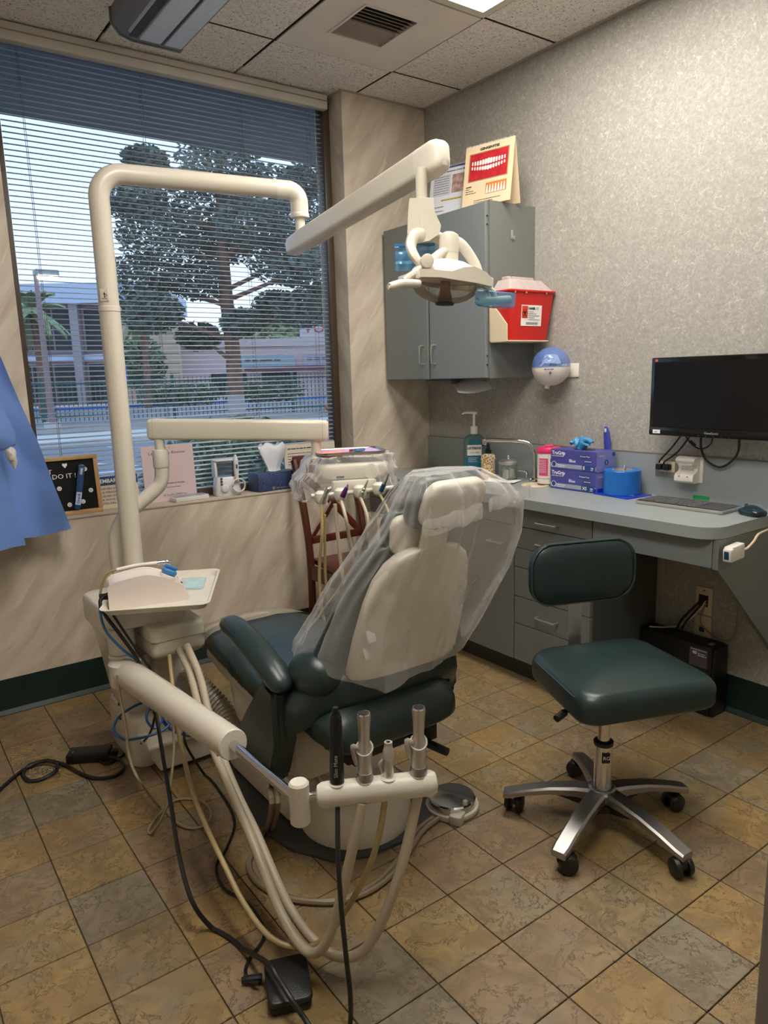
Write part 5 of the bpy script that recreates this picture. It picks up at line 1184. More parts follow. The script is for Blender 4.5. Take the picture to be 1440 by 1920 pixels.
# ---------------------------------------------------------------- hose and cable paths (metres)
PATHS.update({
    'hve1': [(0.763, 2.257, 0.487), (0.758, 2.15, 0.438), (0.728, 2.007, 0.376), (0.704, 1.862, 0.324), (0.685, 1.702, 0.274), (0.674, 1.556, 0.207), (0.667, 1.475, 0.16), (0.657, 1.387, 0.125), (0.66, 1.314, 0.091), (0.672, 1.267, 0.085), (0.687, 1.229, 0.127), (0.71, 1.207, 0.217), (0.738, 1.183, 0.362), (0.763, 1.177, 0.465)],
    'hve2': [(0.781, 2.223, 0.504), (0.775, 2.113, 0.44), (0.749, 1.992, 0.376), (0.726, 1.869, 0.313), (0.706, 1.705, 0.248), (0.699, 1.587, 0.202), (0.687, 1.458, 0.146), (0.682, 1.38, 0.118), (0.697, 1.31, 0.079), (0.724, 1.249, 0.062), (0.76, 1.193, 0.092), (0.796, 1.153, 0.194), (0.835, 1.131, 0.326), (0.877, 1.131, 0.459)],
    'saliva': [(0.725, 2.233, 0.482), (0.702, 2.157, 0.401), (0.653, 1.986, 0.323), (0.616, 1.807, 0.249), (0.602, 1.685, 0.214), (0.598, 1.579, 0.176), (0.603, 1.474, 0.119), (0.618, 1.368, 0.087), (0.662, 1.309, 0.074), (0.7, 1.264, 0.106), (0.739, 1.219, 0.193), (0.774, 1.18, 0.299), (0.795, 1.161, 0.39), (0.811, 1.16, 0.464)],
    'black_down': [(0.723, 1.211, 0.464), (0.689, 1.161, 0.387), (0.672, 1.13, 0.303), (0.657, 1.094, 0.212), (0.658, 1.085, 0.119), (0.661, 1.099, 0.029), (0.62, 1.067, 0.006), (0.568, 1.064, 0.006), (0.523, 1.112, 0.006)],
    'black_scaler': [(0.593, 2.375, 0.685), (0.562, 2.369, 0.669), (0.561, 2.336, 0.633), (0.591, 2.287, 0.568), (0.635, 2.257, 0.467), (0.646, 2.185, 0.353), (0.614, 2.033, 0.247), (0.564, 1.832, 0.193), (0.53, 1.697, 0.154), (0.519, 1.59, 0.087), (0.557, 1.564, 0.006), (0.586, 1.469, 0.006), (0.584, 1.315, 0.074), (0.584, 1.265, 0.074), (0.586, 1.21, 0.062), (0.599, 1.169, 0.03), (0.599, 1.115, 0.016), (0.607, 1.048, 0.006)],
    'black_two': [(0.582, 2.321, 0.632), (0.613, 2.281, 0.556), (0.653, 2.258, 0.471), (0.666, 2.251, 0.43), (0.666, 2.259, 0.301), (0.668, 2.263, 0.271), (0.659, 2.324, 0.182), (0.68, 2.606, 0.006), (0.623, 2.578, 0.006), (0.571, 2.562, 0.006), (0.543, 2.632, 0.006), (0.482, 2.731, 0.006)],
    'pedal_cord': [(0.744, 2.21, 0.22), (0.744, 2.198, 0.168), (0.821, 2.258, 0.006), (0.818, 2.094, 0.006), (0.79, 1.949, 0.006), (0.716, 1.842, 0.006), (0.658, 1.783, 0.006), (0.64, 1.687, 0.006), (0.664, 1.604, 0.006), (0.663, 1.509, 0.006), (0.643, 1.458, 0.006), (0.592, 1.423, 0.006), (0.565, 1.395, 0.006), (0.558, 1.357, 0.012), (0.569, 1.329, 0.02)],
    'blue_tray': [(0.593, 2.382, 0.665), (0.567, 2.377, 0.666), (0.554, 2.353, 0.63), (0.555, 2.303, 0.581), (0.599, 2.293, 0.511), (0.643, 2.286, 0.456), (0.657, 2.282, 0.37), (0.65, 2.275, 0.319)],
    'blue_loop': [(0.656, 2.295, 0.319), (0.613, 2.299, 0.311), (0.564, 2.304, 0.287), (0.547, 2.306, 0.245), (0.569, 2.284, 0.217), (0.617, 2.273, 0.21), (0.685, 2.275, 0.209), (0.723, 2.288, 0.224), (0.702, 2.312, 0.261), (0.668, 2.315, 0.279), (0.651, 2.296, 0.254), (0.672, 2.287, 0.222), (0.704, 2.295, 0.247), (0.675, 2.303, 0.301)],
    'blue_dark': [(0.778, 2.357, 0.315), (0.804, 2.331, 0.281), (0.83, 2.3, 0.226), (0.82, 2.273, 0.189), (0.792, 2.264, 0.167), (0.757, 2.278, 0.177), (0.724, 2.295, 0.202), (0.71, 2.314, 0.238), (0.749, 2.346, 0.282), (0.778, 2.357, 0.315)],
    'beige_thin': [(0.565, 2.265, 0.446), (0.563, 2.249, 0.372), (0.56, 2.21, 0.298), (0.552, 2.169, 0.209), (0.553, 2.084, 0.167), (0.63, 2.167, 0.006), (0.647, 2.045, 0.006), (0.678, 1.993, 0.006), (0.727, 1.999, 0.006), (0.757, 2.066, 0.006), (0.743, 2.134, 0.006), (0.687, 2.178, 0.006), (0.62, 2.138, 0.006), (0.563, 2.077, 0.006), (0.564, 2.052, 0.006), (0.596, 2.029, 0.062), (0.646, 2.102, 0.097), (0.704, 2.204, 0.179), (0.72, 2.243, 0.29), (0.723, 2.238, 0.385), (0.726, 2.224, 0.444), (0.725, 2.233, 0.482)],
    'foot_hose': [(1.279, 1.575, 0.012), (1.195, 1.554, 0.01), (1.058, 1.477, 0.01), (0.944, 1.443, 0.01), (0.839, 1.462, 0.01), (0.761, 1.535, 0.01), (0.723, 1.629, 0.01), (0.729, 1.721, 0.01), (0.782, 1.783, 0.01), (0.848, 1.844, 0.01), (0.769, 1.631, 0.229), (0.789, 1.683, 0.243)],
    'adapter_cord': [(0.588, 2.584, 0.02), (0.616, 2.554, 0.008), (0.61, 2.489, 0.008), (0.569, 2.455, 0.008), (0.513, 2.482, 0.008), (0.477, 2.551, 0.008), (0.457, 2.621, 0.008), (0.433, 2.677, 0.008), (0.398, 2.725, 0.008), (0.344, 2.725, 0.008), (0.315, 2.671, 0.008), (0.324, 2.611, 0.008), (0.364, 2.597, 0.008), (0.41, 2.609, 0.016), (0.422, 2.654, 0.018), (0.386, 2.707, 0.016), (0.323, 2.705, 0.008), (0.233, 2.616, 0.008), (0.121, 2.474, 0.008)],
    'hp1': [(1.357, 2.268, 0.856), (1.348, 2.283, 0.784), (1.348, 2.308, 0.677), (1.346, 2.315, 0.593), (1.349, 2.311, 0.477), (1.363, 2.308, 0.399)],
    'hp1b': [(1.365, 2.286, 0.852), (1.371, 2.305, 0.736), (1.377, 2.321, 0.607), (1.383, 2.317, 0.5)],
    'air': [(1.411, 2.286, 0.887), (1.415, 2.282, 0.774), (1.421, 2.279, 0.67), (1.431, 2.276, 0.581), (1.451, 2.273, 0.518)],
    'hp2': [(1.426, 2.222, 0.873), (1.416, 2.223, 0.844), (1.438, 2.237, 0.758), (1.462, 2.245, 0.649), (1.467, 2.247, 0.563)],
    'hp3': [(1.5, 2.172, 0.884), (1.492, 2.189, 0.828), (1.478, 2.208, 0.756), (1.465, 2.225, 0.683), (1.461, 2.241, 0.629)],
    'hp4': [(1.552, 2.111, 0.891), (1.55, 2.126, 0.839), (1.544, 2.141, 0.778), (1.546, 2.169, 0.69)],
})
# four doctor's handpieces in their cups
HPD = [('handpiece', 'steel air syringe in the leftmost cup of the delivery head', M_STEEL, 'hp1', .0060),
       ('handpiece', 'purple tipped handpiece in the second cup of the delivery head', mat('purple_metal', '6a2a78', .3, metal=.6), 'hp2', .0068),
       ('handpiece', 'slim steel coupler handpiece in the third cup of the delivery head', M_STEEL, 'hp3', .0062),
       ('handpiece', 'steel handpiece with blue band in the rightmost cup of the delivery head', mat('blue_metal', '1f4f86', .35, metal=.5), 'hp4', .0052)]
for k, (nm, lab, m, key, r) in enumerate(HPD):
    c = hh_(HPX[k], -.052, .905+.006*k); axd = (EZ*.8+e1*(.35 if k != 3 else .30)+e2*-.25).normalized()
    t = thing(nm, lab, 'handpiece', c)
    if k == 0:
        obj('barrel', tb([c-axd*.02, c+axd*.02, c+axd*.038], [.008, .0085, .009], 12, 3), M_STEEL, t); obj('button_block', tb([c+axd*.034, c+axd*.045, c+axd*.050+e1*.012], [.010, .012, .009], 12, 3), M_CHROME, t); top_ = c-axd*.02
    elif k == 1:
        obj('barrel', tb([c-axd*.012, c+axd*.002], [.008, .010], 12, 2), M_STEEL, t); obj('sleeve', tb([c+axd*.002, c+axd*.018, c+axd*.035, c+axd*.044], [.0105, .0105, .008, .005], 12, 3), m, t); obj('tip', tb([c+axd*.044, c+axd*.056], [.005, .004], 10, 2), M_STEEL, t)
    elif k == 2:
        obj('barrel', tb([c-axd*.015, c+axd*.0, c+axd*.012, c+axd*.014, c+axd*.026, c+axd*.028, c+axd*.044, c+axd*.062], [.006, .009, .009, .006, .008, .005, .004, .002], 12, 3), M_STEEL, t)
    else:
        obj('barrel', tb([c-axd*.015, c+axd*.0], [.005, .006], 12, 2), M_STEEL, t); obj('band', tb([c+axd*.0, c+axd*.032], [.0085, .0085], 12, 2), m, t); obj('neck', tb([c+axd*.032, c+axd*.05, c+axd*.074], [.0082, .0065, .0035], 12, 3), M_CHROME, t)
    P = [c-axd*.012]+[Vector(p) for p in PATHS[key]][1:]
    obj('hose', tb(P, r, 10, 6), M_TANH if k in (0, 3) else M_BEIGEH, t)
cable('hp1b', .0052, M_TANH, 'thin tan hose hanging beside the leftmost handpiece hose', 'hose', 'hose')
cable('air', .0072, M_BEIGEH, 'thick pale hose hanging between the first and second handpieces', 'hose', 'hose')

# ---------------------------------------------------------------- assistant's arm with suction holder
asn = thing('assistant_arm', 'cream assistant arm with chrome rod and instrument holder bar', 'instrument arm', (.63, 1.8, .44))
S0 = Vector((.607, 2.325, .424)); S1 = Vector((.648, 1.575, .470)); S2 = Vector((.660, 1.262, .465))
sd = (S1-S0).normalized()
obj('arm_tube', tb([S0, S0+sd*.2, S0+sd*.5, S1], [.048, .046, .042, .039], 24, 4), M_CREAM, asn); obj('end_plate', cy(S1, S1+sd*.004, .039, .037, 24), M_CREAM2, asn)
obj('knuckle', lt([(.040, .385), (.052, .392), (.052, .460), (.040, .468)], (.607, 2.325, 0), 24), M_CREAM2, asn)
obj('screw', cy(S1-sd*.03+Vector((-.028, 0, -.026)), S1-sd*.03+Vector((-.031, 0, -.029)), .006, seg=10), M_STEEL, asn)
obj('chrome_rod', cy(S1+sd*.004, S2, .0125, seg=18), M_CHROME, asn)
obj('post', lt([(.018, .415), (.022, .419), (.022, .508), (.018, .513)], (S2.x, S2.y, 0), 26), M_CREAM2, asn)
B0 = Vector((.700, 1.236, .478)); B1 = Vector((.905, 1.117, .486)); bd_ = (B1-B0).normalized(); bs = bd_.cross(EZ).normalized()
obj('link_rod', cy(S2+Vector((.005, 0, .008)), B0+bd_*.01, .009, seg=14), M_CHROME, asn)
obj('holder_bar', tb([B0-bd_*.012, B0-bd_*.009, B0, B0+bd_*.012, B1-bd_*.012, B1, B1+bd_*.009, B1+bd_*.012], [.012, .021, .0265, .0275, .0275, .0265, .021, .012], 22, 1), M_CREAM2, asn)
def barpt(u): return B0+bd_*((B1-B0).length*u)
IN = [(.14, 'black'), (.39, 'hve'), (.605, 'sal'), (.88, 'hve')]
for k, (u, kd_) in enumerate(IN):
    c = barpt(u); up = (EZ+bd_*(.02 if k else .02)).normalized(); f0 = Vector((-.586, -.81, 0))
    obj('socket_rim', lathe(B(), [(.019, .0), (.0195, .004), (.016, .006)], aim(c+up*.021, c+up*.04), 18), M_CREAM2, asn)
    if kd_ == 'black':
        t = thing('scaler_handpiece', 'slim black handpiece standing in the leftmost socket of the holder bar', 'handpiece', c)
        obj('handle', tb([c+up*.0285, c+up*.05, c+up*.168, c+up*.180], [.0155, .0155, .0130, .0115], 18, 1), M_BLACK, t); obj('collar', cy(c+up*.180, c+up*.187, .0095, .0085, 16), M_BLACKG, t); obj('tip_socket', cy(c+up*.187, c+up*.197, .0068, .006, 14), M_BLACK, t)
        text('Slim Mate', .012, mat('grey_ink', 'a8a8a8', .5), t, c+up*.045+f0*.0160+vv*.003, up, vv*-1, width=.05)
        obj('cord', tb(PATHS['black_down'], .0052, 10, 6), M_BLACK, t)
    elif kd_ == 'hve':
        t = thing('suction_valve', 'brushed metal suction valve in the %s socket of the holder bar' % ('second' if k == 1 else 'rightmost'), 'suction valve', c, 'suction valves on the holder bar')
        obj('collar', cy(c+up*.024, c+up*.045, .019, .018, 20, .002), M_ALU, t)
        obj('body', tb([c+up*.045, c+up*.052, c+up*.09, c+up*.115, c+up*.14, c+up*.17, c+up*.175], [.0165, .0165, .0165, .012, .0125, .0145, .0145], 20, 2), M_STEEL, t)
        obj('mouth', cy(c+up*.1752, c+up*.178, .0148, .0135, 20), M_CHROME, t); obj('bore', cy(c+up*.1781, c+up*.1785, .0105, seg=18), M_BLACK, t)
        sd2 = -vv
        obj('lever', tb([c+up*.058+sd2*.018, c+up*.075+sd2*.021, c+up*.098+sd2*.024, c+up*.104+sd2*.012+f0*.012], [.003, .008, .008, .003], 10, 4, flat=(.5, 1.2)), mat('lever_grey', 'b9b0a2', .35), t)
        obj('lever_ring', tb([c+up*(.098-.010*math.sin(q))+(vv*math.cos(q)+f0*math.sin(q))*.0175 for q in [2*PI*i/16 for i in range(17)]], .0022, 6, 1), MATS['lever_grey'], t)
        obj('hose', tb(PATHS['hve1' if k == 1 else 'hve2'], .0115, 12, 6), M_BEIGEH, t)
    else:
        t = thing('saliva_ejector', 'small pale saliva ejector valve in the third socket of the holder bar', 'suction valve', c)
        obj('body', tb([c+up*.026, c+up*.036, c+up*.065, c+up*.07], [.0115, .0115, .0105, .0115], 18, 2), M_STEEL, t); obj('cone', tb([c+up*.0705, c+up*.085, c+up*.098, c+up*.106], [.0125, .0115, .0088, .0088], 18, 2), mat('grey_cone', 'b7b1a4', .4), t); obj('bore', cy(c+up*.1061, c+up*.1066, .0045, seg=14), M_BLACK, t)
        obj('lever', tb([c+up*.035-vv*.014, c+up*.055-vv*.018, c+up*.066-vv*.011], [.002, .004, .003], 8, 4), MATS['lever_grey'], t)
        obj('hose', tb(PATHS['saliva'], .0068, 12, 6), M_TANH, t)

# ---------------------------------------------------------------- accessory tray with ultrasonic scaler
TC = [Vector((.532, 2.268, 0)), Vector((.823, 2.114, 0)), Vector((1.003, 2.509, 0)), Vector((.707, 2.637, 0))]
tx_ = (TC[1]-TC[0]).normalized(); ty_ = EZ.cross(tx_); TM = basis(TC[0]+EZ*.6415, tx_, ty_, EZ)
TW, TD = .327, .43
t = thing('accessory_tray', 'cream plastic tray carrying the white scaler unit', 'tray', TM @ Vector((TW/2, TD/2, 0)))
ro = rr(TW, TD, .03, 5, TW/2, TD/2); b = B(); R_ = []
for s, z in ((.90, .0), (.94, .002), (1.0, .020), (1.035, .022), (1.035, .0235), (.99, .0225), (.935, .005), (.90, .0035)): R_.append([TM @ Vector((TW/2+(x-TW/2)*s, TD/2+(y-TD/2)*s, z)) for x, y in ro])
loft(b, R_); obj('tray_body', b, M_CREAM2, t)
t = thing('ultrasonic_scaler', 'white ultrasonic scaler unit with blue dial on the cream tray', 'scaler', TM @ Vector((.13, .15, 0)))
SMx = TM @ Matrix.Translation((.045, .075, .0055)) @ Matrix.Rotation(math.radians(6), 4, 'Z')
SMx = TM @ Matrix.Translation((.020, .060, .0045)) @ Matrix.Rotation(math.radians(14), 4, 'Z')
# long axis along tray x; profile in xz, rounded top falling to the front
prf = [(0, .004), (0, .072), (.012, .082)]+[(.012+.21*k/12, .082+.016*math.sin(PI*k/12*.72)-.052*max(0, k/12-.45)**1.5*2.2) for k in range(1, 13)]+[(.236, .020), (.240, .008), (.236, .004)]
b = B(); prism(b, prf, 'xz', 0, .115, M=SMx)
es = [e for e in b.edges if abs((e.verts[0].co-e.verts[1].co).normalized().dot(SMx.to_3x3() @ EY)) < .2]
bmesh.ops.bevel(b, geom=es, offset=.005, segments=3, affect='EDGES')
obj('casing', b, mat('scaler_white', 'e3d8d0', .3, var=.02), t, smooth=40)
dk = SMx @ Matrix.Translation((.185, .050, .079)) @ Matrix.Rotation(math.radians(28), 4, 'Y')
obj('dial_ring', lathe(B(), [(.026, -.006), (.026, .0015), (.022, .003)], dk, 28), M_WHITE, t)
b = B(); slab(b, rr(.050, .036, .015, 5), .003, .022, .008, k=4, M=dk); obj('dial', b, mat('dial_blue', '3f7fbb', .4), t)
obj('dial_fin', bx(-.022, .022, -.006, .006, .022, .034, .005, M=dk), MATS['dial_blue'], t)
text('~', .006, M_NAVY, t, dk @ Vector((.034, -.014, .004)), dk.to_3x3() @ EY, dk.to_3x3() @ -EX)
obj('red_mark', bx(.040, .046, -.046, -.038, -.001, .003, M=dk), mat('magenta_mark', 'a32a5c', .5), t, smooth=0)
obj('cable_gland', cy(SMx @ Vector((-.001, .065, .03)), SMx @ Vector((-.030, .072, .028)), .010, seg=12), M_BLACK, t)
for x in (.02, .21):
    for y in (.015, .10): obj('rubber_foot', cy(SMx @ Vector((x, y, -.0008)), SMx @ Vector((x, y, .0045)), .007, seg=10), M_DARK, t)
t = thing('scaler_wand', 'slim white and chrome scaler wand lying behind the scaler unit', 'handpiece', SMx @ Vector((.10, .14, .095)))
wz = lambda x, y, z: SMx @ Vector((x, y, z))
obj('grip', tb([wz(.03, .128, .098), wz(.09, .130, .104), wz(.16, .132, .104)], [.006, .0065, .0075], 12, 3), M_WHITE, t); obj('chrome_head', tb([wz(.16, .132, .104), wz(.19, .133, .103), wz(.205, .134, .098)], [.0085, .010, .006], 12, 3), M_CHROME, t); obj('wand_cord', tb([wz(.03, .128, .098), wz(.0, .13, .090), wz(-.02, .135, .05), wz(-.03, .13, .015)], .004, 8, 4), M_TANH, t)
b = B(); slab(b, rr(.09, .13, .012, 4), 0, .008, .003, .004, k=2, M=TM @ Matrix.Translation((.245, .30, .006))); noisy(b, .004, 45, 6); o = obj('clear_pouch', b, film('aqua_pouch', 'bfe3e6', .3, .15, .7), None); tag(o, 'crumpled clear pouch lying in the far corner of the cream tray', 'pouch')
# cords from the scaler
cable('black_scaler', .0058, M_BLACK, 'long black cord falling from the scaler tray to the floor and over the pedal', 'cord', 'cord')
cable('black_two', .0040, M_BLACK, 'thin black cord from the scaler tray to the power adapter', 'cord', 'cord')
cable('blue_tray', .0042, mat('blue_hose', '2f6ea6', .35), 'blue water hose hanging from the scaler tray', 'hose', 'hose')
cable('blue_loop', .0045, mat('blue_hose2', '2f5f96', .35), 'coiled blue water hose beside the utility box foot', 'hose', 'hose')
cable('blue_dark', .0055, mat('navy_hose', '1f3f86', .35), 'dark blue supply hose looping behind the assistant arm', 'hose', 'hose')
cable('beige_thin', .0042, mat('beige_tube', '94866b', .45), 'thin beige tube dropping from the utility box into a loop on the floor', 'hose', 'hose')
cable('pedal_cord', .0042, M_BLACK, 'black cord wriggling over the tiles to the small foot pedal', 'cord', 'cord')
o = cable('foot_hose', .0085, mat('taupe_hose', '7d6f58', .45), 'taupe double hose curving round the chair base to the disc foot control', 'hose', 'hose')
obj('second_line', tb([(x+.012, y-.012, z) for x, y, z in PATHS['foot_hose']], .0075, 8, 6), MATS['taupe_hose'], o)
ac = cable('adapter_cord', .0062, M_BLACK, 'thick black mains cord tied in a loop on the floor by the window wall', 'cord', 'cord')
t = thing('power_adapter', 'black power brick lying on the floor by the window wall', 'power adapter', (.53, 2.65, 0))
AM = RZ(-30, (.535, 2.648, .0)); obj('brick', bx(-.075, .075, -.034, .034, .002, .036, .005, M=AM), M_BLACK, t); obj('inlet_plug', bx(.0755, .10, -.016, .016, .008, .030, .004, M=AM), M_BLACK, t); obj('led', cy(AM @ Vector((-.055, -.01, .036)), AM @ Vector((-.055, -.01, .0366)), .003, seg=8), mat('led_green', '6bbf6b', .4), t)
# black foot pedal
t = thing('foot_pedal', 'small square black foot pedal on the tiles in the foreground', 'foot pedal', (.615, 1.29, 0))
FM = basis((.6175, 1.283, 0), (.93, -.37, 0), (.37, .93, 0), EZ)
obj('base', sl(rr(.092, .112, .014, 4), .002, .020, .004, k=2, M=FM), M_BLACK, t)
b = B(); slab(b, rr(.098, .118, .016, 4), .020, .034, .006, k=3, M=FM)
for v in b.verts:
    q = FM.inverted() @ v.co; v.co.z += max(0, (q.y+.06))*.10 if v.co.z > .03 else 0
obj('treadle', b, mat('pedal_black', '1c1c1d', .4, bump=.1, bscale=300), t)
obj('strain_relief', tb([FM @ Vector((-.055, .045, .014)), FM @ Vector((-.085, .050, .013)), FM @ Vector((-.10, .052, .012))], [.009, .009, .006], 10, 6), M_BLACK, t)
for x in (-.035, .035):
    for y in (-.045, .045): obj('rubber_foot', cy(FM @ Vector((x, y, 0)), FM @ Vector((x, y, .003)), .008, seg=10), M_DARK, t)
# disc foot control
t = thing('foot_control', 'round chrome disc foot control on the floor beside the chair base', 'foot control', (1.37, 1.585, 0))
fc = Vector((1.372, 1.592, 0))
obj('base_plate', sl([(fc.x+.085*math.cos(a)*(1.0), fc.y+.085*math.sin(a)) for a in [2*PI*k/36 for k in range(36)]], .0, .020, .006, k=2), mat('footctl_grey', 'b9b2a3', .4), t)
obj('disc', lt([(.070, .0205), (.074, .024), (.074, .040), (.070, .044), (.03, .047), (.004, .048)], fc, 36), M_CHROME, t)
obj('valve_block', sl(rr(.065, .04, .008, 3), .0, .030, .005, k=2, M=RZ(28, fc+Vector((-.030, -.062, 0)))), MATS['footctl_grey'], t)
obj('toggle', lt([(.009, .030), (.009, .052), (.007, .055)], fc+Vector((.0, -.062, 0)), 14), M_STEEL, t)
# ---------------------------------------------------------------- patient chair (axis along y, feet towards the window)
KX = 1.095
ch = thing('dental_chair', 'dark green reclining dental chair with cream shell on a round base', 'dental chair', (KX, 1.80, 0))
plt = [(.835, 1.84), (.86, 1.72), (.93, 1.60), (1.02, 1.555), (1.14, 1.545), (1.27, 1.575), (1.35, 1.65), (1.37, 1.80), (1.36, 2.30), (1.28, 2.42), (.98, 2.42), (.88, 2.30)]
obj('floor_plate', sl(plt, 0, .012, .004, k=2), mat('plate_grey', '3f4040', .5), ch)
obj('base_dome', lt([(.172, .0125), (.174, .03), (.170, .075), (.155, .115), (.125, .145), (.118, .150), (.112, .152)], (1.10, 1.735, 0), 40), M_CREAM2, ch)
obj('base_collar', lt([(.111, .1522), (.108, .168), (.095, .176), (.09, .178)], (1.10, 1.735, 0), 36), M_CREAM2, ch)
obj('lift_column', bx(1.01, 1.19, 1.68, 1.90, .15, .335, .03), M_CREAM2, ch)
bh_ = obj('base_housing', bx(.905, 1.28, 1.80, 2.26, .013, .175, .03), M_CREAM2, ch)
fp = Vector((.9035, 1.925, .10)); obj('logo_square', bx(.9025, .9045, 1.895, 1.925, .088, .112), M_BLACK, bh_, smooth=0)
text('Sig', .030, mat('grey_letter', '5a5a58', .5), bh_, (.9030, 1.885, .088), Vector((0, -1, 0)), EZ)
# white seat shell
b = B(); R_ = []
for y, hw, zt, zb in ((2.20, .15, .385, .350), (2.16, .20, .395, .31), (2.05, .232, .398, .250), (1.92, .238, .398, .21), (1.80, .232, .398, .19), (1.72, .20, .39, .20), (1.69, .15, .38, .24)):
    R_.append([Vector((KX+x, y, z)) for x, z in [(q[0], q[1]) for q in rr(2*hw, zt-zb, min(.06, (zt-zb)*.45), 5, 0, (zt+zb)/2)]])
loft(b, R_); obj('seat_shell', b, M_CREAM2, ch)
b = B(); R_ = []
for y, hw, zt, zb in ((2.44, .14, .41, .375), (2.40, .18, .412, .365), (2.20, .205, .412, .36), (2.00, .215, .405, .37), (1.9, .20, .40, .38)):
    R_.append([Vector((KX+x, y, z)) for x, z in rr(2*hw, zt-zb, (zt-zb)*.4, 4, 0, (zt+zb)/2)])
loft(b, R_); obj('leg_shell', b, M_CREAM2, ch)
# seat cushion with soft wrinkles
b = B(); R_ = []
sec = [(2.455, .120, .452, .415), (2.44, .165, .468, .405), (2.40, .190, .480, .402), (2.30, .207, .488, .400), (2.15, .222, .490, .400), (2.00, .238, .482, .400), (1.90, .246, .480, .400), (1.78, .246, .484, .402), (1.68, .238, .492, .400), (1.58, .225, .512, .400), (1.50, .212, .512, .395), (1.462, .205, .494, .395), (1.442, .19, .470, .402), (1.434, .165, .452, .412)]
import bisect
def seat_at(y):
    for a, c in zip(sec, sec[1:]):
        if a[0] >= y >= c[0]:
            t_ = (a[0]-y)/(a[0]-c[0]); t_ = t_; return [a[i]+(c[i]-a[i])*t_ for i in range(4)]
    return sec[-1]
ys = [sec[0][0]-(sec[0][0]-sec[-1][0])*k/80 for k in range(81)]
for y in ys:
    _, hw, zt, zb = seat_at(y); ring = []
    for k in range(36):
        a = 2*PI*k/36; c_, s_ = math.cos(a), math.sin(a)
        x = hw*math.copysign(abs(c_)**.42, c_); z = (zt+zb)/2+(zt-zb)/2*math.copysign(abs(s_)**.6, s_)
        if s_ > 0: z -= .012*(1-(x/hw)**2)*0 - .006*math.cos(x/hw*1.5)
        if abs(x) > hw*.8 and 1.86 < y < 2.12: x += .0032*math.sin(y*210)*math.copysign(1, x)
        ring.append(Vector((KX+x-.025*max(0, min(1, (1.66-y)/.12)), y, z)))
    R_.append(ring)
loft(b, R_); obj('seat_cushion', b, M_GREEN, ch, smooth=60)
pp = [Vector((KX+s*hw*1.0, y, (zt+zb)/2-.010)) for s, rng in ((-1, range(0, 81, 4)), (1, range(80, -1, -4))) for y in [ys[i] for i in rng] for _, hw, zt, zb in [seat_at(y)]]
# black mechanism under the seat rear
b = B(); box(b, .93, 1.27, 1.53, 1.80, .345, .384, .006); box(b, .97, 1.23, 1.56, 1.66, .30, .345, .006); box(b, .955, .985, 1.50, 1.62, .33, .40, .004); box(b, 1.20, 1.24, 1.50, 1.60, .32, .40, .004)
obj('recline_frame', b, M_BLACK, ch)
obj('recline_lever', tb([(1.16, 1.60, .33), (1.20, 1.53, .315), (1.21, 1.50, .312), (1.225, 1.44, .308)], [.008, .008, .013, .012], 10, 4), M_BLACK, ch)
obj('pivot_bolt', cy((.925, 1.60, .365), (.938, 1.60, .365), .014, seg=14), M_DARK, ch)
# left armrest and its padded bracket
b = B(); prism(b, [(1.600, .560), (1.675, .575), (1.765, .455), (1.885, .335), (1.865, .305), (1.70, .262), (1.655, .270), (1.60, .40)], 'yz', KX-.318, KX-.250)
bmesh.ops.bevel(b, geom=list(b.edges), offset=.014, segments=3, affect='EDGES'); obj('arm_bracket', b, M_GREEN, ch, smooth=50)
def armrest(s):
    x = KX+s*.292; P = [(x, 1.585, .562), (x, 1.60, .575), (x, 1.645, .597), (x, 1.72, .622), (x+s*-.004, 1.82, .645), (x-s*.008, 1.905, .652), (x-s*.009, 1.935, .648), (x-s*.009, 1.945, .640)]
    return obj('armrest', tb(P, [.020, .036, .043, .042, .040, .038, .032, .014], 16, 4, flat=(.95, .72)), M_GREEN, ch, smooth=60)
armrest(-1); armrest(1)
b = B(); prism(b, [(1.600, .560), (1.675, .575), (1.765, .455), (1.885, .335), (1.70, .262), (1.60, .40)], 'yz', KX+.250, KX+.318); bmesh.ops.bevel(b, geom=list(b.edges), offset=.014, segments=3, affect='EDGES'); obj('arm_bracket', b, M_GREEN, ch, smooth=50)
# rear sling that wraps round the foot of the backrest
def sling(z, out): 
    pts = []
    for k in range(25):
        u = -1+2*k/24; x = KX+.285*math.copysign(abs(math.sin(u*PI/2))**1.0, u); y = 1.505+.16*abs(u)**2.6
        n_ = Vector((u*.8*abs(u), -1, 0)).normalized(); pts.append(Vector((x, y, z))+n_*out)
    return pts
b = B(); prf = [(.492, .0), (.500, .018), (.53, .026), (.57, .022), (.595, .012), (.60, -.004), (.57, -.012), (.51, -.012)]
cols = [sling(z-.0, o_) for z, o_ in prf]
R_ = [[cols[j][k]-EZ*(.13*(abs(-1+2*k/24))**3*(1 if j in (0, 1, 7) else .75)) for j in range(len(prf))] for k in range(25)]
loft(b, R_); obj('back_sling', b, M_GREEN, ch, smooth=60)
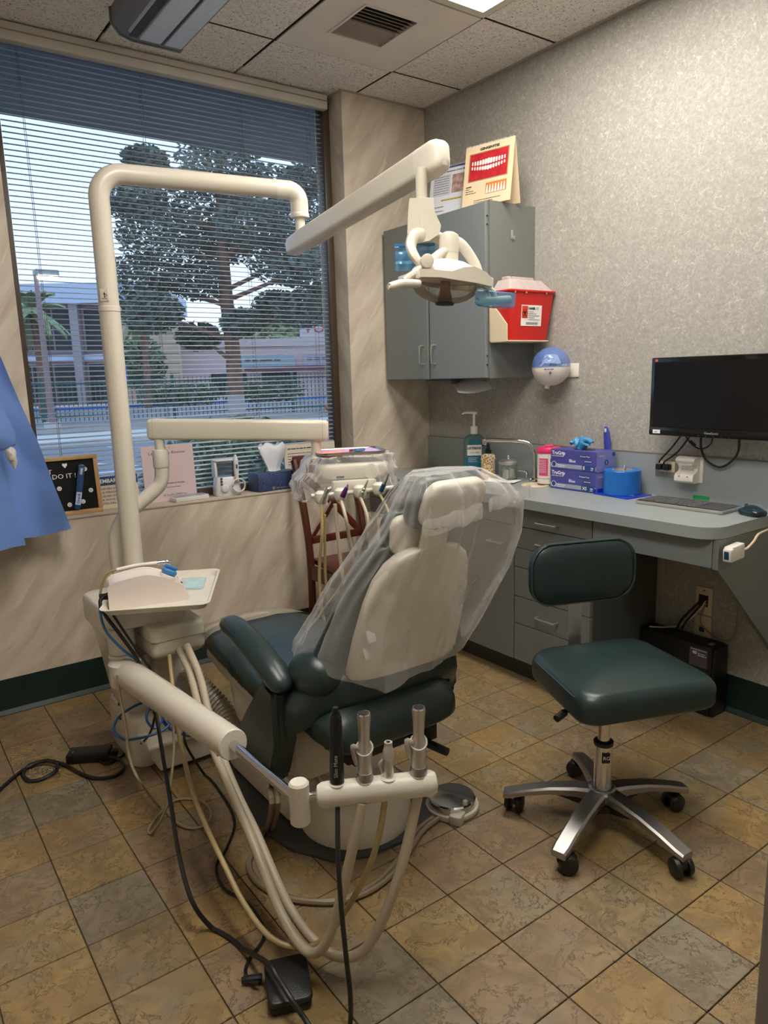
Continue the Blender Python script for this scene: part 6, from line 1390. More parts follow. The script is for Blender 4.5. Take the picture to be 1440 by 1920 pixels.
# backrest: green cushion in front, cream shell behind
lean = .34
def yback(z): return 1.475-lean*(z-.62)
b = B(); R_ = []
for z, hw in ((.485, .16), (.495, .225), (.525, .262), (.565, .268), (.605, .252), (.64, .232), (.72, .205), (.80, .178), (.87, .155), (.92, .125), (.945, .08)):
    yc = yback(z)+.08+(.03 if z < .6 else 0); th = (.062 if z < .6 else .05) if z < .9 else .04
    R_.append([Vector((KX+.015+hw*math.copysign(abs(math.cos(a))**.55, math.cos(a)), yc+th*math.copysign(abs(math.sin(a))**.7, math.sin(a))+.25*(hw*math.cos(a))**2, z)) for a in [2*PI*k/36 for k in range(36)]])
loft(b, R_); obj('back_cushion', b, M_GREEN, ch, smooth=60)
b = B(); R_ = []
for z, hw in ((.578, .150), (.582, .172), (.60, .180), (.70, .176), (.80, .165), (.86, .150), (.90, .125), (.925, .09), (.935, .05)):
    yc = yback(z)+.006; th = .030
    R_.append([Vector((KX+.025+hw*math.copysign(abs(math.cos(a))**.45, math.cos(a)), yc+th*math.copysign(abs(math.sin(a))**.6, math.sin(a))+.35*(hw*math.cos(a))**2, z)) for a in [2*PI*k/36 for k in range(36)]])
loft(b, R_); obj('back_shell', b, M_CREAM2, ch, smooth=60)
for z in (.665, .715):
    obj('side_button', bx(-.012, .012, -.004, .004, -.016, .016, .002, M=Matrix.Translation((KX-.125, yback(z)-.0155, z)) @ Matrix.Rotation(math.radians(-16), 4, 'X')), M_CREAM2, ch)
obj('neck_bracket', tb([(KX+.02, yback(.88)+.005, .88), (KX+.02, yback(.93)-.010, .935), (KX+.022, yback(.99)+.0, .985)], [.045, .040, .038], 14, 4, flat=(1, .55)), M_CREAM2, ch)
# headrest: cream pan with green pad, two articulated sections
def pad(cz, cy_, w, hgt, th, m, nm, tilt, x0=KX+.028):
    Mx = Matrix.Translation((x0, cy_, cz)) @ Matrix.Rotation(tilt, 4, 'X') @ Matrix.Rotation(PI/2, 4, 'X')
    return obj(nm, sl(rr(w, hgt, min(w, hgt)*.3, 6), -th/2, th/2, th*.42, k=4, M=Mx), m, ch, smooth=60)
tl = math.atan(lean)
pad(1.045, 1.320, .185, .125, .036, M_CREAM2, 'headrest_pan', tl+.10, KX+.055); pad(1.047, 1.360, .20, .14, .042, M_GREEN, 'headrest_pad', tl+.10, KX+.050)
pad(.965, 1.400, .18, .10, .030, M_CREAM2, 'neck_pan', tl-.25, KX+.015); pad(.967, 1.432, .185, .11, .030, M_GREEN, 'neck_pad', tl-.25, KX+.012)

for s in (-1, 1):
    b = B(); R_ = []
    for k in range(13):
        a = -PI/2+PI*k/12; R_.append([Vector((KX+.01+s*.205+.075*math.cos(a)*math.cos(q), 1.585+.085*math.cos(a)*math.sin(q), .585+.068*math.sin(a))) for q in [2*PI*i/24 for i in range(24)]])
    loft(b, R_); obj('lumbar_wing', b, M_GREEN, ch, smooth=60)
# clear bag over the back and headrest
def bagring(pts, z_n=0): return pts
lev = [  # (left, left-near, near-left corner, near mid, near right, right, right-far, far mid, far-left) as (x,y,z)
    [(.862, 1.64, .630), (.872, 1.545, .612), (.948, 1.352, .592), (1.08, 1.392, .588), (1.24, 1.435, .585), (1.345, 1.49, .585), (1.37, 1.62, .61), (1.10, 1.70, .62), (.91, 1.69, .635)],
    [(.868, 1.63, .66), (.878, 1.54, .65), (.945, 1.372, .66), (1.08, 1.385, .66), (1.24, 1.405, .66), (1.350, 1.43, .665), (1.37, 1.58, .67), (1.10, 1.675, .67), (.93, 1.69, .67)],
    [(.900, 1.585, .75), (.908, 1.51, .74), (.965, 1.385, .76), (1.08, 1.365, .76), (1.24, 1.36, .77), (1.345, 1.36, .77), (1.35, 1.50, .77), (1.11, 1.62, .76), (.96, 1.63, .75)],
    [(.930, 1.545, .84), (.938, 1.475, .83), (.985, 1.37, .84), (1.09, 1.325, .85), (1.23, 1.31, .85), (1.338, 1.305, .85), (1.34, 1.42, .86), (1.13, 1.56, .85), (1.01, 1.585, .84)],
    [(.972, 1.49, .93), (.975, 1.42, .92), (1.00, 1.33, .92), (1.09, 1.29, .93), (1.23, 1.27, .94), (1.335, 1.265, .95), (1.33, 1.36, .96), (1.14, 1.49, .95), (1.04, 1.52, .94)],
    [(.998, 1.43, 1.01), (.995, 1.37, 1.00), (1.005, 1.29, 1.00), (1.09, 1.262, 1.00), (1.23, 1.25, 1.02), (1.335, 1.255, 1.04), (1.31, 1.34, 1.05), (1.14, 1.43, 1.04), (1.04, 1.455, 1.03)],
    [(1.02, 1.40, 1.07), (1.01, 1.35, 1.065), (1.015, 1.285, 1.07), (1.09, 1.262, 1.075), (1.21, 1.25, 1.08), (1.29, 1.265, 1.085), (1.27, 1.33, 1.095), (1.14, 1.40, 1.10), (1.05, 1.415, 1.09)],
    [(1.05, 1.375, 1.108), (1.045, 1.345, 1.112), (1.05, 1.305, 1.114), (1.09, 1.29, 1.116), (1.18, 1.285, 1.118), (1.23, 1.295, 1.116), (1.225, 1.33, 1.12), (1.14, 1.372, 1.122), (1.08, 1.382, 1.118)]]
lev = lev[:-1] + [[(x_, y_, z_+.006) for x_, y_, z_ in lev[-1]]]
def closed_smooth(pts, sub):
    P = [Vector(p) for p in pts]; n = len(P); out = []
    for i in range(n):
        p0, p1, p2, p3 = P[i-1], P[i], P[(i+1) % n], P[(i+2) % n]
        for k in range(sub):
            t_ = k/sub; out.append(.5*((2*p1)+(p2-p0)*t_+(2*p0-5*p1+4*p2-p3)*t_*t_+(3*p1-p0-3*p2+p3)*t_**3))
    return out
def closed_linear(pts, sub):
    P = [Vector(p) for p in pts]; n = len(P); return [P[i].lerp(P[(i+1) % n], k/sub) for i in range(n) for k in range(sub)]
rr_ = []
for i_, l in enumerate(lev):
    f_ = max(0, .85-.25*i_); rr_.append([a.lerp(c, f_) for a, c in zip(closed_smooth(l, 14), closed_linear(l, 14))])
fine = []
for i in range(len(rr_)-1):
    for k in range(6):
        t_ = k/6; fine.append([a.lerp(c, t_) for a, c in zip(rr_[i], rr_[i+1])])
fine.append(rr_[-1])
b = B(); nf = len(fine); cc_ = Vector((1.12, 1.45, .85))
for j, rg in enumerate(fine):
    n = len(rg)
    for k in range(n):
        p = rg[k]; o_ = Vector((p.x-1.12, p.y-1.46, 0)); o_.normalize()
        f = (j/nf); wv = .008*math.sin(k*.42+j*.06)+.003*math.sin(k*1.1-j*.12)+.003*noise.noise(p*22)
        ridge = -abs(noise.noise(Vector((k*.12, j*.03, 3.3))))*.020
        rg[k] = p+o_*(wv+ridge)*(1-.35*f)
loft(b, fine, cap=False)
vs = [v for v in b.verts][-len(fine[-1]):]
c = b.verts.new(sum((v.co for v in vs), Vector())/len(vs)+EZ*.004)
for k in range(len(vs)): b.faces.new((vs[k], vs[(k+1) % len(vs)], c))
bag = obj('chair_cover', b, M_FILM, None, smooth=40); tag(bag, 'large clear plastic bag draped over the chair back and headrest', 'plastic cover')
for z, a, e, off in ((0, Vector((1.005, 1.262, 1.005)), Vector((1.16, 1.232, 1.035)), .02), (1, Vector((1.18, 1.228, 1.045)), Vector((1.338, 1.245, 1.06)), .016)):
    b = B(); R_ = []
    for k in range(13):
        p = a.lerp(e, k/12)+Vector((0, -.006+.004*math.sin(k*2.1), .003*math.sin(k*1.3)))
        R_.append([p+EZ*off, p+Vector((0, -.004, 0)), p-EZ*off, p+Vector((0, .003, 0))])
    loft(b, R_); obj('bag_seal', b, film('bag_seal%d' % z, 'f1eeea', .22, .15, .6), bag)
# clear toe cover at the foot end
b = B(); R_ = []
for y, hw, zt in ((2.50, .16, .462), (2.475, .185, .480), (2.43, .198, .488), (2.38, .206, .494), (2.33, .211, .497)):
    R_.append([Vector((KX+hw*math.cos(a), y, zt-.055+.058*math.copysign(abs(math.sin(a))**.5, math.sin(a)))) if True else None for a in [PI*k/20 for k in range(21)]])
loft(b, R_, cap=False, closed=False); noisy(b, .004, 30, 8); o = obj('toe_cover', b, film('toe_film', 'b9ad9a', .28, .2, .6), None, smooth=40); tag(o, 'clear plastic toe cover over the foot end of the dental chair', 'plastic cover')
# ---------------------------------------------------------------- things on the window sill
SZ = WZ0+.0005
def card(name, label, p, q, h, lean, m, th=.003, cat='sign', zb=SZ):
    """upright card: bottom edge p->q, leaning back by 'lean'"""
    p = Vector((p[0], p[1], zb)); q = Vector((q[0], q[1], zb)); ex = (q-p).normalized(); w = (q-p).length
    nrm = Vector((ex.y, -ex.x, 0)); ey = (EZ*math.cos(lean)-nrm*math.sin(lean)); ez = ex.cross(ey)
    F = basis(p, ex, ey, ez); t = thing(name, label, cat, (p+q)/2)
    return t, F, w
def onF(par, F, s, size, x, y, m, w=None, bold=0, z=.0006):
    text(s, size, m, par, F @ Vector((x, y, z)), F.to_3x3() @ EX, F.to_3x3() @ EY, width=w, bold=bold)
# letter board
t, F, w = card('letter_board', 'black felt letter board in an oak frame on the sill beside the gown', (.545, 3.300), (.835, 3.300), .256, .10, None, cat='letter board')
M_OAK = wood('oak_frame', 'b58d5c', 'c79f6c', (30, 30, 6), .5)
hB = .254
obj('felt', bx(.010, w-.010, .010, hB-.010, -.012, -.004, M=F), mat('black_felt', '101011', .95), t, smooth=0)
for nm, a in (('frame_rail', (0, w, 0, .018)), ('frame_rail', (0, w, hB-.018, hB)), ('frame_stile', (0, .018, .018, hB-.018)), ('frame_stile', (w-.018, w, .018, hB-.018))):
    obj(nm, bx(a[0], a[1], a[2], a[3], -.016, .004, .0015, M=F), M_OAK, t)
for k in range(22): obj('felt_groove', bx(.019, w-.019, .022+.0098*k, .0228+.0098*k, -.004, -.0036, M=F), M_BLACK, t, smooth=0)
onF(t, F, 'JUST', .028, .045, .182, M_WINK, z=-.002); onF(t, F, 'DO IT !', .028, .098, .160, M_WINK, w=.094, z=-.002)
hb = B(); prism(hb, [(.0, -.011), (.010, .002), (.009, .009), (.004, .010), (0, .006), (-.004, .010), (-.009, .009), (-.010, .002)], 'xy', -.004, -.001, M=F @ Matrix.Translation((.155, .214, 0))); obj('heart', hb, M_WINK, t, smooth=0)
for x, y in ((.235, .192), (.249, .098), (.211, .052), (.122, .118), (.155, .045)):
    fc_ = obj('face_disc', lathe(B(), [(.0095, -.004), (.0095, -.001), (.008, -.0004)], F @ Matrix.Translation((x, y, 0)), 18), M_WINK, t)
    for s in (-1, 1): obj('eye', lathe(B(), [(.0014, -.0005), (.0014, .0004)], F @ Matrix.Translation((x+s*.0033, y+.003, 0)), 8), M_INK, fc_)
    obj('mouth', tb([F @ Vector((x-.004, y-.001, .0)), F @ Vector((x, y-.0045, .0)), F @ Vector((x+.004, y-.001, .0))], .0007, 5, 3), M_INK, fc_)
TBm = F @ Matrix.Translation((.180, .022, .004)) @ Matrix.Rotation(math.radians(-12.5), 4, 'Z')
o = thing('toothbrush_pack', 'packaged blue toothbrush leaning on the letter board', 'toothbrush', TBm @ Vector((0, 0, 0)))
obj('wrapper', sl(rr(.026, .195, .006, 3, .0, .0975), .0, .012, .004, k=2, M=TBm), film('blue_wrapper', '2a5f94', .55, .15, .8), o)
obj('handle', tb([TBm @ Vector((0, .015, .006)), TBm @ Vector((0, .09, .006)), TBm @ Vector((0, .145, .006))], [.005, .0055, .003], 10, 3), mat('navy_brush', '1c3566', .4), o); obj('bristle_head', bx(-.006, .006, .150, .180, .004, .012, .002, M=TBm), M_WINK, o)
lb = obj('brand_label', bx(-.011, .011, .020, .075, .0122, .0126, M=TBm), mat('label_pale', 'c7d3e6', .4), o, smooth=0); text('Oral-B', .015, M_NAVY, lb, TBm @ Vector((.005, .024, .0128)), TBm.to_3x3() @ EY, TBm.to_3x3() @ -EX, width=.044, bold=.0004)
# pregnancy notice
t, F, w = card('notice_card', 'cream notice card with navy EMBARAZADA heading behind the pole', (.800, 3.345), (1.012, 3.345), .145, .06, None)
obj('card', bx(0, w, 0, .145, -.003, 0, M=F), mat('notice_cream', 'd9c8ad', .6), t, smooth=0); obj('header', bx(0, w, .105, .145, 0, .0005, M=F), mat('notice_navy', '2a4a70', .6), t, smooth=0)
onF(t, F, '¿EMBARAZADA?', .024, .036, .117, M_PAPER, w=.17, bold=.0004)
for k, s in enumerate(('SI USTED ESTA O CREE', 'QUE PIENSA EN LA POSI', 'BILIDAD DE ESTARLO,', 'POR FAVOR INFORMENOS', 'ANTES DEL EXÁMEN DE')): onF(t, F, s, .0125, .030, .086-.0165*k, M_NAVY, w=.165)
# review sheet
t, F, w = card('review_sheet', 'pink sheet headed Leave Us a Review standing on the sill', (1.040, 3.345), (1.288, 3.345), .262, .06, None)
obj('sheet', bx(0, w, 0, .262, -.0025, 0, M=F), mat('pink_sheet', 'd2bcbd', .6, var=.03), t, smooth=0)
M_PLUM = mat('plum_ink', '5a4a52', .6); M_GREY = mat('grey_code', '6a5f66', .6)
onF(t, F, 'Leave Us a Review', .019, .032, .222, M_PLUM, w=.175)
for k in range(3): obj('star', lathe(B(), [(.004, 0), (.004, .0005)], F @ Matrix.Translation((.105+.014*k, .250, 0)), 6), mat('star_gold', 'c7993f', .5), t)
onF(t, F, 'leave a review on Google', .010, .07, .082, M_PLUM, w=.12); onF(t, F, '~', .007, .05, .064, M_PLUM, w=.12); onF(t, F, 'er Cacho, DMD Inc.', .012, .085, .026, M_PLUM, w=.115)
# sheet half hidden behind the delivery head
t, F, w = card('notice_sheet', 'cream printed sheet at the right end of the sill behind the delivery head', (1.775, 3.345), (2.085, 3.345), .215, .06, None)
obj('sheet', bx(0, w, 0, .215, -.0025, 0, M=F), mat('sheet_cream', 'd3c9b8', .6), t, smooth=0); onF(t, F, '~', .012, .02, .188, M_INK, w=.19)
for k in range(5): onF(t, F, '~', .007, .02, .165-.014*k, M_INK, w=.24)
# small white flat box
t = thing('flat_box', 'small flat white box with grey top on the sill', 'box', (1.24, 3.31, SZ)); Q = RZ(6, (1.235, 3.308, SZ))
obj('box_body', bx(-.085, .085, -.035, .035, 0, .022, .004, M=Q), mat('flat_white', 'd9d3cc', .4), t); obj('box_top', bx(-.080, .080, -.030, .030, .022, .0235, .0005, M=Q), mat('flat_grey', '8d93a3', .3), t)
# water flosser
t = thing('water_flosser', 'white water flosser with coiled hose on the sill', 'water flosser', (1.44, 3.32, SZ)); Q = RZ(-8, (1.432, 3.322, SZ))
b = B(); R_ = []
for z, w_, d_ in ((0, .125, .085), (.006, .130, .09), (.05, .122, .085), (.088, .112, .078), (.092, .105, .072)): R_.append([Q @ Vector((x, y, z)) for x, y in rr(w_, d_, .022, 5)])
loft(b, R_); obj('base', b, mat('flosser_white', 'd6d4d4', .3), t)
b = B(); R_ = []
for z, w_, d_ in ((.0925, .098, .066), (.10, .096, .064), (.165, .106, .070), (.168, .112, .074)): R_.append([Q @ Vector((x-.006, y, z)) for x, y in rr(w_, d_, .020, 5)])
loft(b, R_); obj('reservoir', b, glassy('reservoir', 'b9c6d2', .12), t)
obj('reservoir_lid', sl(rr(.116, .078, .02, 5, -.006, 0), .1685, .178, .004, k=2, M=Q), MATS['flosser_white'], t); obj('back_rib', bx(-.062, -.048, -.03, .03, .092, .168, .004, M=Q), MATS['flosser_white'], t)
obj('dial', cy(Q @ Vector((-.022, -.045, .038)), Q @ Vector((-.022, -.056, .038)), .020, .017, 22, .003), MATS['flosser_white'], t)
for k in range(3): obj('button', cy(Q @ Vector((-.035, -.0415, .086-.014*k)), Q @ Vector((-.035, -.0455, .086-.014*k)), .006, seg=12), mat('button_navy', '4a5470', .4), t)
obj('wand', tb([Q @ Vector((.040, -.045, .085)), Q @ Vector((.040, -.045, .12)), Q @ Vector((.040, -.045, .17)), Q @ Vector((.040, -.045, .182)), Q @ Vector((.040, -.045, .20))], [.010, .012, .013, .009, .004], 14, 3), MATS['flosser_white'], t); obj('wand_button', bx(.036, .044, -.0595, -.056, .132, .152, .001, M=Q), MATS['button_navy'], t)
obj('coil_hose', tb([Q @ Vector((.045+.030*math.cos(k*.62)*(1+.02*(k % 3)), -.052-.004*(k % 4), .050+.032*math.sin(k*.62))) for k in range(34)], .0032, 8, 2), MATS['flosser_white'], t)
# tissue box and tissue
t = thing('tissue_box', 'navy patterned tissue box on the sill', 'tissue box', (1.68, 3.325, SZ)); Q = RZ(4, (1.685, 3.318, SZ))
def dots():
    m, nt, p, out = newmat('navy_pattern'); g = N(nt, 'NewGeometry'); v = N(nt, 'TexVoronoi', i_Scale=130.0); L(nt, g.outputs['Position'], v.inputs['Vector'])
    r = N(nt, 'ValToRGB'); e = r.color_ramp.elements; e[0].position = .30; e[0].color = lin('1b2540'); e[1].position = .42; e[1].color = lin('3d4d72'); L(nt, v.outputs['Distance'], r.inputs[0]); L(nt, r.outputs[0], p.inputs['Base Color']); p.inputs['Roughness'].default_value = .5; return m
obj('box_body', bx(-.115, .115, -.052, .052, 0, .092, .002, M=Q), dots(), t)
obj('opening', sl([(.055*math.cos(a), .022*math.sin(a)) for a in [2*PI*k/20 for k in range(20)]], .0918, .0926, .0002, k=1, M=Q), M_DARK, t)
obj('gold_mark', lathe(B(), [(.008, 0), (.008, .0006)], basis(Q @ Vector((-.03, -.0522, .014)), Q.to_3x3() @ EX, EZ, Q.to_3x3() @ -EY), 12), mat('gold_mark', '9a7a4e', .4), t)
text('~', .009, mat('tan_ink', '8d8aa0', .5), t, Q @ Vector((-.015, -.0526, .010)), Q.to_3x3() @ EX, EZ, width=.10)
b = B(); R_ = []
for j, (z, s) in enumerate(((.093, .55), (.105, .50), (.125, .62), (.155, .85), (.19, 1.02), (.215, 1.08), (.228, .95))):
    R_.append([Q @ Vector((.070*s*math.cos(a)*(1+.22*math.cos(3*a+j*.3)), .030*s*math.sin(a)*(1+.3*math.sin(4*a)), z+.010*math.sin(5*a+j)*(j/6))) for a in [2*PI*k/40 for k in range(40)]])
loft(b, R_, cap=False); noisy(b, .004, 40, 5); o = obj('tissue', b, mat('tissue_white', 'e2e4ea', .9), None, smooth=60); tag(o, 'white tissue pulled up from the navy tissue box', 'tissue')

# ---------------------------------------------------------------- blue disposable gown hanging by the window
M_GOWN = mat('blue_gown', '6c8fd0', .6, var=.06, scale=5)
t = thing('gown', 'blue disposable gown hanging on the wall left of the window', 'gown', (.40, 3.13, .77))
def gown_edge(z):      # right-hand outline of the gown
    pts = [(1.95, .30), (1.75, .36), (1.60, .42), (1.47, .470), (1.30, .520), (1.15, .565), (1.0, .598), (.88, .625), (.775, .650)]
    for (z1, x1), (z2, x2) in zip(pts, pts[1:]):
        if z1 >= z >= z2: return x1+(x2-x1)*(z1-z)/(z1-z2)
    return pts[0][1] if z > 1.95 else pts[-1][1]
b = B(); R_ = []; nz_ = 46
for j in range(nz_+1):
    z = 1.95-(1.95-.772)*j/nz_; xr = gown_edge(z); xl = -.18; rf = []; rb_ = []
    for k in range(61):
        u = k/60; x = xl+(xr-xl)*u; amp = .014+.040*(j/nz_)
        fold = (1-2*abs(math.sin(u*9.5+.5*math.sin(z*4))))*amp*(.4+.6*u)+.03*abs(noise.noise(Vector((u*4+z*3, z*2.2-u*2, 9))))+.012*noise.noise(Vector((u*5, z*4, 1)))+.018*abs(noise.noise(Vector((u*2.5, z*3.2, 5))))
        y = 3.135-.055*math.sin(PI*min(1, u))-fold*.8; rf.append(Vector((x, y, z+(.0 if j < nz_ else -.045*(1-u)+.01*math.sin(u*20)))))
        rb_.append(Vector((x, max(y+.05, 3.165+.01*math.sin(u*9)), rf[-1].z)))
    R_.append(rf+rb_[::-1])
loft(b, R_, cap=False); obj('body_cloth', b, M_GOWN, t, smooth=70)
b = B(); R_ = []
for j in range(24):
    z = 1.30-.55*j/23; xr = .385+.085*j/23; R_.append([Vector((-.15+(xr+.15)*k/20, 3.035-.035*math.sin(PI*k/20)-.012*math.sin(k*1.1+j*.12)*(j/23), z-.02*(1-k/20)*(j/23))) for k in range(21)]+[Vector((-.15+(xr+.15)*k/20, 3.042-.035*math.sin(PI*k/20)-.012*math.sin(k*1.1+j*.12)*(j/23), z-.02*(1-k/20)*(j/23))) for k in range(20, -1, -1)])
loft(b, R_); obj('front_flap', b, M_GOWN, t, smooth=60)
sp_ = [(.26, 3.06, 1.90), (.31, 3.03, 1.60), (.36, 3.005, 1.34), (.415, 2.985, 1.19), (.440, 2.98, 1.130)]
b = B(); tube(b, sp_, [.06, .075, .07, .058, .028], 20, 8, flat=(1, .55)); noisy(b, .010, 16, 3); obj('sleeve', b, M_GOWN, t, smooth=70)
b = B(); tube(b, [(.438, 2.978, 1.128), (.446, 2.976, 1.112), (.450, 2.975, 1.090), (.454, 2.975, 1.055)], [.026, .030, .024, .008], 16, 5, flat=(1, .6)); noisy(b, .006, 45, 2); obj('cuff', b, mat('white_knit', 'd9d5cf', .9, bump=.3, bscale=200), t, smooth=70)
obj('hanger_hook', tb([(.10, YB-.002, 1.97), (.10, 3.20, 1.97), (.10, 3.17, 1.95), (.10, 3.165, 1.93)], .006, 8, 4), M_STEEL, t)
# ---------------------------------------------------------------- outside the window
g = -.15
M_ASPH = speckle('asphalt', '74787e', '83878d', 30, .9); M_CONC = mat('pavement', 'c4c1ba', .9); M_LINE = mat('road_paint', 'c9ccd0', .8)
gr_ = struct('ground', bx(-60, 110, YB+.25, 160, g-.3, g), M_ASPH, smooth=0)
def gp(x0, x1, y0, y1, m, nm, z=.006): return obj(nm, bx(x0, x1, y0, y1, g, g+z), m, gr_, smooth=0)
gp(-20, 60, 19.5, 22.4, M_CONC, 'pavement_strip', .12); gp(-20, 60, 22.4, 27.8, mat('verge_paving', '8f8d89', .9), 'verge', .10)
for k in range(6):
    x = 1.2+2.9*k; o = obj('stall_line', bx(-.06, .06, 0, 5.2, 0, .006, M=Matrix.Translation((x, 13.5, g)) @ Matrix.Rotation(math.radians(24), 4, 'Z')), M_LINE, gr_, smooth=0)
gp(-20, 60, 12.9, 13.02, M_LINE, 'stall_line')
gp(-20, 80, 48, 49.6, mat('blue_kerb', '2f62b5', .8), 'blue_kerb', .16); gp(-20, 80, 49.6, 54, M_CONC, 'far_pavement', .14)
# eave outside the window head
struct('eave', bx(-3, 5.5, YB+.25, 4.42, 2.742, 2.95), mat('eave_grey', '5f6266', .8), smooth=0)
# tree
def blob(bm, c, r, n, sz, seed, flat=.7):
    rnd = random.Random(seed)
    for _ in range(n):
        while True:
            d = Vector((rnd.uniform(-1, 1), rnd.uniform(-1, 1), rnd.uniform(-1, 1)))
            if .25 < d.length < 1: break
        p = Vector(c)+Vector((d.x*r, d.y*r, d.z*r*flat)); u = Vector((rnd.uniform(-1, 1), rnd.uniform(-1, 1), rnd.uniform(-.6, .6))).normalized(); w = u.cross(Vector((rnd.uniform(-1, 1), rnd.uniform(-1, 1), rnd.uniform(-1, 1)))).normalized(); s = sz*rnd.uniform(.6, 1.4)
        a = [bm.verts.new(p+u*s*x+w*s*.42*y) for x, y in ((-1, 0), (0, -1), (1, 0), (0, 1))]; bm.faces.new(a)
M_LEAF = mat('pine_leaf', '55645a', .8, var=.35, scale=.8); M_BARK = mat('bark', '7a5a4a', .9, var=.3, scale=4)
t = thing('pine_tree', 'tall dark pine tree standing in the middle of the window view', 'tree', (12.33, 27.1, g))
TX_, TY_ = 12.33, 27.1
obj('trunk', tb([(TX_, TY_, g), (TX_, TY_, 2.5), (TX_-.15, TY_, 5), (TX_-.1, TY_, 8), (TX_, TY_, 10.2)], [.33, .29, .25, .18, .06], 12, 4), M_BARK, t)
rt = Vector((.81, -.586, 0)); vw = Vector((.586, .81, 0))
CL = [(-3.3, 5.2, 1.5), (-2.2, 6.6, 1.6), (-1.2, 8.0, 1.7), (.2, 9.0, 1.6), (1.6, 8.3, 1.6), (2.9, 7.0, 1.6), (3.3, 5.4, 1.5), (2.2, 5.8, 1.5), (-2.6, 3.9, 1.25), (-1.2, 5.2, 1.3), (1.2, 6.9, 1.4), (3.0, 3.9, 1.2), (1.9, 4.1, 1.0), (-.4, 6.7, 1.4), (-3.0, 7.9, 1.2), (.6, 3.5, .85), (-1.4, 3.1, .9), (3.9, 4.6, 1.1), (-2.9, 9.6, .9), (1.0, 10.4, 1.2), (3.2, 9.0, 1.2)]
for i, (a, z, r) in enumerate(CL):
    dp = random.uniform(-1.6, 1.6); c = Vector((TX_, TY_, z))+rt*a+vw*dp
    obj('branch', tb([(TX_-.1, TY_, z-1.0), tuple(Vector((TX_, TY_, z-.5))+rt*a*.5+vw*dp*.5), tuple(c)], [.10, .07, .02], 7, 4), M_BARK, t)
    fb = B(); blob(fb, c, r, 1500, .12, i+1, .62); obj('foliage', fb, M_LEAF, t, smooth=0)
gd = B(); lathe(gd, [(.35, 0), (.34, .9)], Matrix.Translation((TX_, TY_, g)), 12); obj('white_base', gd, mat('tree_paint', 'a9a6a6', .8), t)
# green picket fence
M_FEN = mat('fence_green', '2f5a58', .6)
f0 = Vector((-8, 35.5, 0)); f1 = Vector((34, 21.5, 0)); fd = (f1-f0).normalized(); fl_ = (f1-f0).length
t = thing('fence', 'green metal picket fence along the far side of the car park', 'fence', (9, 30, g))
b = B(); n = int(fl_/.17)
for k in range(n):
    p = f0+fd*(.17*k); box(b, -.014, .014, -.014, .014, g+.1, 1.55, M=Matrix.Translation((p.x, p.y, 0)))
o = obj('picket', b, M_FEN, t, smooth=0); o['kind'] = 'stuff'
for z in (.15, 1.40): obj('rail', cy(tuple(f0+EZ*z), tuple(f1+EZ*z), .03, seg=6), M_FEN, t)
for k in range(18):
    p = f0+fd*(2.45*k); obj('post', bx(p.x-.05, p.x+.05, p.y-.05, p.y+.05, g, 1.72), M_FEN, t, smooth=0)
# lamp post at left
lp = Vector((5.1, 25.3, 0)); t = thing('lamp_post', 'tall street lamp with a glowing head at the left of the window view', 'lamp post', (lp.x, lp.y, g))
obj('pole', tb([(lp.x, lp.y, g+.3), (lp.x, lp.y, 4.7)], [.11, .07], 10, 1), mat('lamp_rust', '8a7476', .7), t); obj('footing', cy((lp.x, lp.y, g), (lp.x, lp.y, g+.35), .26, seg=14), M_CONC, t)
obj('head', bx(lp.x-.05, lp.x+.65, lp.y-.2, lp.y+.2, 4.72, 4.90, .03), mat('lamp_head', '8a8d92', .5), t); obj('lens', bx(lp.x+.02, lp.x+.60, lp.y-.23, lp.y+.17, 4.62, 4.72), mat('lamp_glow', 'fff6dc', .5, emit=6.0), t, smooth=0)
# white pole at right
t = thing('sign_pole', 'white pole with a tall sign box near the right edge of the window view', 'pole', (12.9, 19.2, g))
q = Vector((12.9, 19.2, 0)); obj('pole', cy((q.x, q.y, g), (q.x, q.y, 2.2), .11, seg=12), mat('pole_white', 'b9c9de', .5), t); obj('sign_box', bx(q.x+.12, q.x+.62, q.y-.1, q.y+.1, .35, 2.0, .02), mat('sign_olive', '7b7d6b', .7), t)
# buildings
def building(nm, label, o, ex_, parts_):
    ex_ = Vector(ex_).normalized(); ey_ = EZ.cross(ex_); Mx = basis(o, ex_, ey_, EZ); t = thing(nm, label, 'building', o)
    for p in parts_: obj(p[0], bx(*p[1:7], M=Mx), p[7], t, smooth=0)
    return t, Mx
M_MAUVE = mat('mauve_render', 'a58d8e', .9, var=.08); M_DKG = mat('dark_glazing', '202429', .6); M_TAN = mat('tan_block', 'bda58f', .9, var=.12, scale=.6); M_PINK = mat('pink_render', 'd0b9b6', .9); M_FASC = mat('pale_fascia', 'bcc6d8', .8)
e_l = Vector((.86, -.51, 0))
OB = Vector((7.5, 62.0, g)); parts_ = [('wall', -14, 13.3, 0, 12, 0, 7.3, M_MAUVE), ('fascia', -14.5, 13.8, -1.2, 12, 7.3, 8.7, M_FASC), ('floor_band', -14, 13.2, -.35, 0, 3.3, 3.7, M_FASC)]
t, Mx = building('office_building', 'two storey mauve office building with dark windows at the left of the view', OB, e_l, parts_)
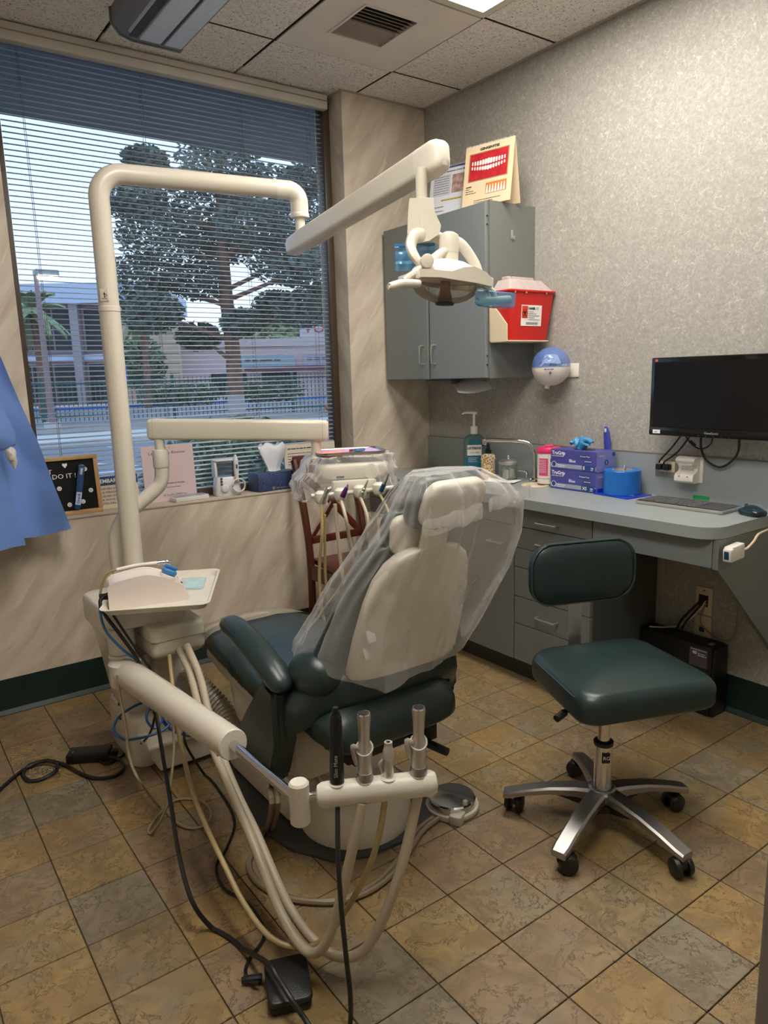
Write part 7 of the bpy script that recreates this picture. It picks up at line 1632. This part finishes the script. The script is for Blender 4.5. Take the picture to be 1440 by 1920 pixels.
for (a, c_, z0, z1) in ((-12, -8, 0.3, 3.1), (-7, -3.6, .3, 3.1), (-2.6, 1.6, .2, 3.0), (2.6, 7.4, .2, 3.1), (8.2, 12.6, .2, 3.1), (-12, -8, 4.0, 7.1), (-7, -3.4, 4.0, 7.1), (-2.8, 2.2, 3.9, 7.1), (3.0, 7.6, 3.9, 7.1), (8.2, 13.0, 3.9, 7.1)):
    w_ = obj('window', bx(a, c_, -.15, .02, z0, z1, M=Mx), mat('window_trim', '9a8f95', .6), t, smooth=0)
    n = max(2, int((c_-a)/1.5))
    for k in range(n):
        s0 = a+.08+(c_-a-.16)*k/n; s1 = a+.08+(c_-a-.16)*(k+1)/n; obj('pane', bx(s0+.06, s1-.06, -.2, -.151, z0+.1, z1-.1, M=Mx), M_DKG, w_, smooth=0)
for a in (-8, -3, 2.4, 7.8): obj('column', bx(a-.3, a+.3, -.9, -.3, 0, 7.3, M=Mx), MATS['window_trim'], t, smooth=0)
text('~', .9, mat('number_grey', 'a39a9e', .6), t, Mx @ Vector((-1.8, -.36, 3.25)), Mx.to_3x3() @ EX, EZ, depth=.03)
OB2 = Vector((16.6, 55.6, g)); t, Mx2 = building('block_wall_wing', 'tan block wing standing to the right of the mauve office building', OB2, e_l, [('wall', 0, 4.0, 0, .9, 0, 7.7, M_TAN), ('coping', -.05, 4.05, -.05, .9, 7.7, 7.9, M_FASC)])
for r in range(10): obj('course_line', bx(0, 4.0, -.03, 0, .7+.72*r, .74+.72*r, M=Mx2), mat('mortar', '85715f', .9), t, smooth=0)
OB3 = Vector((25.2, 55.0, g)); parts_ = [('wall', -4.6, 40, 0, 14, 0, 4.1, M_PINK), ('parapet', -4.7, 40.2, -.3, 14, 4.1, 4.7, mat('pink_band', 'c3b0ac', .8)), ('awning', .8, 12, -1.4, 0, 2.2, 2.5, mat('awning_maroon', '6b3d45', .8))]
t, Mx3 = building('shop_building', 'long low pink shop building across the car park', OB3, e_l, parts_)
for a, w_, c1 in ((.5, 4.2, '8fa6ad'), (5.4, 3.6, '9fa0ae'), (13, 4, '9ca6b4')):
    s_ = obj('shop_sign', bx(a, a+w_, -.5, -.3, 2.5, 3.4, M=Mx3), mat('shop_sign'+c1, c1, .7), t, smooth=0); text('~', .45, M_PLUM, s_, Mx3 @ Vector((a+.3, -.52, 2.9)), Mx3.to_3x3() @ EX, EZ, width=w_*.7, depth=.02)
for a in (-2, 2.0, 8, 14, 20): w_ = obj('shop_window', bx(a, a+2.8, -.08, .02, .4, 2.1, M=Mx3), M_DKG, t, smooth=0)
sgn = thing('roof_sign', 'white roof sign with red letters above the pink shop building', 'sign', Mx3 @ Vector((6, 0, 4.8))); obj('board', bx(5.2, 9.2, .2, .5, 4.72, 6.6, M=Mx3), mat('sign_white', 'bdb6b8', .7), sgn, smooth=0); text('TONS', 1.1, mat('sign_red', 'b03a3a', .6), sgn, Mx3 @ Vector((5.5, .18, 5.1)), Mx3.to_3x3() @ EX, EZ, width=3.2, depth=.02); obj('red_panel', bx(7.6, 9.1, .15, .2, 5.9, 6.5, M=Mx3), MATS['sign_red'], sgn, smooth=0)
# hedges, shrubs, palms, far trees, signs
M_HEDGE = mat('hedge_leaf', '5d7354', .8, var=.3, scale=3); M_PALM = mat('palm_leaf', '8a9a70', .7, var=.25, scale=1)
def shrub(nm, label, c, r, n, sz, flat, seed, m=M_HEDGE, cat='shrub'):
    t = thing(nm, label, cat, (c[0], c[1], g)); b = B(); blob(b, c, r, n, sz, seed, flat); obj('leaves', b, m, t, smooth=0); obj('stem', cy((c[0], c[1], g), (c[0], c[1], c[2]), .04*max(1, r/2), seg=6), M_BARK, t)
shrub('shrub', 'dark green bush just outside the window behind the water flosser', (2.95, 6.45, .34), .95, 5200, .05, .72, 3)
shrub('shrub', 'small green bush outside the window behind the tissue box', (4.2, 6.4, -.02), .42, 900, .04, .6, 4)
for k, (x, y) in enumerate(((15.4, 46.9), (20.2, 44.1))):
    b = B(); 
    for q in range(6): blob(b, (x+q*.62, y-q*.36, g+.75), .85, 240, .16, 40+k*7+q, .85)
    o = obj('hedge', b, M_HEDGE, None, smooth=0); tag(o, 'clipped green hedge beside the tan wing, %s of the two' % ('left' if k == 0 else 'right'), 'hedge', 'hedges by the far pavement')
def palm(x, y, h_, label):
    t = thing('palm_tree', label, 'tree', (x, y, g)); obj('trunk', tb([(x, y, g), (x+.1, y, h_*.5), (x, y, h_)], [.24, .18, .16], 8, 3), M_BARK, t)
    for k in range(26):
        a = k*2.4; el = .9-(k % 5)*.42; d = Vector((math.cos(a)*math.cos(el), math.sin(a)*math.cos(el), math.sin(el))); L_ = 1.9
        P = [Vector((x, y, h_)), Vector((x, y, h_))+d*L_*.5+EZ*.1, Vector((x, y, h_))+d*L_+EZ*-.7]
        s_ = d.cross(EZ).normalized(); b = B(); prev = None
        for i in range(5):
            u = i/4; p = P[0]*(1-u)**2+P[1]*2*u*(1-u)+P[2]*u*u; w_ = .32*math.sin(PI*(u*.85+.1)); vs_ = [b.verts.new(p+s_*w_-EZ*.12), b.verts.new(p), b.verts.new(p-s_*w_-EZ*.12)]
            if prev: b.faces.new((prev[0], vs_[0], vs_[1], prev[1])); b.faces.new((prev[1], vs_[1], vs_[2], prev[2]))
            prev = vs_
        obj('frond', b, M_PALM, t, smooth=0)
palm(7.9, 41.0, 5.2, 'shaggy palm tree behind the street lamp at the left of the view'); palm(14.0, 43.0, 5.6, 'shaggy palm tree behind the tall bent pole')
shrub('garden_tree', 'dark round tree in front of the mauve office building', (16.2, 50.5, 2.6), 1.7, 1200, .22, 1.1, 61, M_HEDGE, 'tree')
shrub('garden_tree', 'pale leafy tree behind the pink shop building, left of the trunk', (38.0, 75.0, 6.2), 4.6, 1800, .5, .6, 62, M_PALM, 'tree')
shrub('garden_tree', 'pale leafy tree behind the pink shop building, at the far right', (58.0, 66.0, 5.6), 4.6, 1800, .5, .6, 63, M_PALM, 'tree')
for k, (x, y) in enumerate(((13.6, 46.3), (20.3, 45.0))):
    t = thing('parking_sign', 'blue parking sign on a post, %s of the two' % ('left' if k == 0 else 'right'), 'sign', (x, y, g)); obj('post', cy((x, y, g), (x, y, 2.4), .04, seg=8), M_STEEL, t); obj('plate', bx(-.35, .35, -.03, .0, 1.3, 2.4, M=basis((x, y, 0), e_l, EZ.cross(e_l), EZ)), mat('sign_blue', '2566c4', .6), t, smooth=0)
t = thing('utility_cabinet', 'white utility cabinet behind the fence at the right of the view', 'cabinet', (20.0, 33.0, g)); obj('case', bx(-.9, .9, -.5, .5, g, 1.5, .04, M=RZ(-30, (21.2, 33.0, 0))), mat('cab_white', 'b5b8be', .7), t); obj('door_line', bx(-.02, .02, -.52, -.5, g+.2, 1.35, M=RZ(-30, (21.2, 33.0, 0))), M_STEEL, t, smooth=0)
finish_texts()
